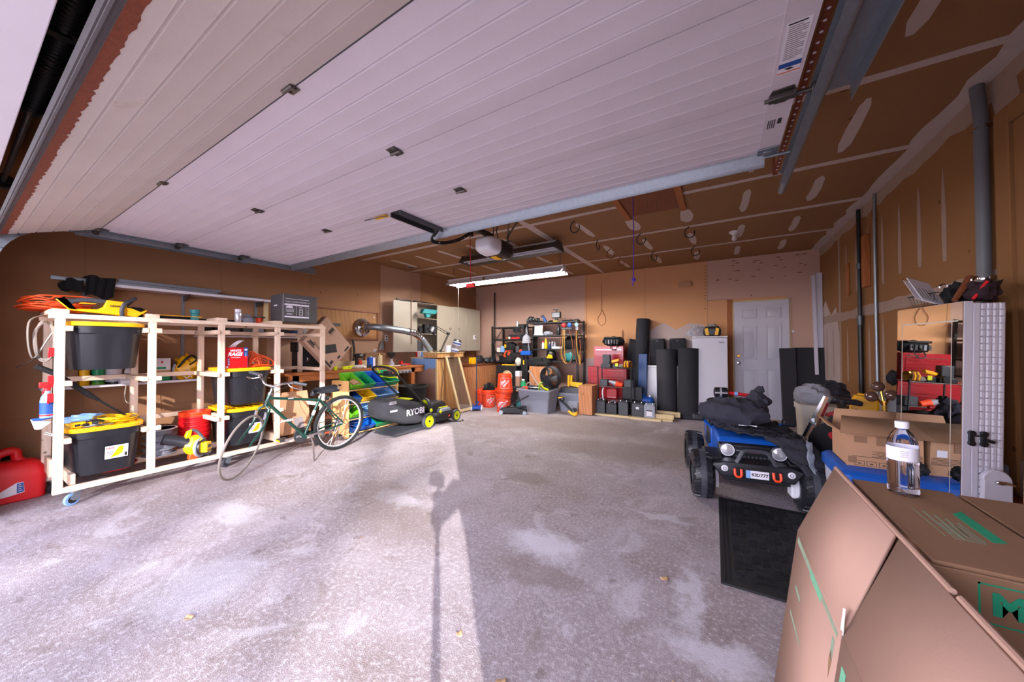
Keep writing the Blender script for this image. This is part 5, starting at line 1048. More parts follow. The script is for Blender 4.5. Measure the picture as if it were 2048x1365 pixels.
t = thing('paper_bag', 'crumpled brown paper packets inside the near lime bin', 'packet', (-4.47, 3.06, .765)); MB().at((0, 0, 0), (.3, .5, .3)).box(-.05, .05, -.05, .05, -.015, .015).at((.02, .07, -.01), (-.2, .4, -.4)).box(-.045, .045, -.04, .04, -.012, .012).obj('packet', 'cardboard', t)

# ================================================================== lawn mower
lm = thing('lawn_mower', 'black lawn mower with lime wheels and a fabric grass bag', 'lawn mower', (-4.14, 4.25, 0))
stack(MB(), [(.06, [(.22, -.33), (.24, .28), (.12, .4), (-.12, .4), (-.24, .28), (-.22, -.33)]), (.16, [(.24, -.33), (.25, .3), (.13, .42), (-.13, .42), (-.25, .3), (-.24, -.33)]), (.2, [(.21, -.3), (.21, .26), (.1, .36), (-.1, .36), (-.21, .26), (-.21, -.3)])]).obj('deck', 'black_plastic', lm, bev=.008)
stack(MB(), [(.2, rr(.15, .22, .05)), (.3, rr(.14, .2, .05)), (.36, rr(.11, .15, .05))]).obj('motor_cover', 'black_plastic', lm, (0, .04, 0), bev=.004)
stack(MB(), [(.2, rr(.05, .14, .03)), (.24, rr(.05, .13, .03)), (.26, rr(.03, .1, .03))]).obj('grey_panel', 'grey_plastic', lm, (.17, .12, 0))
MB().box(.16, .2, .0, .2, .262, .275).obj('lime_panel', 'lime_yellow', lm, bev=.006)
MB().prism([(.14, .11), (.2, .11), (.17, .15)], .252, .2535, 'x').obj('hazard_sign', 'orange', lm); MB().ball((.235, -.02, .215), (.02, .03, .03)).obj('height_knob', 'lime_yellow', lm)
for x, y, r in ((.27, -.33, .124), (-.27, -.33, .124), (.25, .34, .1), (-.25, .34, .1)):
    s = 1 if x > 0 else -1
    w_ = MB().lathe([(r*.72, -.024), (r*.95, -.024), (r, -.012), (r, .012), (r*.95, .024), (r*.72, .024)], 30, 0, (x, y, r), (1, 0, 0), cap=False).obj('wheel', 'dark_grey', lm)
    h_ = MB().lathe([(0, .018), (r*.16, .02), (r*.2, .012), (r*.6, .012), (r*.72, .024), (r*.74, .02), (r*.74, -.02), (0, -.02)], 30, 0, (x, y, r), (s, 0, 0))
    for k in range(8): a = 2*pi*k/8; h_.beam((x+s*.014, y+r*.2*cos(a), r+r*.2*sin(a)), (x+s*.014, y+r*.62*cos(a), r+r*.62*sin(a)), .012, .008, 0, (1, 0, 0))
    h_.obj('hub', 'lime_yellow', w_); MB().cyl((x+s*.015, y, r), (x+s*.026, y, r), r*.16).obj('axle_cap', 'black_plastic', w_)
for s in (-1, 1): MB().tube([(s*.2, -.2, .25), (s*.215, -.3, .33), (s*.22, -.88, .87)], .0125, 10).obj('handle_bar', 'black_paint', lm); MB().lathe([(.022, 0), (.03, .012), (.022, .024), (0, .024)], 12, 0, (s*.22, -.23, .27), (s, 0, 0)).obj('clamp_knob', 'lime_yellow', lm)
MB().tube(smooth_path([(-.22, -.88, .87), (-.21, -.97, .95), (-.1, -1.0, .985), (.1, -1.0, .985), (.21, -.97, .95), (.22, -.88, .87)]), .016, 10).obj('grip_bar', 'black_rubber', lm)
MB().tube(smooth_path([(-.2, -.84, .87), (-.2, -.9, .96), (-.1, -.94, 1.0), (.1, -.94, 1.0), (.2, -.9, .96), (.2, -.84, .87)]), .007, 8).tube(smooth_path([(-.18, -.86, .84), (-.05, -.84, .83), (.05, -.84, .83), (.18, -.86, .84)]), .007, 8).obj('bail', 'lime_yellow', lm)
MB().box(-.07, .07, -.9, -.84, .84, .92).box(-.22, .22, -.9, -.87, .86, .885).obj('switch_box', 'black_plastic', lm, bev=.008); MB().box(-.03, .03, -.835, -.83, .82, .845).obj('start_button', 'lime_yellow', lm)
bg_ = MB(); secs = []
for y, zt, zb, hx in ((-.33, .37, .1, .2), (-.45, .43, .09, .225), (-.7, .5, .13, .235), (-.9, .53, .2, .22), (-1.04, .53, .26, .19), (-1.09, .48, .3, .16)):
    cz, hz = (zt+zb)/2, (zt-zb)/2
    secs.append((y, [(hx*math.copysign(abs(cos(a))**.45, cos(a)), cz+hz*math.copysign(abs(sin(a))**.45, sin(a))) for a in [2*pi*i/28 for i in range(28)]]))
loft(bg_, secs).obj('grass_bag', 'foam_grey', lm, ang=60)
MB().box(-.12, .12, -.6, -.5, .47, .487).obj('bag_handle', 'lime_yellow', lm, bev=.006)
MB().box(-.2, .2, -.36, -.3, .34, .39).obj('rear_flap', 'black_plastic', lm, bev=.01)
text('lettering', 'RYOBI', .125, 'ink_white', lm, (.2405, -.56, .305), (radians(90), 0, radians(90)), bold=.004)
lm.children[-1].rotation_euler = (Matrix.Rotation(radians(-4), 3, 'X') @ Euler((radians(90), 0, radians(90))).to_matrix()).to_euler()
q = MB()
for z in (.5, .485, .47): q.box(.214, .222, -1.02, -.9, z-.001, z+.005)
q.box(.219, .2265, -1.01, -.89, .36, .385); q.obj('care_label', 'ink_white', lm)
MB().prism([(-.95, .015), (-.33, .015), (-.3, .06), (-.9, .04)], -.22, .24, 'x').obj('trailing_flap', 'dark_grey', lm, bev=.004)
MB().tube(smooth_path([(.1, .2, .05), (.3, .25, .01), (.36, .4, .008), (.3, .45, .012)]), .006).obj('cord', 'black_paint', lm)

# ================================================================== black tub, wooden box with lamp and screen
tb = thing('rubber_tub', 'round black rubber tub behind the mower', 'tub', (-4.7, 4.37, 0))
MB().lathe([(.0, 0), (.19, 0), (.245, .55), (.27, .555), (.27, .585), (.25, .585), (.235, .56), (.18, .02), (0, .02)], 36).obj('tub', 'black_rubber', tb)
bx = thing('wooden_box', 'wooden box with blue-streaked pink side and wavy plywood side', 'box', (-4.94, 5.23, 0))
MB().box(-.34, .32, -.34, .32, .02, 1.04).obj('carcass', 'ply', bx, bev=.002)
pk = MB().box(-.33, .31, -.347, -.34, .03, 1.045, 0)
zs = [.86+rnd.uniform(-.015, .015)-(.035 if 8 < i < 17 else 0)-(.03 if i in (6, 9, 13) else 0) for i in range(25)]
pk.prism([(-.33, 1.045)]+[(-.33+.64*i/24, zs[i]) for i in range(25)]+[(.31, 1.045)], -.3482, -.347, 'y', 1)
pk.obj('painted_panel', ['cardboard_pink', 'sky_blue'], bx); MB().box(-.345, -.33, -.35, -.33, .02, 1.05).box(.305, .34, -.35, -.33, .02, 1.04).obj('corner_strip', 'pale_wood', bx)
MB().box(-.36, .0, -.36, .32, 1.045, 1.065).obj('lower_top', 'pale_wood', bx); MB().box(.0, .36, -.36, .42, 1.06, 1.15).obj('raised_lid', 'ply', bx, bev=.003); MB().box(-.01, .38, -.37, .44, 1.15, 1.165).obj('top_board', 'pale_wood', bx, bev=.002)
MB().tube(smooth_path([(.345, -.2, 1.1), (.342, -.21, .9), (.335, -.17, .8), (.345, -.2, .6), (.34, -.23, .3), (.36, -.2, .05)]), .006, 6).obj('black_cord', 'black_paint', bx)
sf = thing('screen_frame', 'pale wooden window screen leaning on the plywood side of the box', 'screen', (-4.26, 5.33, .02), rot=(0, radians(-17.5), radians(2)))
f_ = MB()
for b in ((-.22, -.17, 0, 1.14), (.17, .22, 0, 1.14), (-.22, .22, 0, .05), (-.22, .22, 1.09, 1.14)): f_.box(-.012, .012, *b)
f_.obj('frame', 'pale_wood', sf, bev=.003); MB().box(-.003, -.001, -.18, .18, .04, 1.1).obj('mesh_panel', 'screen_mesh', sf)
def lamp():
    t = thing('desk_lamp', 'black swing-arm desk lamp clamped on the wooden box', 'lamp', (-4.66, 5.05, 1.166))
    MB().cyl((0, 0, -.06), (0, 0, .05), .022).box(-.03, .03, -.03, .03, -.07, -.04).obj('clamp', 'black_paint', t)
    MB().tube([(0, 0, .03), (.13, .06, .34)], .009).tube([(.025, 0, .03), (.155, .06, .33)], .006).obj('lower_arm', 'black_paint', t)
    MB().ball((.14, .06, .36), (.04, .04, .03)).obj('elbow', 'black_paint', t)
    MB().tube([(.14, .06, .37), (-.1, -.02, .51)], .007).tube([(.13, .05, .34), (-.11, -.03, .48)], .006).obj('upper_arm', 'black_paint', t)
    MB().lathe([(.025, 0), (.065, -.03), (.1, -.13), (.096, -.13), (.06, -.03), (0, -.02)], 22, 0, (-.13, -.04, .5), (.25, .5, .8)).obj('shade', 'black_plastic', t)
    MB().ball((-.145, -.075, .44), .028).obj('bulb', 'white_plastic', t)
lamp()
t = thing('plaster_pail', 'white and blue pail tilted behind the desk lamp', 'pail', (-4.5, 5.28, 1.17), rot=(radians(-6), radians(14), 0)); MB().lathe([(.07, 0), (.085, .19), (.09, .19), (.09, .21), (.08, .21)], 24).obj('pail', 'white_plastic', t); MB().lathe([(.0855, .16), (.0875, .188)], 24, cap=False).lathe([(.0725, .01), (.0745, .03)], 24, cap=False).obj('blue_band', 'ink_blue', t); MB().lathe([(.09, .21), (.06, .25), (0, .26)], 20).obj('dark_contents', 'black_paint', t); MB().lathe([(.0765, .07), (.0835, .14)], 24, cap=False).obj('print_band', 'ink_grey', t)
tag(MB().lathe([(.07, 0), (.075, .13), (0, .13)], 20).obj('white_tub', 'white_plastic', None, (-4.62, 5.22, 1.166)), 'low white tub beside the tilted pail on the box', 'tub')
for k, (x, y, m_, sz, l_, nm) in enumerate(((-5.22, 4.98, 'red', (.03, .05, .12), 'red packet at the near corner of the wooden box top', 'packet'), (-5.14, 4.97, 'white_plastic', (.07, .06, .1), 'white carton beside the red packet on the box', 'carton'), (-5.04, 4.95, 'sky_blue', (.05, .05, .1), 'pale blue tub on the wooden box', 'tub'), (-4.86-.1, 4.96, 'chrome', (.04, .05, .05), 'shiny fitting at the duct end', 'fitting'))):
    tag(MB().box(-sz[0]/2, sz[0]/2, -sz[1]/2, sz[1]/2, 0, sz[2]).obj('box_'+nm if nm != 'fitting' else 'pipe_fitting', m_, None, (x, y, 1.066), bev=.004), l_, nm)
# ================================================================== back-left corner: buckets, jack, boxes
def hd_bucket(label, loc, rz, mat='orange', flip=False, band=True, group='orange shop buckets', squash=1):
    t = thing('shop_bucket', label, 'bucket', loc, rz, group)
    prof = [(0, 0), (.128, 0), (.148, .27), (.156, .275), (.156, .285), (.15, .29), (.15, .31), (.158, .315), (.158, .335), (.15, .335), (.15, .365), (.145, .365), (.125, .012), (0, .012)]
    if flip: prof = [(r, .37-h) for r, h in prof]
    MB().lathe(prof, 36).obj('bucket', mat, t)
    if band:
        # diagonal shop logo, framed, wrapped on the wall of the bucket
        def wrap(u, v):   # u along circumference (m), v height
            rr_ = .1285+.074*v if not flip else .1285+.074*(.37-v); a = -pi/2+u/rr_; return ((rr_+.0012)*cos(a), (rr_+.0012)*sin(a), v)
        q = MB(); c = .15 if not flip else .2
        for (u0, u1, v0, v1) in ((-.085, .085, c-.1, c-.096), (-.085, .085, c+.096, c+.1), (-.085, -.081, c-.1, c+.1), (.081, .085, c-.1, c+.1)): q.grid(lambda u, v: wrap(u0+(u1-u0)*u, v0+(v1-v0)*v), 8, 3)
        q.obj('logo_frame', 'ink_white', t)
        for body, sz, off in (('THE', .026, (-.028, .052)), ('HOME', .045, (-.01, .026)), ('DEPOT', .05, (.012, -.026))):
            o = text('lettering', body, sz, 'ink_white', t, ext=.0004, bold=.0016)
            for vv in o.data.vertices:
                x, y = vv.co.x+off[0], vv.co.y+off[1]; u, v = (x*cos(.78)-y*sin(.78)), (x*sin(.78)+y*cos(.78)); p = wrap(u, c+v); k = 1+vv.co.z*6; vv.co = (p[0]*k, p[1]*k, p[2])
    return t
hd_bucket('upright orange bucket with wire handle, bottom one of the two-bucket tower', (-3.64, 5.72, 0), .3)
b1 = D.objects['shop_bucket']; MB().tube([(.158*cos(pi*i/20-pi), .158*sin(pi*i/20-pi)*1.02, .3-.1*sin(pi*i/20)) for i in range(21)], .003).obj('wire_handle', 'chrome', b1); MB().cyl((-.04, -.165, .2), (.04, -.165, .2), .009).obj('grip', 'white_plastic', b1)
hd_bucket('upturned orange bucket crowning the two-bucket tower', (-3.61, 5.72, .367), .55, flip=True)
hd_bucket('orange bucket full of dark scraps behind the blue jack', (-4.2, 6.02, 0), .9)
hd_bucket('orange bucket on the left behind the blue jack', (-4.42, 6.1, 0), 0, band=False); hd_bucket('orange bucket tucked behind the scrap bucket', (-4.1, 6.36, 0), 0, band=False)
o = MB(); lump(o, (0, 0, .03), (.12, .12, .1), 41, .3); tag(o.obj('dark_scrap', 'cloth_black', None, (-4.2, 6.02, .36)), 'dark scraps heaped in an orange bucket', 'scrap')
def jack(name, label, mat, loc, rz, handle, L=.42):
    t = thing(name, label, 'floor jack', loc, rz)
    for s in (-1, 1): MB().prism([(-L/2, .03), (L/2, .03), (L/2, .08), (0, .13), (-L/2, .1)], s*.075-.006, s*.075+.006, 'x').obj('side_plate', mat, t, bev=.003)
    MB().box(-.07, .07, -L*.45, L*.3, .04, .075).obj('base', mat, t, bev=.005); MB().tube([(0, -L*.1, .1), (0, L*.38, .13)], .025).cyl((0, L*.42, .12), (0, L*.42, .15), .04).obj('lift_arm', mat, t)
    for y, r in ((L/2-.03, .035), (-L/2+.03, .04)):
        for s in (-1, 1): MB().cyl((s*.085, y, r), (s*.11, y, r), r).obj('wheel', 'galv' if mat == 'black_paint' else 'white_plastic', t)
    MB().tube(handle, .013).obj('handle', 'black_paint' if mat == 'black_paint' else 'dark_grey', t)
    return t
jk_ = jack('floor_jack', 'blue floor jack with tall upright handle beside the screen', 'blue', (-4.2, 5.6, 0), .6, [(0, -.1, .12), (0, -.1, 1.05)], .36)
jk_ = jack('floor_jack', 'black low floor jack in front of the grey tote', 'black_paint', (-3.36, 5.62, 0), radians(-66), [(0, -.18, .1), (0, .08, .16), (0, .4, .33)][:1]+[(0, -.1, .13), (.1, .3, .36)], .5)
text('lettering', 'TORIN', .04, 'ink_white', jk_, (-.0822, .02, .075), (radians(90), 0, radians(-90)))
t = thing('chipboard_cabinet', 'brown chipboard cabinet under the far bench in the corner', 'cabinet', (-4.95, 6.45, 0)); MB().box(-.5, .42, -.45, .6, 0, .86).obj('body', 'crate_wood', t, bev=.003); MB().box(-.52, .44, -.47, .62, .86, .89).obj('top', 'redwood', t); MB().box(.42, .428, -.42, .05, .05, .84).box(.42, .428, .08, .58, .05, .84).obj('door', 'crate_wood', t)
t = thing('yellow_tool', 'yellow drill case on the corner cabinet', 'case', (-4.65, 6.05, .89)); MB().box(-.06, .06, -.06, .06, 0, .14).obj('case', 'tool_yellow', t, bev=.01)
o = MB()
for k in range(7): lump(o, (rnd.uniform(-.25, .25), rnd.uniform(-.15, .35), .06), (.07, .08, rnd.uniform(.06, .12)), 50+k, .3, 12, flat=0)
tag(o.obj('parts_pile', 'black_plastic', None, (-4.75, 6.4, .89)), 'pile of dark engine parts on the corner cabinet', 'parts', kind='stuff')
tag(MB().tube([(-4.83, 7.15, .05), (-4.845, 7.2, 1.4), (-4.85, 7.22, 2.62)], [.022, .02, .017], 10).obj('black_pole', 'black_paint', None), 'tall black pole standing in the far left corner', 'pole')
t = thing('wall_hook', 'pale bent hook on the corner wall above the cabinet', 'hook', (-5.0, 7.28, 1.32)); MB().tube(smooth_path([(0, 0, -.1), (-.03, -.02, 0), (0, -.03, .03), (.1, -.02, .08)]), .007).obj('hook', 'cable_white', t)
# black speaker-like carton with tool bags on it
t = thing('black_carton', 'big black carton with round hole behind the bucket tower', 'box', (-4.0, 6.6, 0)); MB().box(-.27, .25, -.2, .22, 0, .85).obj('carton', 'black_paint', t, bev=.004); MB().torus((.02, -.203, .62), (0, 1, 0), .12, .012).cyl((.02, -.2, .62), (.02, -.202, .62), .115).obj('port', 'pale_wood', t)
o = thing('tool_bag', 'black tool bag with orange patches atop the black carton', 'tool bag', (-4.0, 6.55, .85)); m_ = MB().at((0, 0, 0), (0, .35, 0)); lump(m_, (-.06, 0, .16), (.14, .1, .15), 61, .12, flat=-.05); m_.obj('bag', 'cloth_black', o)
MB().at((0, -.11, .2), (0, .5, 0)).box(-.1, -.03, -.006, .006, -.04, .0).box(-.1, -.07, -.006, .006, .0, .09).box(-.02, .03, -.006, .006, .04, .12).obj('orange_patch', 'orange', o)
t = thing('yellow_level', 'long yellow level lying on the black carton', 'level', (-3.95, 6.42, .86), .1); MB().box(-.16, .16, -.012, .012, 0, .02).obj('bar', 'yellow', t)
o = MB(); lump(o, (0, 0, .08), (.07, .07, .09), 62, .15, flat=0); tag(o.obj('hard_hat', 'cable_white', None, (-3.78, 6.55, .85)), 'pale hard hat beside the orange patched tool bag', 'helmet')
carton('black_case', 'black case with yellow strap right of the pale hard hat', (-3.62, 6.62, .0), (.16, .2, .98), 'black_paint', 'case', extra=(('yellow_strap', 'yellow', (-.03, .0, -.102, -.1, .88, .97)),))

# ================================================================== dark metal shelf units on the back wall
def shelf_unit(name, label, x0, x1, y0, y1, zs, zt, diag=False):
    t = thing(name, label, 'shelf', ((x0+x1)/2, (y0+y1)/2, 0)); cx, cy = (x0+x1)/2, (y0+y1)/2
    for x in (x0, x1):
        for y in (y0, y1): MB().box(x-cx-.018, x-cx+.018, y-cy-.018, y-cy+.018, 0, zt).obj('post', 'black_paint', t)
    for z in zs: MB().box(x0-cx, x1-cx, y0-cy, y1-cy, z-.03, z).obj('shelf_board', 'black_paint', t, bev=.002)
    if diag:
        MB().beam((x0-cx+.3, y0-cy, zt-.05), (x0-cx, y0-cy, zt-.45), .02, .008).obj('brace', 'black_paint', t); MB().beam((x0-cx, y0-cy, zt-.45), (x0-cx+.3, y0-cy, zt-.85), .02, .008).obj('brace', 'black_paint', t)
shelf_unit('steel_shelf', 'dark steel shelf unit in the left part of the back wall', -4.58, -3.74, 6.72, 7.2, (.93, 1.14, 1.44, 1.72), 1.74, True)
shelf_unit('wire_shelf', 'taller black shelf unit right of the steel shelf on the back wall', -3.68, -2.52, 6.78, 7.2, (.96, 1.215, 1.51, 1.8), 1.82)
def bx_(nm, label, cat, x, y, z, sx, sy, sz, m, group=None, bev=.004): return tag(MB().box(-sx/2, sx/2, -sy/2, sy/2, 0, sz).obj(nm, m, None, (x, y, z), bev=bev), label, cat, group)
def ct(x0, y0, x1, z_): return None
can('silver can standing on top of the steel shelf', (-4.03, 6.95, 1.721), .035, .13, 'reflector')
bx_('socket_case', 'black socket case near the can on the steel shelf top', 'case', -3.9, 6.95, 1.721, .16, .12, .06, 'black_paint')
o = thing('hanging_gloves', 'black gloves hung under the steel shelf top', 'gloves', (-3.92, 6.71, 1.69)); m_ = MB()
for k in range(4): m_.box(-.09+k*.05, -.05+k*.05, -.01, .01, -.1-.02*(k % 2), 0)
m_.obj('gloves', 'cloth_black', o)
bx_('tool_case', 'black case with red edge on the second level of the steel shelf', 'case', -3.98, 6.85, 1.441, .36, .2, .1, 'black_paint'); bx_('red_case', 'red strip case under the black case on the steel shelf', 'case', -3.96, 6.74, 1.441, .2, .03, .04, 'red')
for k, (x, m_) in enumerate(((-4.2, 'redwood'), (-4.13, 'cable_white'))): bx_('small_block', ('small brown block', 'small pale block')[k]+' on the steel shelf second level', 'block', x, 6.76, 1.441, .05, .05, .05, m_)
o = thing('sander_bag', 'black and orange power tool on the third level of the steel shelf', 'power tool', (-4.15, 6.85, 1.141)); m_ = MB(); lump(m_, (0, 0, .1), (.14, .1, .12), 71, .2, flat=0); m_.obj('body', 'cloth_black', o); MB().box(-.06, .1, -.11, -.08, 0, .04).obj('orange_base', 'orange', o); MB().box(-.12, -.08, -.1, -.07, .1, .18).obj('yellow_patch', 'tool_yellow', o)
for k, (x, m_, h, l_) in enumerate(((-4.44, 'cable_white', .1, 'pale carton at the left end of the steel shelf third level'), (-4.33, 'sky_blue', .14, 'blue and clear jar on the steel shelf third level'), (-3.93, 'dark_grey', .14, 'dark pump on the steel shelf third level'), (-3.83, 'orange', .06, 'small orange tool at the right end of the third level'), (-3.95, 'redwood', .22, 'brown box at the back of the third level'))): bx_('shelf_item', l_, 'shelf item', x, 6.8 if k < 4 else 7.05, 1.141, .09 if k < 4 else .2, .09, h, m_, 'items on the steel shelf')
bx_('black_pot', 'black pot at the left of the steel shelf bottom level', 'pot', -4.4, 6.9, .931, .14, .14, .12, 'black_plastic')
# upper right shelf
t = thing('gas_regulator', 'black valve heads at the left end of the tall shelf top', 'valve', (-3.62, 6.85, 1.801)); m_ = MB(); lump(m_, (0, 0, .05), (.09, .07, .08), 81, .25); lump(m_, (.15, 0, .04), (.06, .06, .06), 82, .2); m_.obj('valves', 'black_paint', t)
t = thing('blue_brush', 'blue brush standing on the tall shelf top', 'brush', (-3.28, 6.9, 1.801), rot=(0, -.2, 0)); MB().tube([(0, 0, 0), (-.02, 0, .08), (-.05, 0, .15)], [.035, .03, .02]).obj('handle', 'ink_blue', t); MB().box(-.09, -.02, -.02, .02, .12, .17).obj('head', 'dark_grey', t)
t = thing('work_light', 'black halogen work light with yellow foot on the tall shelf top', 'work light', (-3.03, 6.9, 1.801)); MB().box(-.1, .1, -.03, .04, .08, .21).obj('housing', 'black_paint', t, bev=.01); MB().box(-.085, .085, -.034, -.03, .095, .195).obj('lens', 'grey_plastic', t); MB().box(-.05, .05, -.036, -.034, .11, .13).obj('reflector_strip', 'reflector', t); MB().box(-.05, .06, -.06, .06, 0, .02).obj('foot', 'yellow', t, bev=.004); MB().box(-.03, .03, -.02, .02, .02, .08).obj('stem', 'black_paint', t); MB().box(-.07, .06, -.01, .01, .25, .275).box(-.005, .005, -.01, .01, .2, .26).obj('handle', 'black_paint', t)
for k, x in enumerate((-3.42, -3.18, -2.85, -2.7, -2.6)): o = MB(); lump(o, (0, 0, .015), (.08, .05, .022), 90+k, .3, 10); tag(o.obj('hose_fitting', 'black_paint', None, (x, 6.95, 1.801)), ('dark hose fitting between the valve heads and the blue brush', 'dark hose fitting between the blue brush and work light', 'dark hose fitting right of the work light', 'dark hose fitting above the blue gauge', 'dark hose fitting at the right end of the tall shelf top')[k], 'fitting', 'dark fittings on the tall shelf top')
t = thing('manual_card', 'white instruction card standing on the tall shelf', 'card', (-3.45, 6.86, 1.512), rot=(radians(-6), 0, 0)); MB().box(-.1, .1, 0, .004, 0, .24).obj('card', 'paper', t); q = MB()
for k in range(8): q.box(-.08, (.02, .0, .05, .03)[k % 4], -.001, 0, .21-k*.022, .216-k*.022)
q.obj('print', 'ink_grey', t)
bx_('white_papers', 'white paper stack in front of the instruction card', 'papers', -3.4, 6.8, 1.512, .22, .06, .03, 'paper'); o = MB(); lump(o, (0, 0, .035), (.09, .05, .045), 96, .3, flat=0); tag(o.obj('rag_ball', 'grey_plastic', None, (-3.22, 6.85, 1.512)), 'grey rag right of the white papers', 'rag')
bottle('tall black bottle on the second level of the tall shelf', (-2.98, 6.9, 1.512), .04, .23, 'black_plastic', 'black_paint'); bottle('small clear bottle right of the tall black bottle', (-2.85, 6.9, 1.512), .025, .13, 'frost', 'white_plastic')
for k, (x, r, h, m_, cp, l_) in enumerate(((-3.34, .03, .17, 'white_plastic', 'red', 'white bottle with red cap on the third level of the tall shelf'), (-3.27, .035, .24, 'bin_yellow', 'bin_yellow', 'tall yellow can on the third level of the tall shelf'), (-3.19, .025, .14, 'navy', 'white_plastic', 'dark blue bottle on the third level of the tall shelf'), (-3.12, .025, .16, 'grey_plastic', 'white_plastic', 'grey bottle on the third level of the tall shelf'), (-3.06, .025, .15, 'frost', 'grey_plastic', 'clear bottle on the third level of the tall shelf'))): bottle(l_, (x, 6.88, 1.216), r, h, m_, cp, .5, group='bottles on the tall shelf')
bx_('white_trays', 'white trays on the third level of the tall shelf', 'tray', -2.97, 6.85, 1.216, .24, .12, .05, 'paper')
t = thing('round_bag', 'dark round bag on the third level behind the hoses', 'bag', (-2.72, 6.98, 1.216)); m_ = MB(); lump(m_, (0, 0, .12), (.18, .1, .16), 97, .08, flat=0); m_.obj('bag', 'cloth_black', t)
t = thing('small_compressor', 'clear bag and blue base battery pump hung at the tall shelf left end', 'pump', (-3.66, 6.7, .98)); MB().box(-.13, .11, -.05, .05, .1, .19).obj('blue_base', 'blue', t, bev=.01); MB().box(-.1, .06, -.04, .05, .19, .36).obj('tank', 'black_plastic', t, bev=.015); MB().lathe([(.1, .36), (.08, .5), (.02, .56), (0, .56)], 16).obj('clear_dome', 'frost', t); MB().tube([(-.06, -.02, .36), (.0, 0, .72), (.09, -.04, .2)], .012).obj('strap', 'grey_plastic', t)
t = thing('yellow_vacuum', 'black vacuum with yellow front on the lowest level of the tall shelf', 'vacuum', (-3.15, 6.9, .962)); m_ = MB(); lump(m_, (0, 0, .12), (.11, .1, .15), 98, .06, flat=0); m_.obj('body', 'black_plastic', t); MB().prism([(-.08, .05), (.08, .05), (.06, .12), (-.02, .14)], -.115, -.1, 'y').obj('front', 'tool_yellow', t)
o = MB(); lump(o, (0, 0, .08), (.28, .14, .12), 99, .2, flat=0); tag(o.obj('black_bag', 'cloth_black', None, (-3.32, 6.6, .84)), 'big black bag slumped over the brown carton', 'bag')
t = thing('brown_carton', 'brown carton with pale ring hung on its face under the black bag', 'box', (-3.25, 6.62, .45)); MB().box(-.22, .3, -.15, .15, 0, .4).obj('carton', 'crate_wood', t, bev=.003); MB().torus((.1, -.16, .3), (0, 1, 0), .05, .009).obj('rope_ring', 'cable_white', t)
bx_('plinth_box', 'dark box carrying the brown carton', 'box', -3.2, 6.65, 0, .5, .3, .45, 'dark_grey')
# gauges and hoses at the right end of the tall shelf
g = thing('manifold_gauge', 'red and blue gauge manifold with yellow hoses on the tall shelf end', 'gauge set', (-2.7, 6.72, 1.66))
for x, m_ in ((-.075, 'red'), (.05, 'blue')): MB().lathe([(.045, 0), (.045, .03), (.04, .034), (0, .034)], 22, 0, (x, 0, .05), (0, -1, 0)).obj('gauge', m_, g)
MB().box(-.13, .1, -.02, .02, -.04, -.005).obj('manifold', 'steel_dark', g, bev=.004)
g2 = thing('blue_gauge', 'single blue gauge with hoses at the far end of the tall shelf', 'gauge', (-2.5, 6.72, 1.7)); MB().lathe([(.04, 0), (.04, .03), (0, .034)], 22, 0, (0, 0, .01), (0, -1, 0)).obj('gauge', 'sky_blue', g2); MB().box(-.02, .03, -.02, .02, -.1, -.03).obj('valve', 'chrome', g2)
def hose(p, label_mat, pts, nm='hose'): MB().tube(smooth_path(pts), .009, 7).obj(nm, label_mat, p)
hose(g, 'hose_yellow', [(-.1, 0, -.04), (-.1, -.02, -.3), (-.13, -.02, -.55), (-.06, -.03, -.72), (0, -.03, -.74)]); hose(g, 'redwood', [(-.12, .02, -.04), (-.17, 0, -.4), (-.14, 0, -.65), (0, -.01, -.76), (.1, -.01, -.62), (.1, 0, -.3), (.02, .01, -.04)])
hose(g, 'hose_yellow', [(-.06, 0, -.04), (-.06, -.03, -.4), (-.04, -.03, -.7)]); hose(g2, 'hose_yellow', [(0, 0, -.1), (.0, -.02, -.4), (.06, -.03, -.75), (.08, -.03, -.8), (.06, -.02, -.6)]); hose(g2, 'black_rubber', [(.03, 0, -.1), (.1, 0, -.25), (.17, 0, -.45), (.14, 0, -.56), (.08, 0, -.58)]); hose(g2, 'redwood', [(-.02, 0, -.1), (-.04, -.02, -.5), (.02, -.03, -.78), (.09, -.02, -.7), (.06, 0, -.3)])
t = thing('teal_pouch', 'teal pouch hung behind the gauge hoses', 'pouch', (-2.68, 6.76, .97)); m_ = MB(); lump(m_, (0, 0, .08), (.11, .05, .09), 101, .15); m_.obj('pouch', 'teal', t)

# ================================================================== grey tote with fan, second tote, tools, crate
gt = thing('grey_tote', 'open lavender-grey plastic tote holding a fan and sheet metal', 'storage bin', (-3.06, 6.08, 0), radians(-3))
stack(MB(), [(0, rr(.29, .17, .03)), (.28, rr(.325, .2, .035)), (.285, rr(.335, .21, .035)), (.42, rr(.35, .225, .04)), (.42, rr(.375, .25, .04)), (.445, rr(.375, .25, .04)), (.445, rr(.345, .22, .04)), (.1, rr(.29, .17, .03))], capt=True).obj('tote', 'grey_plastic', gt)
fn = thing('drum_fan', 'round black floor fan with lime band standing in the grey tote', 'fan', (-2.85, 6.2, .3), rot=(radians(8), 0, radians(-12)))
m_ = MB(); m_.torus((0, 0, .36), (0, 1, 0), .21, .014, 40, 8)
for k in range(1, 7): m_.torus((0, -.02-.01*(6-k), .36), (0, 1, 0), .032*k, .0025, 30, 4)
for k in range(24): a = 2*pi*k/24; m_.tube([(.05*cos(a), -.08, .36+.05*sin(a)), (.21*cos(a), -.012, .36+.21*sin(a))], .0025, 4)
m_.obj('grille', 'black_paint', fn); MB().cyl((0, -.085, .36), (0, .1, .36), .06).obj('motor', 'black_plastic', fn)
m_ = MB()
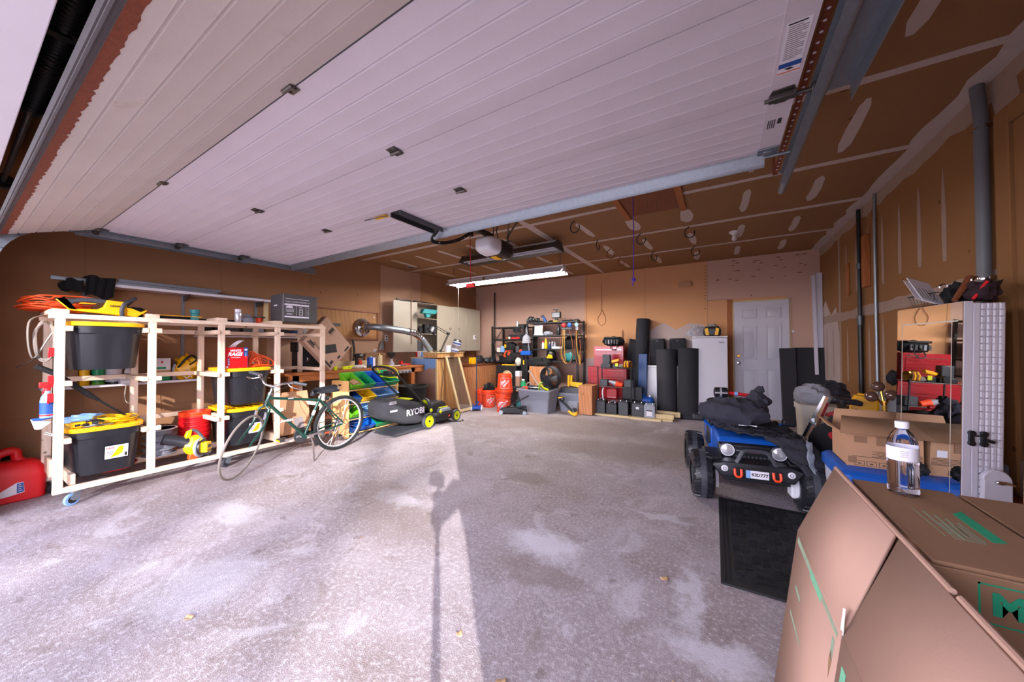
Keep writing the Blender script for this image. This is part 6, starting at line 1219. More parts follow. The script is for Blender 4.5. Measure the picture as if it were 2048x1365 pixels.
for k in range(4):
    a = 2*pi*k/4; m_.add([(.04*cos(a-.3), -.03, .36+.04*sin(a-.3)), (.19*cos(a-.35), -.02, .36+.19*sin(a-.35)), (.19*cos(a+.35), .03, .36+.19*sin(a+.35)), (.04*cos(a+.3), .02, .36+.04*sin(a+.3))], [(0, 1, 2, 3)])
m_.obj('blades', 'dark_grey', fn, solid=.004); MB().lathe([(.205, .0), (.215, .1), (.2, .14)], 36, 0, (0, 0, .36), (0, 1, 0), cap=False).obj('drum', 'dark_grey', fn, solid=.004)
def bandf(u, v): a = radians(200+75*u); return ((.2+.0*v)*cos(a)+.02, -.1-.06*v*0, .34+(.19+.055*v)*sin(a)+.02)
MB().grid(bandf, 14, 2).obj('lime_band', 'lime_yellow', fn, solid=.004)
tag(MB().box(-.14, .1, -.06, .06, 0, .12).obj('sheet_metal', 'chrome', None, (-3.1, 6.05, .38), (.3, -.05, .1), bev=.01), 'bent shiny sheet metal poking from the grey tote', 'metal')
tag(MB().tube([(0, 0, 0), (-.32, .15, .32)], .016).tube([(-.32, .15, .32), (-.36, .16, .35)], .026).obj('pole_tool', 'coil_grey', None, (-2.98, 6.05, .42)), 'grey pole tool slanting out of the grey tote', 'pole')
tag(MB().tube(smooth_path([(0, 0, 0), (.02, -.01, .1), (.05, 0, .15), (.08, .02, .16)]), .012).obj('green_strap', 'lime', None, (-2.99, 5.95, .42)), 'pale green strap hanging beside the sheet metal', 'strap')
bt = thing('blue_grey_tote', 'blue-grey plastic step tote behind the wooden crate', 'storage bin', (-2.52, 6.5, 0)); stack(MB(), [(0, rr(.2, .15, .03)), (.3, rr(.24, .19, .03)), (.32, rr(.26, .2, .03)), (.36, rr(.26, .2, .03))]).obj('tote', 'grey_plastic', bt); stack(MB(), [(.36, rr(.22, .17, .03)), (.46, rr(.2, .15, .03))]).obj('lid', 'dark_grey', bt)
stack(MB(), [(0, rr(.1, .1, .03)), (.22, rr(.11, .11, .03))]).obj('leg_box', 'grey_plastic', bt, (.12, -.2, 0))
t = thing('yellow_charger', 'yellow and black battery packs on the blue-grey tote', 'battery', (-2.42, 6.52, .46)); MB().box(-.14, .14, -.06, .06, 0, .1).obj('case', 'black_plastic', t, bev=.008); MB().prism([(-.12, .03), (.1, .0), (.12, .1), (-.14, .11)], -.064, -.06, 'y').obj('yellow_face', 'tool_yellow', t)
t = thing('yellow_levels', 'upright yellow tool pair behind the fan', 'tool', (-2.6, 6.6, .46)); MB().box(-.05, -.005, -.03, .03, 0, .22).obj('left_unit', 'tool_yellow', t, bev=.006); MB().box(.01, .05, -.03, .03, 0, .22).obj('right_unit', 'tool_yellow', t, bev=.006); MB().box(-.005, .01, -.02, .02, 0, .2).obj('gap_plate', 'redwood', t)
t = thing('grass_trimmer', 'yellow and black handheld trimmer leaning on the wooden crate', 'trimmer', (-2.36, 6.0, .021)); MB().tube([(-.26, .06, .26), (-.1, .02, .16), (.02, 0, .06)], .022).obj('shaft', 'black_plastic', t); MB().torus((-.2, .05, .26), (0, 1, .2), .045, .014).obj('grip', 'black_plastic', t); MB().prism([(-.24, .27), (-.17, .29), (-.16, .31), (-.24, .3)], -.03, .09, 'y').obj('grip_cap', 'tool_yellow', t, bev=.006); MB().prism([(-.03, .08), (.05, .03), (.13, .07), (.13, .0), (.08, -.02), (.02, .0), (-.05, .05)], -.04, .03, 'y').obj('motor_head', 'tool_yellow', t, bev=.01); MB().cyl((.06, 0, .07), (.08, 0, .11), .04).obj('motor', 'dark_grey', t)
cr = thing('wooden_crate', 'upright plywood crate beside the battery board', 'crate', (-2.13, 6.35, 0), radians(-2)); MB().box(-.13, .13, -.2, .2, .01, .54).obj('box', 'crate_wood', cr, bev=.003)
tag(MB().tube(smooth_path([(0, 0, 0), (-.03, 0, .1), (0, .02, .12), (.05, .02, .04), (.12, 0, .03)]), .005).obj('wire_bit', 'steel_dark', None, (-2.16, 6.4, .55)), 'bent wire lying on top of the wooden crate', 'wire')
carton('red_chainsaw_box', 'flat brown carton behind the bucket tower', (-3.4, 6.2, .0), (.3, .2, .36), 'dark_grey', 'box', extra=(('flap', 'cardboard', (-.17, .17, -.13, .12, .36, .375)),))
t = thing('chain_saw', 'orange saw lying on the brown carton flap', 'saw', (-3.38, 6.2, .376)); MB().box(-.09, .09, -.04, .04, 0, .08).obj('body', 'orange', t, bev=.015); MB().torus((.05, 0, .1), (0, 1, 0), .06, .014).obj('handle', 'coil_grey', t); MB().box(-.35, -.09, -.006, .006, .03, .07).obj('guide_bar', 'steel_dark', t)
can('white and teal paint can between the jack and grey tote', (-3.42, 5.98, 0), .075, .2, 'teal', 'galv', None, 'paint_can', 'paint can')
can('white labelled paint can against the grey tote', (-3.28-.13, 6.16, 0), .075, .2, 'white_plastic', 'galv', None, 'paint_can', 'paint can')
bottle('green and clear bottle beside the black carton', (-3.52, 6.3, .37), .06, .22, 'green', 'white_plastic', .5)
carton('white_tape_box', 'white printed carton beside the black carton', (-3.66, 6.35, .4), (.1, .1, .35), 'cardboard_pink', 'box', extra=(('white_top', 'paper', (-.051, .051, -.0515, .05, .24, .352)),))
bx_('stand_box', 'dark box carrying the white printed carton', 'box', -3.62, 6.38, 0, .3, .24, .4, 'black_paint') if False else bx_('stand_box', 'dark box carrying the white printed carton', 'box', -3.64, 6.36, 0, .2, .2, .4, 'black_paint')

# ================================================================== red tool chest, wire rack, batteries
tc = thing('tool_chest', 'red two-piece tool chest with silver drawer pulls against the back wall', 'tool chest', (-1.9, 7.0, 0))
MB().box(-.4, .36, -.2, .25, .06, .86).obj('cabinet', 'chest_red', tc, bev=.006); MB().box(-.28, .3, -.18, .22, .86, 1.27).obj('top_chest', 'red_enamel', tc, bev=.006)
for k in range(4): d_ = MB().box(-.36, .32, -.207, -.198, .66-.17*k, .8-.17*k+.02).obj('drawer', 'chest_red', tc, bev=.003); MB().box(-.34, .3, -.213, -.207, .785-.17*k, .8-.17*k).obj('pull', 'red_enamel', d_)
for k in range(6):
    z = 1.2-.05*k; d_ = MB().box(-.24, .27, -.188, -.178, z-.043, z).obj('drawer', 'red_enamel', tc, bev=.003); MB().box(-.235, .265, -.196, -.188, z-.008, z).obj('pull', 'chrome' if k == 0 else 'red_enamel', d_)
MB().box(.1, .25, -.184, -.18, 1.222, 1.236).obj('name_plate', 'chrome', tc); MB().cyl((-.285, -.05, 1.07), (-.3, -.05, 1.07), .05).obj('side_handle', 'chrome', tc)
t = thing('tool_bag', 'black tool bag with dangling strap on top of the tool chest', 'tool bag', (-1.83, 6.98, 1.271)); m_ = MB(); lump(m_, (0, 0, .09), (.22, .12, .1), 111, .1, flat=0); m_.obj('bag', 'cloth_black', t); MB().box(-.17, .14, -.1, .1, .15, .185).obj('top_flap', 'black_paint', t, bev=.012)
for k in range(5): MB().box(-.13+k*.055, -.1+k*.055, -.135, -.11, .04, .12).obj('pocket_tool', ('dark_grey', 'grey_plastic', 'steel_dark')[k % 3], t)
MB().tube(smooth_path([(.02, -.12, .1), (.0, -.22, -.03), (.06, -.225, -.08), (.12, -.22, -.03), (.1, -.12, .13)]), .008).obj('strap', 'black_paint', t)
tag(MB().prism([(-.02, 0), (.025, 0), (.03, .25), (.01, .32), (-.01, .31)], -.004, .004, 'y').obj('saw_blade', 'redwood', None, (-1.69, 7.15, 1.275)), 'tall brown blade standing behind the tool chest bag', 'blade')
wr_ = thing('wire_rack', 'black wire rack of tools in front of the tool chest', 'rack', (-1.665, 6.5, 0))
for x in (-.3, .3):
    for y in (-.13, .13): MB().cyl((x, y, 0), (x, y, .9), .011).obj('post', 'black_paint', wr_)
for z in (.52, .28, .86):
    m_ = MB().tube([(-.3, -.13, z), (.3, -.13, z), (.3, .13, z), (-.3, .13, z)], .007, 6, closed=True)
    for k in range(14): m_.tube([(-.28+k*.043, -.13, z), (-.28+k*.043, .13, z)], .003, 4)
    m_.obj('wire_shelf', 'black_paint', wr_)
ZR_ = .868
t = thing('black_kettle', 'black boxy tool standing on the left of the wire rack top', 'power tool', (-1.82, 6.46, ZR_)); MB().box(-.07, .07, -.05, .05, .06, .24).obj('housing', 'dark_grey', t, bev=.01); MB().box(-.1, .1, -.07, .06, 0, .07).obj('base', 'black_plastic', t, bev=.01); MB().cyl((.04, -.1, .05), (.04, .02, .05), .05).obj('motor', 'black_plastic', t)
t = thing('drill_driver', 'yellow and black drill with lime trim on the wire rack top', 'drill', (-1.66, 6.47, ZR_)); MB().prism([(-.06, .09), (.06, .12), (.07, .17), (-.02, .15), (-.08, .13)], -.03, .03, 'y').obj('body', 'tool_yellow', t, bev=.008); MB().box(-.05, .05, -.04, .04, .0, .07).obj('battery', 'black_plastic', t, bev=.006); MB().box(-.0, .05, -.042, -.038, .03, .09).obj('lime_trim', 'lime_yellow', t)
t = thing('work_gloves', 'yellow and brown leather gloves piled on the wire rack top', 'gloves', (-1.44, 6.46, ZR_)); m_ = MB(); lump(m_, (0, 0, .06), (.08, .07, .08), 121, .25, flat=0); m_.obj('gloves', 'brass', t)
for k in range(4): MB().tube([(-.04+k*.025, -.07, .02), (-.04+k*.025, -.085, .08), (-.03+k*.02, -.06, .13)], .012).obj('finger', ('tool_yellow', 'redwood')[k % 2], t)
o = MB(); lump(o, (0, 0, .03), (.08, .06, .035), 122, .25, flat=0); tag(o.obj('grey_cloth', 'coil_grey', None, (-1.56, 6.5, ZR_)), 'grey cloth wedged between drill and gloves', 'cloth')
ZR_ = .528
for k, (x, m_, sx, h, l_) in enumerate(((-1.87, 'dark_grey', .14, .12, 'grey battery at the left of the wire rack middle shelf'), (-1.42, 'dark_grey', .15, .13, 'grey battery at the right of the wire rack middle shelf'))): bx_('small_battery', l_, 'battery', x, 6.47, ZR_, sx, .14, h, m_)
t = thing('orange_blower', 'grey and orange nozzle tool on the middle wire shelf', 'tool', (-1.64, 6.44, ZR_)); MB().tube([(-.14, 0, .09), (0, -.02, .05)], [.02, .05]).obj('nozzle', 'grey_plastic', t); MB().tube([(0, -.02, .05), (.12, -.03, .03)], [.055, .035]).obj('body', 'orange', t)
t = thing('red_hatch', 'red tool case with white edging on the lower wire shelf', 'case', (-1.73, 6.5, .288)); MB().box(-.12, .1, -.05, .05, 0, .2).obj('case', 'chest_red', t, bev=.03); MB().box(-.08, .07, -.0525, -.0505, .03, .036).obj('white_line', 'ink_white', t)
tag(MB().tube(smooth_path([(0, 0, 0), (-.02, 0, .12), (-.01, 0, .22), (.01, 0, .23)]), .012).obj('bent_bar', 'white_plastic', None, (-1.87, 6.4, .26)), 'bent white handle left of the red case', 'handle')
tag(MB().box(-.14, .22, -.01, .01, 0, .5).obj('standing_sheet', 'black_plastic', None, (-1.45, 6.68, .02), (.05, 0, 0), bev=.01), 'large dark panel standing behind the wire rack', 'panel')
# batteries on planks
for k, (x0, x1, y, z0, z1, l_) in enumerate(((-2.0, -1.38, 6.34, 0, .03, 'pale plank under the three black batteries'), (-1.37, -.86, 6.3, 0, .03, 'pale plank under the ribbed and the light grey battery'), (-1.02, -.68, 6.42, .03, .105, 'thick pale offcut right of the light grey battery'), (-1.0, -.69, 6.36, 0, .028, 'thin offcut under the thick pale one'), (-.98, -.6, 6.6, .04, .12, 'pale offcut behind the thick one'))):
    tag(MB().box(x0, x1, y-.05 if k > 1 else y-.07, y+.05 if k > 1 else y+.2, z0, z1).obj('wood_plank', 'pale_wood', None, bev=.002), l_, 'plank', 'planks by the batteries')
for k, (x, w_, h, m_, l_) in enumerate(((-1.91, .17, .22, 'dark_grey', 'leftmost black battery on the planks'), (-1.71, .19, .18, 'black_plastic', 'second black battery from the left, lower than its neighbours'), (-1.5, .17, .225, 'dark_grey', 'third black battery from the left'), (-1.25, .19, .22, 'dark_grey', 'dark ribbed battery with white label'), (-1.06, .18, .21, 'grey_plastic', 'light grey battery with printed label'))):
    t = thing('car_battery', l_, 'battery', (x, 6.42, .031), 0, 'batteries on the planks'); MB().box(-w_/2, w_/2, -.09, .1, 0, h).obj('case', m_, t, bev=.006); MB().box(-w_/2+.01, w_/2-.01, -.08, .09, h, h+.018).obj('top_cover', 'black_paint' if k < 4 else 'grey_plastic', t, bev=.004)
    for s in (-1, 1): MB().cyl((s*w_*.3, -.05, h+.015), (s*w_*.3, -.05, h+.04), .011, .009).obj('terminal', 'chrome', t)
    if k == 3:
        for q in range(6): MB().box(-w_/2-.002, w_/2+.002, -.094, -.09, .02+q*.025, .03+q*.025).obj('rib', 'black_plastic', t)
        MB().box(-.03, .02, -.096, -.094, .13, .17).obj('label', 'paper', t)
    if k == 4: MB().box(-.045, .045, -.0925, -.09, .03, .11).obj('label', 'paper', t); MB().box(-.045, .045, -.0935, -.09, .112, .13).obj('brand_strip', 'ink_black', t)
    if k < 2: MB().tube(smooth_path([(-w_*.3, -.0, h+.02), (0, .02, h+.05), (w_*.3, .05, h+.02)]), .008).obj('strap', 'grey_plastic', t)
t = thing('oil_jug', 'blue jug with white cap behind the light grey battery', 'jug', (-1.18, 6.72, .0)); MB().box(-.15, .13, -.06, .06, .12, .34).obj('body', 'blue', t, bev=.05); MB().box(-.12, .1, -.05, .05, 0, .13).obj('stand', 'blue', t); MB().cyl((.07, 0, .34), (.07, 0, .38), .022).obj('cap', 'white_plastic', t); MB().torus((-.06, 0, .33), (0, 1, 0), .04, .012).obj('handle', 'blue', t); MB().box(-.06, .1, -.062, -.06, .15, .2).obj('label', 'paper', t)

# ================================================================== foam rolls, speakers, freezer, foam sheets, boards
def mat_roll(label, p, q, r, mat='foam_grey', sp=True, flat=1):
    t = thing('foam_roll', label, 'foam roll', p, group='dark foam rolls along the back wall'); d = Vector(q)-Vector(p)
    MB().tube([(0, 0, 0), d*.5, d], r, 28).obj('roll', mat, t)
    if sp:
        x = d.normalized(); u = x.orthogonal().normalized(); v = x.cross(u)
        MB().tube([d+x*.002+(u*cos(a)+v*sin(a))*(r*.95*(1-a/22)) for a in [i*.35 for i in range(55)]], .004, 5).obj('spiral_edge', 'black_rubber', t)
    return t
mat_roll('tall dark foam roll leaning on the wall beside the tool chest', (-1.38, 7.1, 0), (-1.29, 7.15, 1.8), .125, 'foam_black')
mat_roll('dark grey foam roll standing left of the freezer', (-.85, 6.93, 0.06), (-.855, 6.93, 1.205), .17, 'foam_grey')
mat_roll('black dimpled foam roll standing nearest the freezer', (-.49, 6.82, 0), (-.475, 6.82, 1.225), .172, 'foam_black')
bx_('roll_pad', 'pale block under the dark grey foam roll', 'block', -.85, 6.92, 0, .2, .2, .06, 'pale_wood')
t = thing('foam_sheet', 'bent dark rubber sheet leaning between tool chest and foam roll', 'sheet', (-1.52, 6.95, 0)); MB().grid(lambda u, v: (-.13+.3*u+.12*v*v*(1-.2*u)+(.05*u*v), -.05+.15*v+.05*sin(u*3), 1.42*v-(.08*u*v if v > .9 else 0)), 10, 14).obj('sheet', 'foam_black', t, solid=.012)
tag(MB().box(-.07, .09, -.04, .04, 0, 1.1).obj('rubber_strip', 'navy', None, (-1.3, 6.95, .02), (-.04, .02, 0), bev=.01), 'dark blue-black rubber strip below the tall foam roll', 'strip')
for x, z, l_ in ((-1.03, .9, 'black loudspeaker on the white shelf left of its twin'), (-.68, .9, 'black loudspeaker behind the black foam roll')):
    t = thing('loudspeaker', l_, 'speaker', (x, 7.17, z), 0, 'pair of black loudspeakers'); stack(MB(), [(0, rr(.13, .09, .05)), (.02, rr(.14, .1, .05)), (.48, rr(.14, .1, .05)), (.51, rr(.125, .09, .05))]).obj('cabinet', 'black_plastic', t); MB().box(-.12, .12, -.105, -.1, .03, .48).obj('grille', 'foam_black', t, bev=.02); MB().box(-.02, .02, -.107, -.104, .455, .465).obj('badge', 'grey_plastic', t)
t = thing('white_cabinet', 'narrow white appliance below the left loudspeaker', 'cabinet', (-1.1, 7.12, 0)); MB().box(-.15, .6, -.1, .15, .03, .86).obj('body', 'white_plastic', t, bev=.01); MB().box(-.16, .61, -.11, .16, .86, .9).obj('top', 'white_plastic', t, bev=.008); MB().box(-.13, .55, -.102, -.1, .01, .04).obj('foot', 'dark_grey', t)
bx_('white_box', 'white block above the bent rubber sheet', 'block', -1.5, 7.24, 1.1, .1, .08, .16, 'white_plastic') if False else None
fz = thing('upright_freezer', 'white upright freezer with its radio on top, left of the back door', 'freezer', (-.15, 7.0, 0)); MB().box(-.26, .25, -.18, .26, .03, 1.41).obj('body', 'door_white', fz, bev=.008); MB().box(-.265, .255, -.25, -.185, .07, 1.405).obj('door', 'door_white', fz, bev=.01); MB().box(-.265, .255, -.255, .26, 1.41, 1.43).obj('top', 'white_plastic', fz, bev=.004); MB().box(.13, .21, -.253, -.25, 1.315, 1.333).obj('badge', 'ink_grey', fz); MB().box(-.24, .23, -.17, .2, 0, .03).obj('feet', 'dark_grey', fz)
t = thing('site_radio', 'yellow and black round site radio on the freezer', 'radio', (-.12, 6.95, 1.431)); stack(MB(), [(0, rr(.11, .09, .03)), (.04, rr(.135, .1, .03)), (.12, rr(.135, .1, .03)), (.17, rr(.1, .08, .03))]).obj('body', 'black_plastic', t); stack(MB(), [(.17, rr(.08, .06, .03)), (.22, rr(.06, .05, .03))]).obj('dome', 'coil_grey', t)
for s in (-1, 1): MB().prism([(s*.04, .02), (s*.09, .02), (s*.11, .13), (s*.06, .15)], -.108, -.098, 'y').obj('yellow_panel', 'tool_yellow', t, bev=.004)
MB().box(-.045, .045, -.107, -.098, .04, .13).obj('speaker_panel', 'dark_grey', t)
t = thing('crumpled_film', 'crumpled clear plastic beside the radio on the freezer', 'plastic', (-.34, 6.98, 1.431)); m_ = MB(); lump(m_, (0, 0, .07), (.14, .1, .11), 131, .35, flat=0); m_.obj('film', 'film', t)
fs = thing('foam_sheets', 'tall black foam sheets leaning over the right part of the back door', 'foam sheet', (1.16, 7.06, 0)); MB().at((0, 0, 0), (radians(-4), 0, 0)).box(-.14, .3, -.03, .01, 0, 1.235).obj('front_sheet', 'foam_black', fs, bev=.006); MB().at((0, -.03, 0), (radians(-4), 0, .25)).box(-.33, -.12, -.02, .02, 0, 1.228).obj('side_sheet', 'foam_grey', fs, bev=.006)
for x0, x1, zt, rot_, l_ in ((1.3, 1.38, 2.41, .0, 'broad white board standing in the back right corner'), (1.28, 1.31, 2.37, -.0, 'narrow white board crossing the broad one')):
    if x1-x0 > .05: tag(MB().box(x0, x1-.003, 7.12, 7.14, .0, zt).obj('white_board', 'door_white', None, bev=.002), l_, 'board', 'white boards in the corner')
    else: tag(MB().beam((1.3, 7.095, .02), (1.265, 7.1, 2.37), .045, .02, 0, (0, 1, 0)).obj('white_board', 'door_white', None), l_, 'board', 'white boards in the corner')
t = thing('wall_chime', 'small white button beside the back door', 'button', (1.035, 7.3, 1.5)); MB().lathe([(.022, 0), (.024, .02), (.012, .035), (0, .036)], 14, 0, (0, 0, 0), (0, -1, 0)).obj('button', 'white_plastic', t)
tag(MB().tube(smooth_path([(-2.155, 7.29, 2.6), (-2.155, 7.285, 2.05), (-2.24, 7.285, 1.86), (-2.2, 7.285, 1.73), (-2.11, 7.285, 1.73), (-2.07, 7.285, 1.85), (-2.15, 7.285, 2.05)]), .004).obj('looped_rope', 'redwood', None), 'brown looped cord hanging on the tan back wall', 'cord')
t = thing('wood_block', 'small wooden block fixed high on the back wall', 'block', (-.56, 7.26, 2.43), rot=(0, radians(-2), 0)); MB().box(-.11, .11, -.03, .035, -.045, .045).obj('block', 'cardboard', t, bev=.004)
# ================================================================== ceiling: lights, hatch, hooks
def shop_light(name, label, x0, x1, y, z, lit):
    t = thing(name, label, 'light', ((x0+x1)/2, y, z)); L = (x1-x0)/2
    MB().prism([(-.06, .1), (.06, .1), (.075, .155), (-.075, .155)], -L, L, 'x').obj('housing', 'white_plastic' if lit else 'steel_bracket', t, bev=.003)
    MB().prism([(-.075, .13), (-.17, .03), (-.165, .03), (-.06, .12), (.06, .12), (.165, .03), (.17, .03), (.075, .13)], -L*.99, L*.99, 'x').obj('reflector', 'white_plastic' if lit else 'steel_bracket', t)
    for s in (-1, 1): MB().prism([(-.1, .055), (.1, .055), (.075, .1), (-.075, .1)] if lit else [(-.17, .03), (.17, .03), (.075, .155), (-.075, .155)], s*L-.012, s*L+.012, 'x').obj('end_plate', 'white_plastic' if lit else 'dark_grey', t)
    for yy in (-.055, .055):
        MB().cyl((-L+.03, yy, .065), (L-.03, yy, .065), .019, n=14).obj('tube', 'lamp_tube' if lit else 'frost', t)
        for s in (-1, 1): MB().box(s*(L-.03)-.014, s*(L-.03)+.014, yy-.022, yy+.022, .045, .11).obj('socket', 'white_plastic', t)
    for s in (-1, 1):
        for d in (-.04, .04): MB().cyl((s*(L-.08), d, .15), (s*(L-.08), 0, ZC-z), .0025, n=5).obj('hanger_wire', 'steel_dark', t)
    return t
ll = shop_light('shop_light', 'lit long twin-tube shop light hanging near the back wall', -4.53, -2.13, 5.2, 2.42, True)
MB().tube([(-1.02, .02, .1), (-1.03, .02, -.4), (-1.02, .02, -.95)], .0015, 5).obj('pull_cord', 'cable_white', ll)
MB().tube(smooth_path([(-1.0, 0, .15), (-1.03, .3, .12), (-1.06, .7, -.1)]), .006, 6).obj('power_cord', 'black_paint', ll); MB().box(-.3, -.26, -.18, -.17, .03, .1).obj('hook', 'chrome', ll)
shop_light('shop_light', 'unlit grey shop light hanging behind the door opener', -3.6, -1.93, 4.5, 2.6, False)
ht = thing('attic_hatch', 'dark plywood attic hatch with brown side boards in the ceiling', 'hatch', (-.64, 3.92, ZC))
MB().box(-.27, .27, -.43, .35, -.006, 0).obj('panel', 'redwood', ht)
for s in (-1, 1): MB().box(s*.3-.032, s*.3+.032, -.44, .43, -.022, 0).obj('side_board', 'fir', ht, bev=.003)
for x_ in (-.94, -.33): tp = MB(); blade(tp, x_, 4.36, 4.83, .13, ZC-.0013, 0); tp.obj('plaster_patch', 'compound', ht, (.64, -3.92, -ZC))
t = thing('hatch_rope', 'thin purple rope with a knot hanging from the ceiling hatch', 'rope', (-.717, 3.5, ZC-.006)); MB().tube([(0, 0, 0), (.004, 0, -.4), (-.002, 0, -.88)], .005, 6).obj('rope', 'purple', t); m_ = MB(); m_.torus((0, 0, -.9), (0, 1, .5), .014, .008, 14, 6).torus((0, 0, -.905), (1, .3, 0), .013, .008, 14, 6).tube([(0, 0, -.91), (-.012, 0, -.96)], .006, 6); m_.obj('knot', 'purple', t)
for k, (x, y, a, m_, l_) in enumerate(((-1.553, 4.05, 0, 'black_paint', 'black ceiling hook nearest the unlit shop light'), (-1.541, 4.96, 1.5, 'black_paint', 'black ceiling hook seen edge-on left of the hatch rope'), (-.95, 5.0, 0, 'black_paint', 'black ceiling hook just right of the hatch rope'), (-.353, 5.03, 0, 'black_paint', 'black ceiling hook beyond the right side of the hatch'), (-.945, 6.07, .9, 'black_paint', 'small black ceiling hook toward the back wall'), (-.344, 6.07, 0, 'black_paint', 'black ceiling hook nearest the back wall on the right'), (-1.52, 5.55, .6, 'redwood', 'brown ceiling hook behind the edge-on one'), (-1.5, 6.15, .6, 'redwood', 'brown ceiling hook nearest the back wall'))):
    P = [(0, 0, 0), (-.03, 0, -.02), (-.055, 0, -.05)]+[(-.0+.058*cos(b), 0, -.09+.06*sin(b)) for b in [pi+.0+i*(pi+.5)/12 for i in range(13)]]
    tag(MB().tube(P, .007, 8).obj('ceiling_hook', m_, None, (x+.03, y, ZC), (0, 0, a)), l_, 'hook', 'hooks screwed into the ceiling')
t = thing('bulb_socket', 'white porcelain bulb socket with bulb on the ceiling', 'light', (.18, 5.58, ZC)); MB().lathe([(.06, 0), (.058, -.02), (.03, -.035), (.028, -.05), (0, -.05)], 20).obj('socket', 'white_plastic', t); MB().lathe([(.016, -.05), (.03, -.09), (.028, -.115), (0, -.13)], 16).obj('bulb', 'white_plastic', t); MB().tube([(.05, -.01, 0), (.055, -.01, -.12)], .003, 5).obj('pull_chain', 'brass', t)

# ================================================================== right wall fittings
t = thing('conduit_pipe', 'thick grey pipe clamped to the right wall by the mirror cabinet', 'pipe', (1.345, 3.19, 0))
MB().tube([(-.01, .01, ZC-.005), (0, 0, ZC-.2), (.0, 0, 2.0), (0, .02, .62)], .03, 18).obj('pipe', 'pipe_grey', t)
for z in (2.56, 1.66, .86): MB().lathe([(.033, -.008), (.034, 0), (.033, .008)], 18, 0, (0, .005, z), (0, 0, 1), cap=False).box(.0, .04, -.045, -.03, z-.012, z+.012).obj('clamp', 'chrome', t)
MB().box(-.045, .04, -.13, .07, .42, .6).obj('junction_box', 'grey_plastic', t, bev=.006)
tag(MB().tube([(1.365, 4.92, ZC-.01), (1.365, 4.93, 2.4), (1.37, 4.95, .02)], .014, 10).obj('thin_conduit', 'galv', None), 'thin pale conduit running up the right wall', 'pipe')
t = thing('black_post', 'tall black telescoping post against the right wall', 'pole', (1.352, 5.35, 0)); MB().cyl((0, 0, .02), (0, 0, 1.55), .024, n=12).obj('lower_tube', 'black_paint', t); MB().cyl((0, 0, 1.55), (0, 0, 2.8), .019, n=12).obj('upper_tube', 'black_paint', t); MB().cyl((0, 0, 1.5), (0, 0, 1.6), .03).cyl((0, 0, 2.13), (0, 0, 2.19), .026).obj('collar', 'steel_dark', t); MB().beam((0, -.12, .02), (0, -.04, .5), .03, .02).obj('foot', 'black_paint', t)
tag(MB().box(XR-.022, XR-.003, 5.82, 5.9, 1.89, 2.29).obj('wood_cleat', 'fir_z', None, bev=.003), 'thin orange-brown wooden cleat on the right wall', 'board', 'wooden cleats on the right wall'); tag(MB().box(XR-.045, XR-.003, 5.13, 5.25, 1.9, 2.46).obj('wood_cleat', 'fir_z', None, bev=.003), 'wide orange-brown wooden cleat behind the black post', 'board', 'wooden cleats on the right wall')

# ================================================================== mirror armoire
ma = thing('mirror_armoire', 'tall mirrored jewellery armoire with white tiled side near the right wall', 'armoire', (1.06, 2.78, .14), rot=(0, radians(1.6), radians(9.3)))
# local: mirror faces -x, width along +y, depth +x
MB().box(.02, .155, -.005, .5, 0, 1.35).obj('body', 'door_white', ma, bev=.003)
MB().box(.0, .035, -.01, .51, -.005, 1.36).obj('door', 'door_white', ma, bev=.003)
mr = MB().box(-.003, .0, -.008, .508, -.003, 1.358); mr.obj('mirror', 'mirror', ma)
b_ = MB()
for a in ((.455, .46, 0, 1.26), (.02, .455, 1.255, 1.262), (.06, .064, 0, 1.255)): b_.add([(-.0035, a[0], a[2]), (-.0035, a[1], a[2]), (-.0035, a[1], a[3]), (-.0035, a[0], a[3])], [(0, 1, 2, 3)])
b_.obj('bevel_line', 'cable_white', ma)
MB().box(.035, .06, -.012, -.005, .0, 1.35).obj('edge_strip', 'door_white', ma, bev=.002)
tl = MB(); n_r, n_c = 38, 4
for i in range(n_r):
    for j in range(n_c):
        x0, z0 = .062+j*.0225, .01+i*.0353; tl.taper((x0, x0+.0205, 0, 0), (x0, x0+.0205, 0, 0), 0, 0) if False else tl.add([(x0, -.006, z0), (x0+.0205, -.006, z0), (x0+.0205, -.006, z0+.032), (x0, -.006, z0+.032), (x0+.006, -.0105, z0+.003), (x0+.0175, -.0105, z0+.003), (x0+.0175, -.0105, z0+.029), (x0+.006, -.0105, z0+.029)], [(4, 5, 6, 7), (0, 1, 5, 4), (1, 2, 6, 5), (2, 3, 7, 6), (3, 0, 4, 7)])
tl.obj('tile_panel', 'door_white', ma, flat=True)
lt = MB()
for x in (.03, .075):
    for z in (.62, .672): lt.cyl((x, -.012, z), (x, -.026, z), .014, n=14)
    lt.box(x-.01, x+.01, -.022, -.01, .625, .668)
lt.cyl((.03, -.02, .66), (.08, -.02, .66), .004).prism([(.07, .635), (.105, .628), (.11, .64), (.085, .65)], -.034, -.022, 'y'); lt.obj('latch', 'black_plastic', ma, bev=.002)
lg = MB(); P = [(.055, -.13), (.175, -.13), (.162, .44)]+[(.108+.054*cos(a), .44+.06*sin(a)) for a in [pi*i/12 for i in range(1, 12)]]+[(.06, .44)]
lg.prism(P, -.045, -.02, 'y').obj('stand_leg', 'door_white', ma, bev=.004); MB().ball((.115, -.05, .44), (.02, .012, .011)).prism([(.12, .438), (.165, .43), (.165, .437), (.13, .45)], -.056, -.046, 'y').obj('pivot_knob', 'chrome', ma)
MB().box(.03, .15, .02, .48, -.14, 0).obj('base', 'door_white', ma)
MB().box(.02, .05, -.0115, -.011, .15, .32).obj('tape_strip', 'paper', ma)
ZA = 1.503
t = thing('wire_basket', 'black wire basket on top of the mirrored armoire', 'basket', (1.11, 3.1, ZA), .15); m_ = MB()
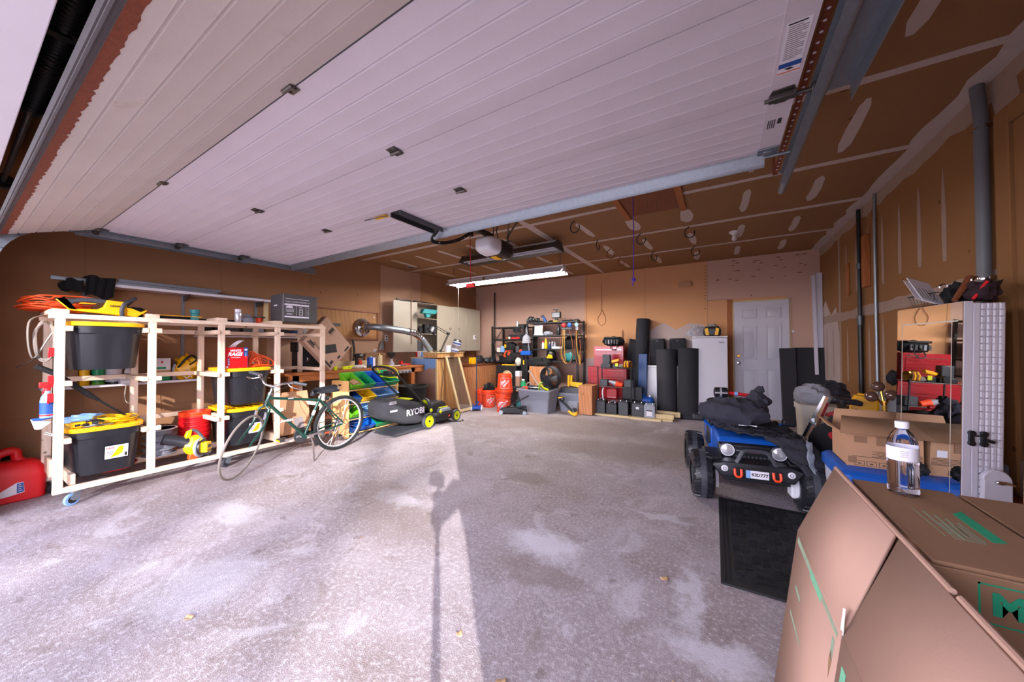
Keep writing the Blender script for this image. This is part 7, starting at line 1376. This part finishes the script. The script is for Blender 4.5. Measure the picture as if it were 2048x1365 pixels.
for z, s in ((0, .8), (.07, 1.0)): m_.tube([(-.06*s, -.12*s, z), (.06*s, -.12*s, z), (.06*s, .12*s, z), (-.06*s, .12*s, z)], .003, 5, closed=True)
for k in range(8): y = -.11+k*.031; m_.tube([(-.06, y, .07), (-.048, y*.8, 0), (.048, y*.8, 0), (.06, y, .07)], .0018, 4)
m_.obj('basket', 'black_paint', t)
t = thing('paper_sheet', 'white printed papers leaning in the wire basket', 'papers', (1.07, 2.98, ZA+.01), rot=(radians(-38), radians(16), .5)); MB().box(-.07, .06, 0, .004, 0, .2).obj('front_sheet', 'paper', t); MB().box(-.1, .01, .006, .008, 0, .17).obj('rear_sheet', 'paper', t); m_ = MB()
for k in range(5): m_.box(-.06+k*.02, -.055+k*.02, -.001, 0, .02, .12)
m_.obj('print', 'ink_grey', t)
o = MB(); lump(o, (0, 0, .05), (.06, .09, .06), 141, .3, flat=0); tag(o.obj('dark_bundle', 'cloth_black', None, (1.15, 2.95, ZA)), 'dark bundle behind the papers on the armoire', 'bundle')
o = MB(); lump(o, (0, 0, .045), (.055, .07, .055), 142, .35, flat=0); tag(o.obj('maroon_cloth', 'maroon_cloth', None, (1.19, 2.84, ZA)), 'maroon patterned cloth at the front of the armoire top', 'cloth')
tag(MB().tube([(0, 0, 0), (.08, .05, .13)], [.012, .018]).obj('wooden_stick', 'redwood', None, (1.09, 2.84, ZA+.005)), 'brown wooden stick slanting on the armoire top', 'stick')
tag(MB().tube([(0, 0, 0), (.05, -.0, .09)], .007).obj('red_stick', 'red', None, (1.135, 2.79, ZA+.005)), 'thin red stick slanting on the armoire top', 'stick')
for k, (x, y, z) in enumerate(((1.1, 2.97, ZA+.1), (1.17, 2.85, ZA+.115))): tag(MB().tube(arc((0, 0, 0), .015, 0, 3.6, 10), .004, 6).obj('metal_ring', 'chrome', None, (x, y, z)), ('shiny ring on the dark bundle', 'shiny ring on the maroon cloth')[k], 'ring')

# ================================================================== clutter behind the ride-on car, right side
wbn = thing('white_bin', 'white plastic bin under a bunched clear bag, right of the foam sheets', 'bin', (.86, 4.72, 0)); stack(MB(), [(0, rr(.14, .13, .03)), (.6, rr(.165, .155, .03)), (.6, rr(.175, .165, .03)), (.66, rr(.175, .165, .03))]).obj('bin', 'cable_white', wbn)
t = thing('clear_bag', 'bunched clear plastic bag on the white bin', 'bag', (.8, 4.66, .661)); m_ = MB(); lump(m_, (0, 0, .09), (.15, .13, .12), 151, .2, 22, flat=0); m_.obj('bag', 'film', t)
o = MB(); lump(o, (0, 0, .1), (.14, .14, .13), 152, .2, flat=-.02); tag(o.obj('dark_coat', 'jacket', None, (1.0, 4.9, .66)), 'dark coat heaped between the clear bag and yellow cushions', 'coat')
carton('grey_case', 'dark case under the coat heap', (1.02, 4.9, 0), (.2, .2, .64), 'dark_grey', 'case')
for k, (x, y, l_) in enumerate(((1.03, 4.5, 'yellow cushion in front of its twin'), (1.1, 4.68, 'yellow cushion standing behind its twin'))):
    t = thing('yellow_cushion', l_, 'cushion', (x, y, .0), 0, 'pair of yellow cushions', rot=(0, radians(10), radians(-14))); stack(MB(), [(0, rr(.09, .06, .03)), (.3, rr(.1, .065, .03)), (.76, rr(.1, .06, .03)), (.8, rr(.085, .045, .03))]).obj('cushion', 'tool_yellow', t); MB().box(-.09, .09, -.064, -.06, .6, .61).obj('seam', 'yellow', t)
sl = thing('step_ladder', 'aluminium step ladder with black cap leaning behind the open carton', 'ladder', (.85, 4.2, 0))
MB().box(-.1, .1, -.06, .06, .755, .8).obj('cap', 'black_plastic', sl, (0, 0, 0), (0, .14, 0), bev=.015)
for y in (-.1, .1):
    MB().beam((-.02, y*.55, .8), (-.32, y*1.6, .0), .045, .022).obj('front_rail', 'chrome', sl); MB().beam((.07, y*.55, .78), (.2, y*1.6, 0.0), .035, .02).obj('rear_rail', 'chrome', sl)
for f in (.3, .55, .8): x, z = -.02-.3*f, .8-.8*f; MB().box(x-.03, x+.04, -.055-.1*f, .055+.1*f, z-.012, z+.012).obj('step', 'galv', sl, bev=.003)
MB().beam((-.1, -.09, .5), (.12, -.1, .42), .012, .02).obj('spreader', 'redwood', sl); MB().box(-.17, -.08, -.075, -.07, .46, .62).obj('label_panel', 'galv', sl, (0, 0, 0), (0, .36, 0))
o = MB(); lump(o, (0, 0, .2), (.2, .3, .3), 153, .2, flat=0); tag(o.obj('black_garment', 'cloth_black', None, (.84, 3.75, .16), (0, 0, .3)), 'black garments heaped right of the ride-on car', 'clothes')
o = MB(); lump(o, (0, 0, .06), (.17, .24, .07), 154, .25, flat=0); tag(o.obj('red_jacket', 'red_cloth', None, (.98, 4.0, .58)), 'red and black jacket behind the open carton', 'jacket')
carton('hidden_carton', 'brown carton under the red jacket', (1.0, 4.0, 0), (.34, .44, .58), 'cardboard_dark')
o = MB(); lump(o, (0, 0, .1), (.1, .2, .14), 155, .25, flat=0); tag(o.obj('maroon_bag', 'maroon_cloth', None, (.66, 3.45, 0), (0, 0, .2)), 'dark maroon bag on the floor beside the car wheel', 'bag')
tag(MB().box(-.02, .02, -.01, .01, 0, .09).obj('orange_tag', 'redwood', None, (.62, 3.42, .36), (.1, 0, .1)) if False else MB().tube([(0, 0, 0), (.14, .1, .02), (.2, .22, .0)], .03).obj('red_sleeve', 'red_cloth', None, (.74, 3.62, .56)), 'red sleeve lying over the black garments', 'clothes')
ch = thing('chandelier', 'brass lamp cluster with brown glass globes beside the mirror', 'lamp', (1.13, 3.95, .62))
MB().tube([(0, 0, -.6), (0, 0, .2)], .018).obj('stem', 'brass', ch); MB().lathe([(.12, -.62), (.1, -.58), (.02, -.56), (0, -.56)], 20).obj('foot', 'brass', ch)
for x, y, z in ((-.08, -.02, .23), (-.03, .02, .31), (.03, -.04, .25)): m_ = MB().tube([(0, 0, .15), (x*.5, y, z-.02)], .008).obj('arm', 'brass', ch); MB().ball((x, y, z), (.042, .042, .042), 16).obj('globe', 'bronze_glass', ch)
o = MB(); lump(o, (0, 0, .05), (.05, .05, .06), 157, .2); tag(o.obj('dark_pouch', 'cloth_black', None, (1.22, 4.05, .95)), 'dark pouch hanging beside the globe lamp', 'pouch')
carton('grey_box', 'pale grey storage box under the globe lamp beside the mirror', (1.25, 4.0, 0), (.16, .4, .86), 'grey_plastic', 'storage box')
cl = thing('cooler', 'blue-lidded white cooler under the open carton', 'cooler', (.86, 3.12, 0)); stack(MB(), [(0, rr(.2, .24, .04)), (.43, rr(.22, .26, .04))]).obj('body', 'white_plastic', cl); stack(MB(), [(.43, rr(.235, .275, .05)), (.485, rr(.235, .275, .05)), (.505, rr(.215, .255, .05))]).obj('lid', 'blue', cl); MB().box(-.04, .06, -.272, -.255, .37, .45).obj('latch', 'white_plastic', cl, bev=.004)
oc = thing('open_carton', 'brown carton with open flaps standing on the blue cooler', 'box', (.85, 3.16, .506))
MB().box(-.17, .17, -.155, -.15, 0, .2).box(-.17, .17, .15, .155, 0, .2).box(-.17, -.165, -.15, .15, 0, .2).box(.165, .17, -.15, .15, 0, .2).box(-.17, .17, -.15, .15, 0, .005).obj('walls', 'cardboard', oc)
MB().add([(-.21, -.22, .215), (.2, -.22, .21), (.18, .02, .28), (-.15, .02, .285)], [(0, 1, 2, 3)]).obj('front_flap', 'cardboard_dark', oc, solid=.005); MB().add([(-.17, -.15, .2), (-.17, .15, .2), (-.26, .14, .27), (-.25, -.13, .24)], [(0, 1, 2, 3)]).obj('left_flap', 'cardboard', oc, solid=.005); MB().add([(-.17, .155, .2), (.17, .155, .2), (.16, .18, .31), (-.15, .18, .31)], [(0, 1, 2, 3)]).obj('rear_flap', 'cardboard', oc, solid=.005)
q = MB(); Y_ = -.1558
for k in range(5): q.box(-.05+.02*(k % 2), .165, Y_-.0006, Y_, .1-k*.008, .1025-k*.008)
q.box(-.14, .165, Y_-.0006, Y_, .062, .0645)
for k in range(4):
    x = -.13+k*.055
    for b in ((x, x+.045, .008, .01), (x, x+.045, .036, .038), (x, x+.002, .008, .038), (x+.043, x+.045, .008, .038), (x+.015, x+.03, .018, .024)): q.box(b[0], b[1], Y_-.0006, Y_, b[2], b[3])
q.obj('black_print', 'ink_black', oc)
for bb in ((-.03, .06, .14, .2), (-.13, -.07, .15, .19), (-.16, -.12, .02, .06)): MB().box(bb[0], bb[1], Y_-.0008, Y_, bb[2], bb[3]).obj('brown_tape', 'cardboard_dark', oc)
MB().box(.09, .14, Y_-.0008, Y_, .11, .15).obj('white_sticker', 'paper', oc)
o = MB(); lump(o, (0, 0, .03), (.03, .03, .035), 158, .3); tag(o.obj('rubber_bung', 'black_rubber', None, (.97, 2.9, .53)), 'dark rubber knob beside the printed carton', 'knob')

# ================================================================== ride-on toy car
car = thing('toy_car', 'blue and black ride-on toy off-road car with front plate KID777', 'toy car', (.21, 3.41, 0), radians(8))
def toy_wheel(x, y):
    m_ = MB(); s = 1 if x > 0 else -1; R_ = .19
    m_.lathe([(.1, -.08), (.15, -.083), (.182, -.06), (.188, -.02), (.188, .02), (.182, .06), (.15, .083), (.1, .08)], 40, 0, (x, y, R_), (1, 0, 0), cap=False)
    for k in range(20):
        for q in (-1, 1):
            a = 2*pi*(k+.25*q)/20; p = lambda u, r, da=0: (x+u, y+r*cos(a+da), R_+r*sin(a+da))
            m_.add([p(q*.022, .188), p(q*.07, .178, .1), p(q*.075, .178, .22), p(q*.022, .188, .13), p(q*.026, .196, .02), p(q*.066, .187, .11), p(q*.07, .187, .2), p(q*.026, .196, .11)], [(4, 5, 6, 7), (0, 1, 5, 4), (1, 2, 6, 5), (2, 3, 7, 6), (3, 0, 4, 7)])
    w_ = m_.obj('wheel', 'black_plastic', car)
    b = MB()
    for k in range(90): a = 2*pi*k/90; b.beam((x-.02, y+.192*cos(a), R_+.192*sin(a)), (x+.02, y+.192*cos(a), R_+.192*sin(a)), .007, .006, 0, (0, cos(a), sin(a)))
    b.lathe([(.19, -.022), (.1925, 0), (.19, .022)], 60, 0, (x, y, R_), (1, 0, 0), cap=False); b.obj('tread_band', 'dark_grey', w_)
    MB().lathe([(0, .05), (.05, .05), (.1, .07), (.1, -.07), (0, -.07)], 24, 0, (x, y, R_), (s, 0, 0)).obj('rim', 'grey_plastic', w_)
for x, y in ((-.36, 0), (.36, 0), (-.36, .72), (.36, .72)): toy_wheel(x, y)
for s in (-1, 1): MB().box(s*.27-.03-(0), s*.27+.03, -.05, .05, .1, .25).box(s*.27-.02, s*.27+.01, -.04, .02, .09, .12).obj('gearbox', 'white_plastic', car, bev=.01)
MB().box(-.21, .21, .0, .8, .2, .3).obj('chassis', 'black_plastic', car, bev=.01)
MB().prism([(.02, .28), (.02, .46), (.06, .5), (.42, .53), (.44, .28)], -.235, .235, 'x').obj('hood', 'blue', car, bev=.02)
MB().prism([(.42, .28), (.42, .5), (.5, .52), (.85, .5), (.88, .28)], -.25, .25, 'x').obj('cabin_tub', 'blue', car, bev=.015); MB().box(-.26, -.24, .42, .6, .34, .52).box(.24, .26, .42, .6, .34, .52).obj('door', 'black_plastic', car, bev=.01)
MB().prism([(-.0, .31), (-.02, .36), (-.02, .46), (.03, .47), (.03, .31)], -.24, .24, 'x').obj('grille', 'black_plastic', car, bev=.012)
q = MB()
for i in range(9):
    for j in range(2): q.cyl((-.11+i*.027, -.021, .345+j*.025), (-.11+i*.027, -.026, .345+j*.025), .009, n=6)
q.obj('grille_studs', 'dark_grey', car)
for s in (-1, 1):
    MB().lathe([(.058, -.02), (.06, .006), (.05, .012), (.05, 0)], 24, 0, (s*.175, -.02, .415), (0, -1, 0)).obj('headlight_ring', 'black_plastic', car); h_ = MB().lathe([(.05, .004), (.03, .014), (0, .016)], 24, 0, (s*.175, -.02, .415), (0, -1, 0)).obj('headlight', 'reflector', car); MB().lathe([(.05, .008), (.05, .012), (.044, .012)], 24, 0, (s*.175, -.02, .415), (0, -1, 0), cap=False).obj('lens_ring', 'white_plastic', h_)
MB().box(-.13, .13, -.026, -.02, .412, .42).obj('silver_bar', 'galv', car); MB().box(-.05, .0, -.029, -.024, .405, .42).box(.01, .05, -.029, -.024, .405, .418).obj('orange_marks', 'orange', car)
bp = MB(); loft(bp, [(-.15, [(-.2, .235), (.2, .235), (.26, .31), (.2, .335), (-.2, .335), (-.26, .31)]), (-.14, [(-.24, .23), (.24, .23), (.3, .32), (.22, .35), (-.22, .35), (-.3, .32)]), (-.02, [(-.24, .24), (.24, .24), (.3, .33), (.22, .36), (-.22, .36), (-.3, .33)])]); bp.obj('bumper', 'black_plastic', car, bev=.008)
MB().box(-.22, .22, -.12, -.02, .2, .24).obj('skid_plate', 'black_plastic', car, bev=.01)
MB().tube(smooth_path([(-.13, -.13, .345), (-.09, -.12, .42), (-.06, -.11, .44), (.06, -.11, .44), (.09, -.12, .42), (.13, -.13, .345)], 3), .016, 6).obj('bull_bar', 'dark_grey', car)
for s in (-1, 1): MB().tube([(s*.125-.022, -.155, .305), (s*.125-.022, -.17, .265), (s*.125-.012, -.172, .25), (s*.125+.012, -.172, .25), (s*.125+.022, -.17, .265), (s*.125+.022, -.155, .305)], .0095, 8).obj('tow_hook', 'orange', car); MB().box(s*.125-.042, s*.125+.042, -.156, -.148, .25, .315).obj('hook_plate', 'black_plastic', car, bev=.006)
for s in (-1, 1): MB().lathe([(.022, 0), (.024, .008), (.018, .01), (0, .01)], 18, 0, (s*.215, -.148, .3), (0, -1, 0)).obj('fog_lamp', 'white_plastic', car); MB().torus((s*.215, -.159, .3), (0, 1, 0), .011, .002, 14, 5).obj('lamp_ring', 'ink_black', car)
pl = MB().box(-.072, .075, -.158, -.151, .245, .303, 0).box(-.074, -.044, -.1592, -.158, .245, .303, 1); pl.obj('number_plate', ['paper', 'sky_blue'], car, bev=.002); text('lettering', 'KID777', .034, 'ink_black', car, (.016, -.1588, .273), (radians(90), 0, 0), bold=.0008)
q = MB().tube(smooth_path([(-.24, .55, .5), (-.24, .6, .68), (-.22, .63, .725), (-.1, .64, .735), (.1, .64, .735), (.2, .64, .73), (.25, .72, .68), (.25, .78, .52)], 5), .022, 10); q.obj('roll_bar', 'black_plastic', car)
MB().tube(smooth_path([(-.235, .4, .52), (-.21, .48, .64), (-.15, .5, .66), (.15, .5, .66), (.21, .48, .64), (.235, .4, .52)], 5), .012, 8).obj('windscreen_frame', 'black_plastic', car)
for s in (-1, 1): MB().box(s*.35-.05, s*.35+.05, .36, .4, .56, .625).obj('mirror', 'black_plastic', car, bev=.015); MB().tube([(s*.24, .42, .5), (s*.31, .39, .58)], .012).obj('mirror_arm', 'blue', car)
for s in (-1, 1): MB().prism([(-.1, .36), (.05, .4), (.2, .37), (.24, .33), (.2, .33), (.05, .36), (-.08, .33)], s*.28-.06, s*.28+.06, 'x').obj('fender', 'black_plastic', car, bev=.008)
for s in (-1, 1): MB().box(s*.13-.08, s*.13+.08, .7, .76, .4, .68).obj('seat', 'dark_grey', car, bev=.02)
th = thing('toy_bat', 'black and silver toy with red and light blue bands on the roll bar', 'toy', (.0, 3.98, .77), .1); MB().lathe([(.035, -.06), (.05, -.05), (.05, .05), (.035, .06)], 18, 0, (0, 0, .04), (1, 0, 0)).obj('head', 'black_plastic', th); MB().lathe([(.051, -.012), (.051, .004)], 18, 0, (0, 0, .04), (1, 0, 0), cap=False).box(-.055, .055, -.051, -.049, .034, .046).obj('silver_band', 'reflector', th); MB().cyl((.06, 0, .04), (.26, 0, .02), .016).obj('handle', 'red', th); MB().cyl((.11, 0, .035), (.14, 0, .032), .018).obj('blue_band', 'sky_blue', th)
# jacket draped over the car
jk = thing('draped_jacket', 'dark quilted jacket draped over the toy car hood', 'jacket', (.21, 3.6, .5), radians(8))
R_ = random.Random(5); wv = [(R_.uniform(3, 11), R_.uniform(3, 11), R_.uniform(0, 6), R_.uniform(.3, 1)) for _ in range(10)]
def wr2(x, y): return sum(a[3]*sin(a[0]*x*3+a[1]*y*3+a[2]) for a in wv)/5
def lower(u, v):   # lies on the hood, then hangs over the right front corner
    x = -.27+.64*u+.04*v; s = v*(.2+.74*u+.03*sin(u*9)); e = max(0, s-.52)
    y = .3-min(s, .52)-.4*e; z = .06-.88*e-max(0, x-.29)*.8-.02*v
    w_ = .02*wr2(u*1.8, v*1.8)+.012*wr2(u*4, v*3)
    return (x+.01*wr2(v*4, u)+max(0, z*-.1), y-.35*max(0, w_), z+w_)
MB().grid(lower, 50, 44).obj('lower_panel', 'jacket', jk, solid=.012)
m_ = MB(); lump(m_, (-.1, .14, .17), (.27, .2, .125), 161, .14, 30); 
for i, (x, y, z) in enumerate(m_.v): m_.v[i] = (x, y, z+.012*sin(x*70+y*20)*(1 if y < .2 else .3)+(.14*max(0, x+.02)*1.2 if z > .15 else 0))
m_.obj('bunched_hood', 'jacket_fleece', jk)
m_ = MB(); lump(m_, (.1, .2, .27), (.09, .08, .07), 162, .2); m_.tube(smooth_path([(.08, .2, .3), (.1, .2, .35), (.14, .21, .385), (.15, .21, .39)]), [.05]*6+[.035]*6+[.018]*6+[.004], 8); m_.obj('collar_tip', 'jacket_fleece', jk)
def strip(u, v): p = lower(.8+.13*v+.055*u, .9-.62*v); return (p[0]+.006, p[1]-.008, p[2]+.012)
MB().grid(strip, 4, 16).obj('reflective_strip', 'reflective', jk, solid=.004)
MB().grid(lambda u, v: (.12+.02*u+.05*v, .05+.2*v, .12+.14*v*(1-v)*2+.06*v), 3, 10).obj('reflective_piping', 'reflective', jk, solid=.004)
MB().prism([(-.09, -.03), (-.05, -.045), (.0, -.02), (.04, -.05), (.05, -.015), (.0, .0), (-.03, -.005)], .085, .09, 'z').obj('white_tissue', 'paper', jk)

# door mat
t = thing('door_mat', 'black ribbed door mat on the floor before the toy car', 'mat', (.29, 2.77, 0), radians(.7)); MB().box(-.31, .31, -.6, .6, .001, .012).obj('mat', 'black_rubber', t, bev=.003)
q = MB()
for b in ((-.27, -.262, -.56, .56), (-.29, -.284, -.58, .58)): q.box(b[0], b[1], b[2], b[3], .0119, .014)
for i in range(12):
    for j in range(22):
        x, y = -.24+i*.046, -.54+j*.05; s = 1 if (i//2+j//2) % 2 else -1
        for k in range(3): q.beam((x, y+k*.015, .0125), (x+.04, y+k*.015+s*.02, .0125), .004, .003)
q.obj('rib_pattern', 'black_plastic', t)

# ================================================================== moving boxes in the right foreground
mb_ = thing('moving_box', 'closed brown moving box with green bar print, bottle on top', 'box', (.7, 1.28, 0))
MB().box(-.34, .36, -.24, .25, 0, .828).obj('carton', 'cardboard_dark', mb_, bev=.004)
MB().box(-.34, -.125, -.243, .252, .829, .838).obj('top_flap', 'cardboard_dark', mb_, bev=.003); MB().box(-.115, .36, -.243, .252, .829, .835).obj('top_flap', 'cardboard_dark', mb_, bev=.003)
q = MB()
q.prism([(-.196, -.09), (-.172, -.08), (-.172, .09), (-.198, .06)], .838, .8384, 'z', 0)
for k in range(5): q.box(-.27+k*.014, -.268+k*.014+(.002 if k else 0), -.1+.02*(k % 2), .06-.015*k, .838, .8383, 1)
for k in range(8): q.box(-.215-k*.006, -.213-k*.006, -.11, -.02, .838, .8383, 1)
q.obj('green_print', ['ink_green', 'ink_faint'], mb_)
text('lettering', 'MEDIUM', .055, 'ink_green', mb_, (-.16, -.2412, .775), (radians(90), 0, 0), bold=.003, align='CENTER')
q = MB()
for b in ((-.28, -.04, .737, .74), (-.28, -.04, .81, .813), (-.28, -.277, .737, .813)): q.box(b[0], b[1], -.2406, -.24, b[2], b[3])
q.obj('print_frame', 'ink_green', mb_)
fb = thing('flattened_box', 'flattened moving box with raised flaps leaning on the closed box', 'box', (.235, 1.08, .605))
def quad(a, b, c_, d, th=.006): return MB().add([a, b, c_, d], [(0, 1, 2, 3)])
dx = -.078
quad((dx, .0, -.6), (dx, .525, -.6), (0, .525, 0), (0, .0, 0)).obj('far_panel', 'cardboard_pink', fb, solid=.008); quad((dx, -.62, -.6), (dx, -.004, -.6), (0, -.004, 0), (0, -.6, 0)).obj('near_panel', 'cardboard_pink', fb, solid=.008)
quad((0, .0, 0), (0, .525, 0), (.1, .53, .235), (.1, .045, .235)).obj('far_flap', 'cardboard_pink', fb, solid=.007); quad((0, -.6, 0), (0, -.01, 0), (.1, .018, .235), (.1, -.55, .235)).obj('near_flap', 'cardboard_pink', fb, solid=.007)
q = MB().tube([(.104, -.17, .238), (.104, .535, .238)], .006, 8).tube([(.106, -.55, .24), (.106, -.19, .238)], .006, 8); q.obj('flap_edge', 'cardboard_pink', fb)
def onp(y, z): return (dx*(-z/.6)-.0045, y, z)
def pq(y0, z0, y1, z1, w_, m): MB().add([onp(y0, z0), onp(y1, z1), onp(y1, z1-w_), onp(y0, z0-w_)], [(0, 1, 2, 3)]).obj('green_print', ('ink_green_dim', 'ink_faint')[m], fb)
pq(.5, -.012, .3, -.012, .02, 1); pq(.3, -.014, .17, -.014, .024, 0); pq(.17, -.012, .02, -.012, .014, 1); pq(.05, -.04, .03, -.04, .05, 1); pq(.44, -.15, .36, -.15, .014, 1); pq(.46, -.25, .3, -.25, .012, 1)
pq(-.03, -.05, -.06, -.05, .075, 0); pq(-.07, -.07, -.1, -.085, .05, 1)
q = MB()
for a, b in (((-.3, .0), (-.22, -.12)), ((-.22, -.12), (-.38, -.12)), ((-.38, -.12), (-.3, 0))): q.beam(onp(a[0], a[1]-.02), onp(b[0], b[1]-.02), .006, .002, 0, (1, 0, 0))
q.obj('green_print', 'ink_faint', fb)
MB().add([onp(.045, -.07), onp(.03, -.09), onp(.038, -.14), onp(.052, -.1)], [(0, 1, 2, 3)]).obj('scuff_mark', 'cardboard_dark', fb)
MB().add([(-.006, -.012, -.03), (-.006, .012, -.02), (.004, .02, .05), (.004, .0, .06)], [(0, 1, 2, 3)]).obj('torn_crease', 'paper', fb)
t = thing('carton_flap', 'brown carton flap showing at the far right edge', 'box', (1.2, 2.25, .0)); MB().box(-.1, .12, -.25, .3, 0, .5).obj('carton', 'cardboard', t, bev=.003); MB().add([(-.03, .3, .5), (.1, .3, .5), (.1, .42, .9), (.02, .385, .86)], [(0, 1, 2, 3)]).obj('raised_flap', 'cardboard', t, solid=.005)
# water bottle
wbt = thing('water_bottle', 'clear plastic water bottle half full on the moving box', 'bottle', (.45, 1.45, .8385))
P = [(.026, 0), (.031, .004), (.0325, .012)]+[(.0325-.0012*(k % 2), .018+.006*k) for k in range(13)]+[(.0325, .1), (.0325, .136), (.03, .155), (.022, .175), (.014, .185), (.0125, .19), (.0125, .196)]
MB().lathe(P, 40).obj('bottle', 'clear_pet', wbt); MB().lathe([(r-.0012, max(h, .002)) for r, h in P[:16]]+[(.031, .098), (0, .098)], 36).obj('water', 'water', wbt)
MB().lathe([(.0329, .1), (.0329, .138)], 40, cap=False).obj('label', 'paper', wbt); MB().lathe([(.0145, .19), (.0148, .206), (.0138, .209), (0, .209)], 30).obj('cap', 'white_plastic', wbt)
q = MB()
for k in range(4):
    for a in range(6): b = -2.0+a*.08; q.add([(.0331*cos(b), .0331*sin(b), .112+k*.005), (.0331*cos(b+.05), .0331*sin(b+.05), .112+k*.005), (.0331*cos(b+.05), .0331*sin(b+.05), .114+k*.005), (.0331*cos(b), .0331*sin(b), .114+k*.005)], [(0, 1, 2, 3)])
q.obj('label_print', 'ink_grey', wbt)
# dry leaves on the slab
for k, (x, y, s, a, l_) in enumerate(((-.72, 1.1, .02, .3, 'pale dry leaf on the slab just right of the shadow line'), (-.15, 1.42, .018, 1.2, 'pale dry leaf in the middle of the near floor'), (-.27, 2.05, .016, 2.2, 'dry leaf on the floor toward the mat'), (-1.0, 1.2, .013, .8, 'small orange leaf in the bright sun strip'), (-2.15, .62, .014, 1.9, 'dry leaf in the broken light at lower left'))):
    tag(MB().grid(lambda u, v: ((u-.5)*s*2*(1-.3*abs(v-.5)), (v-.5)*s*3*(.5+u*.5), .003+.006*(u-.5)**2*4), 4, 4).obj('dry_leaf', 'leaf_dry', None, (x, y, 0), (0, 0, a), solid=.0015), l_, 'leaf', 'dry leaves on the floor')
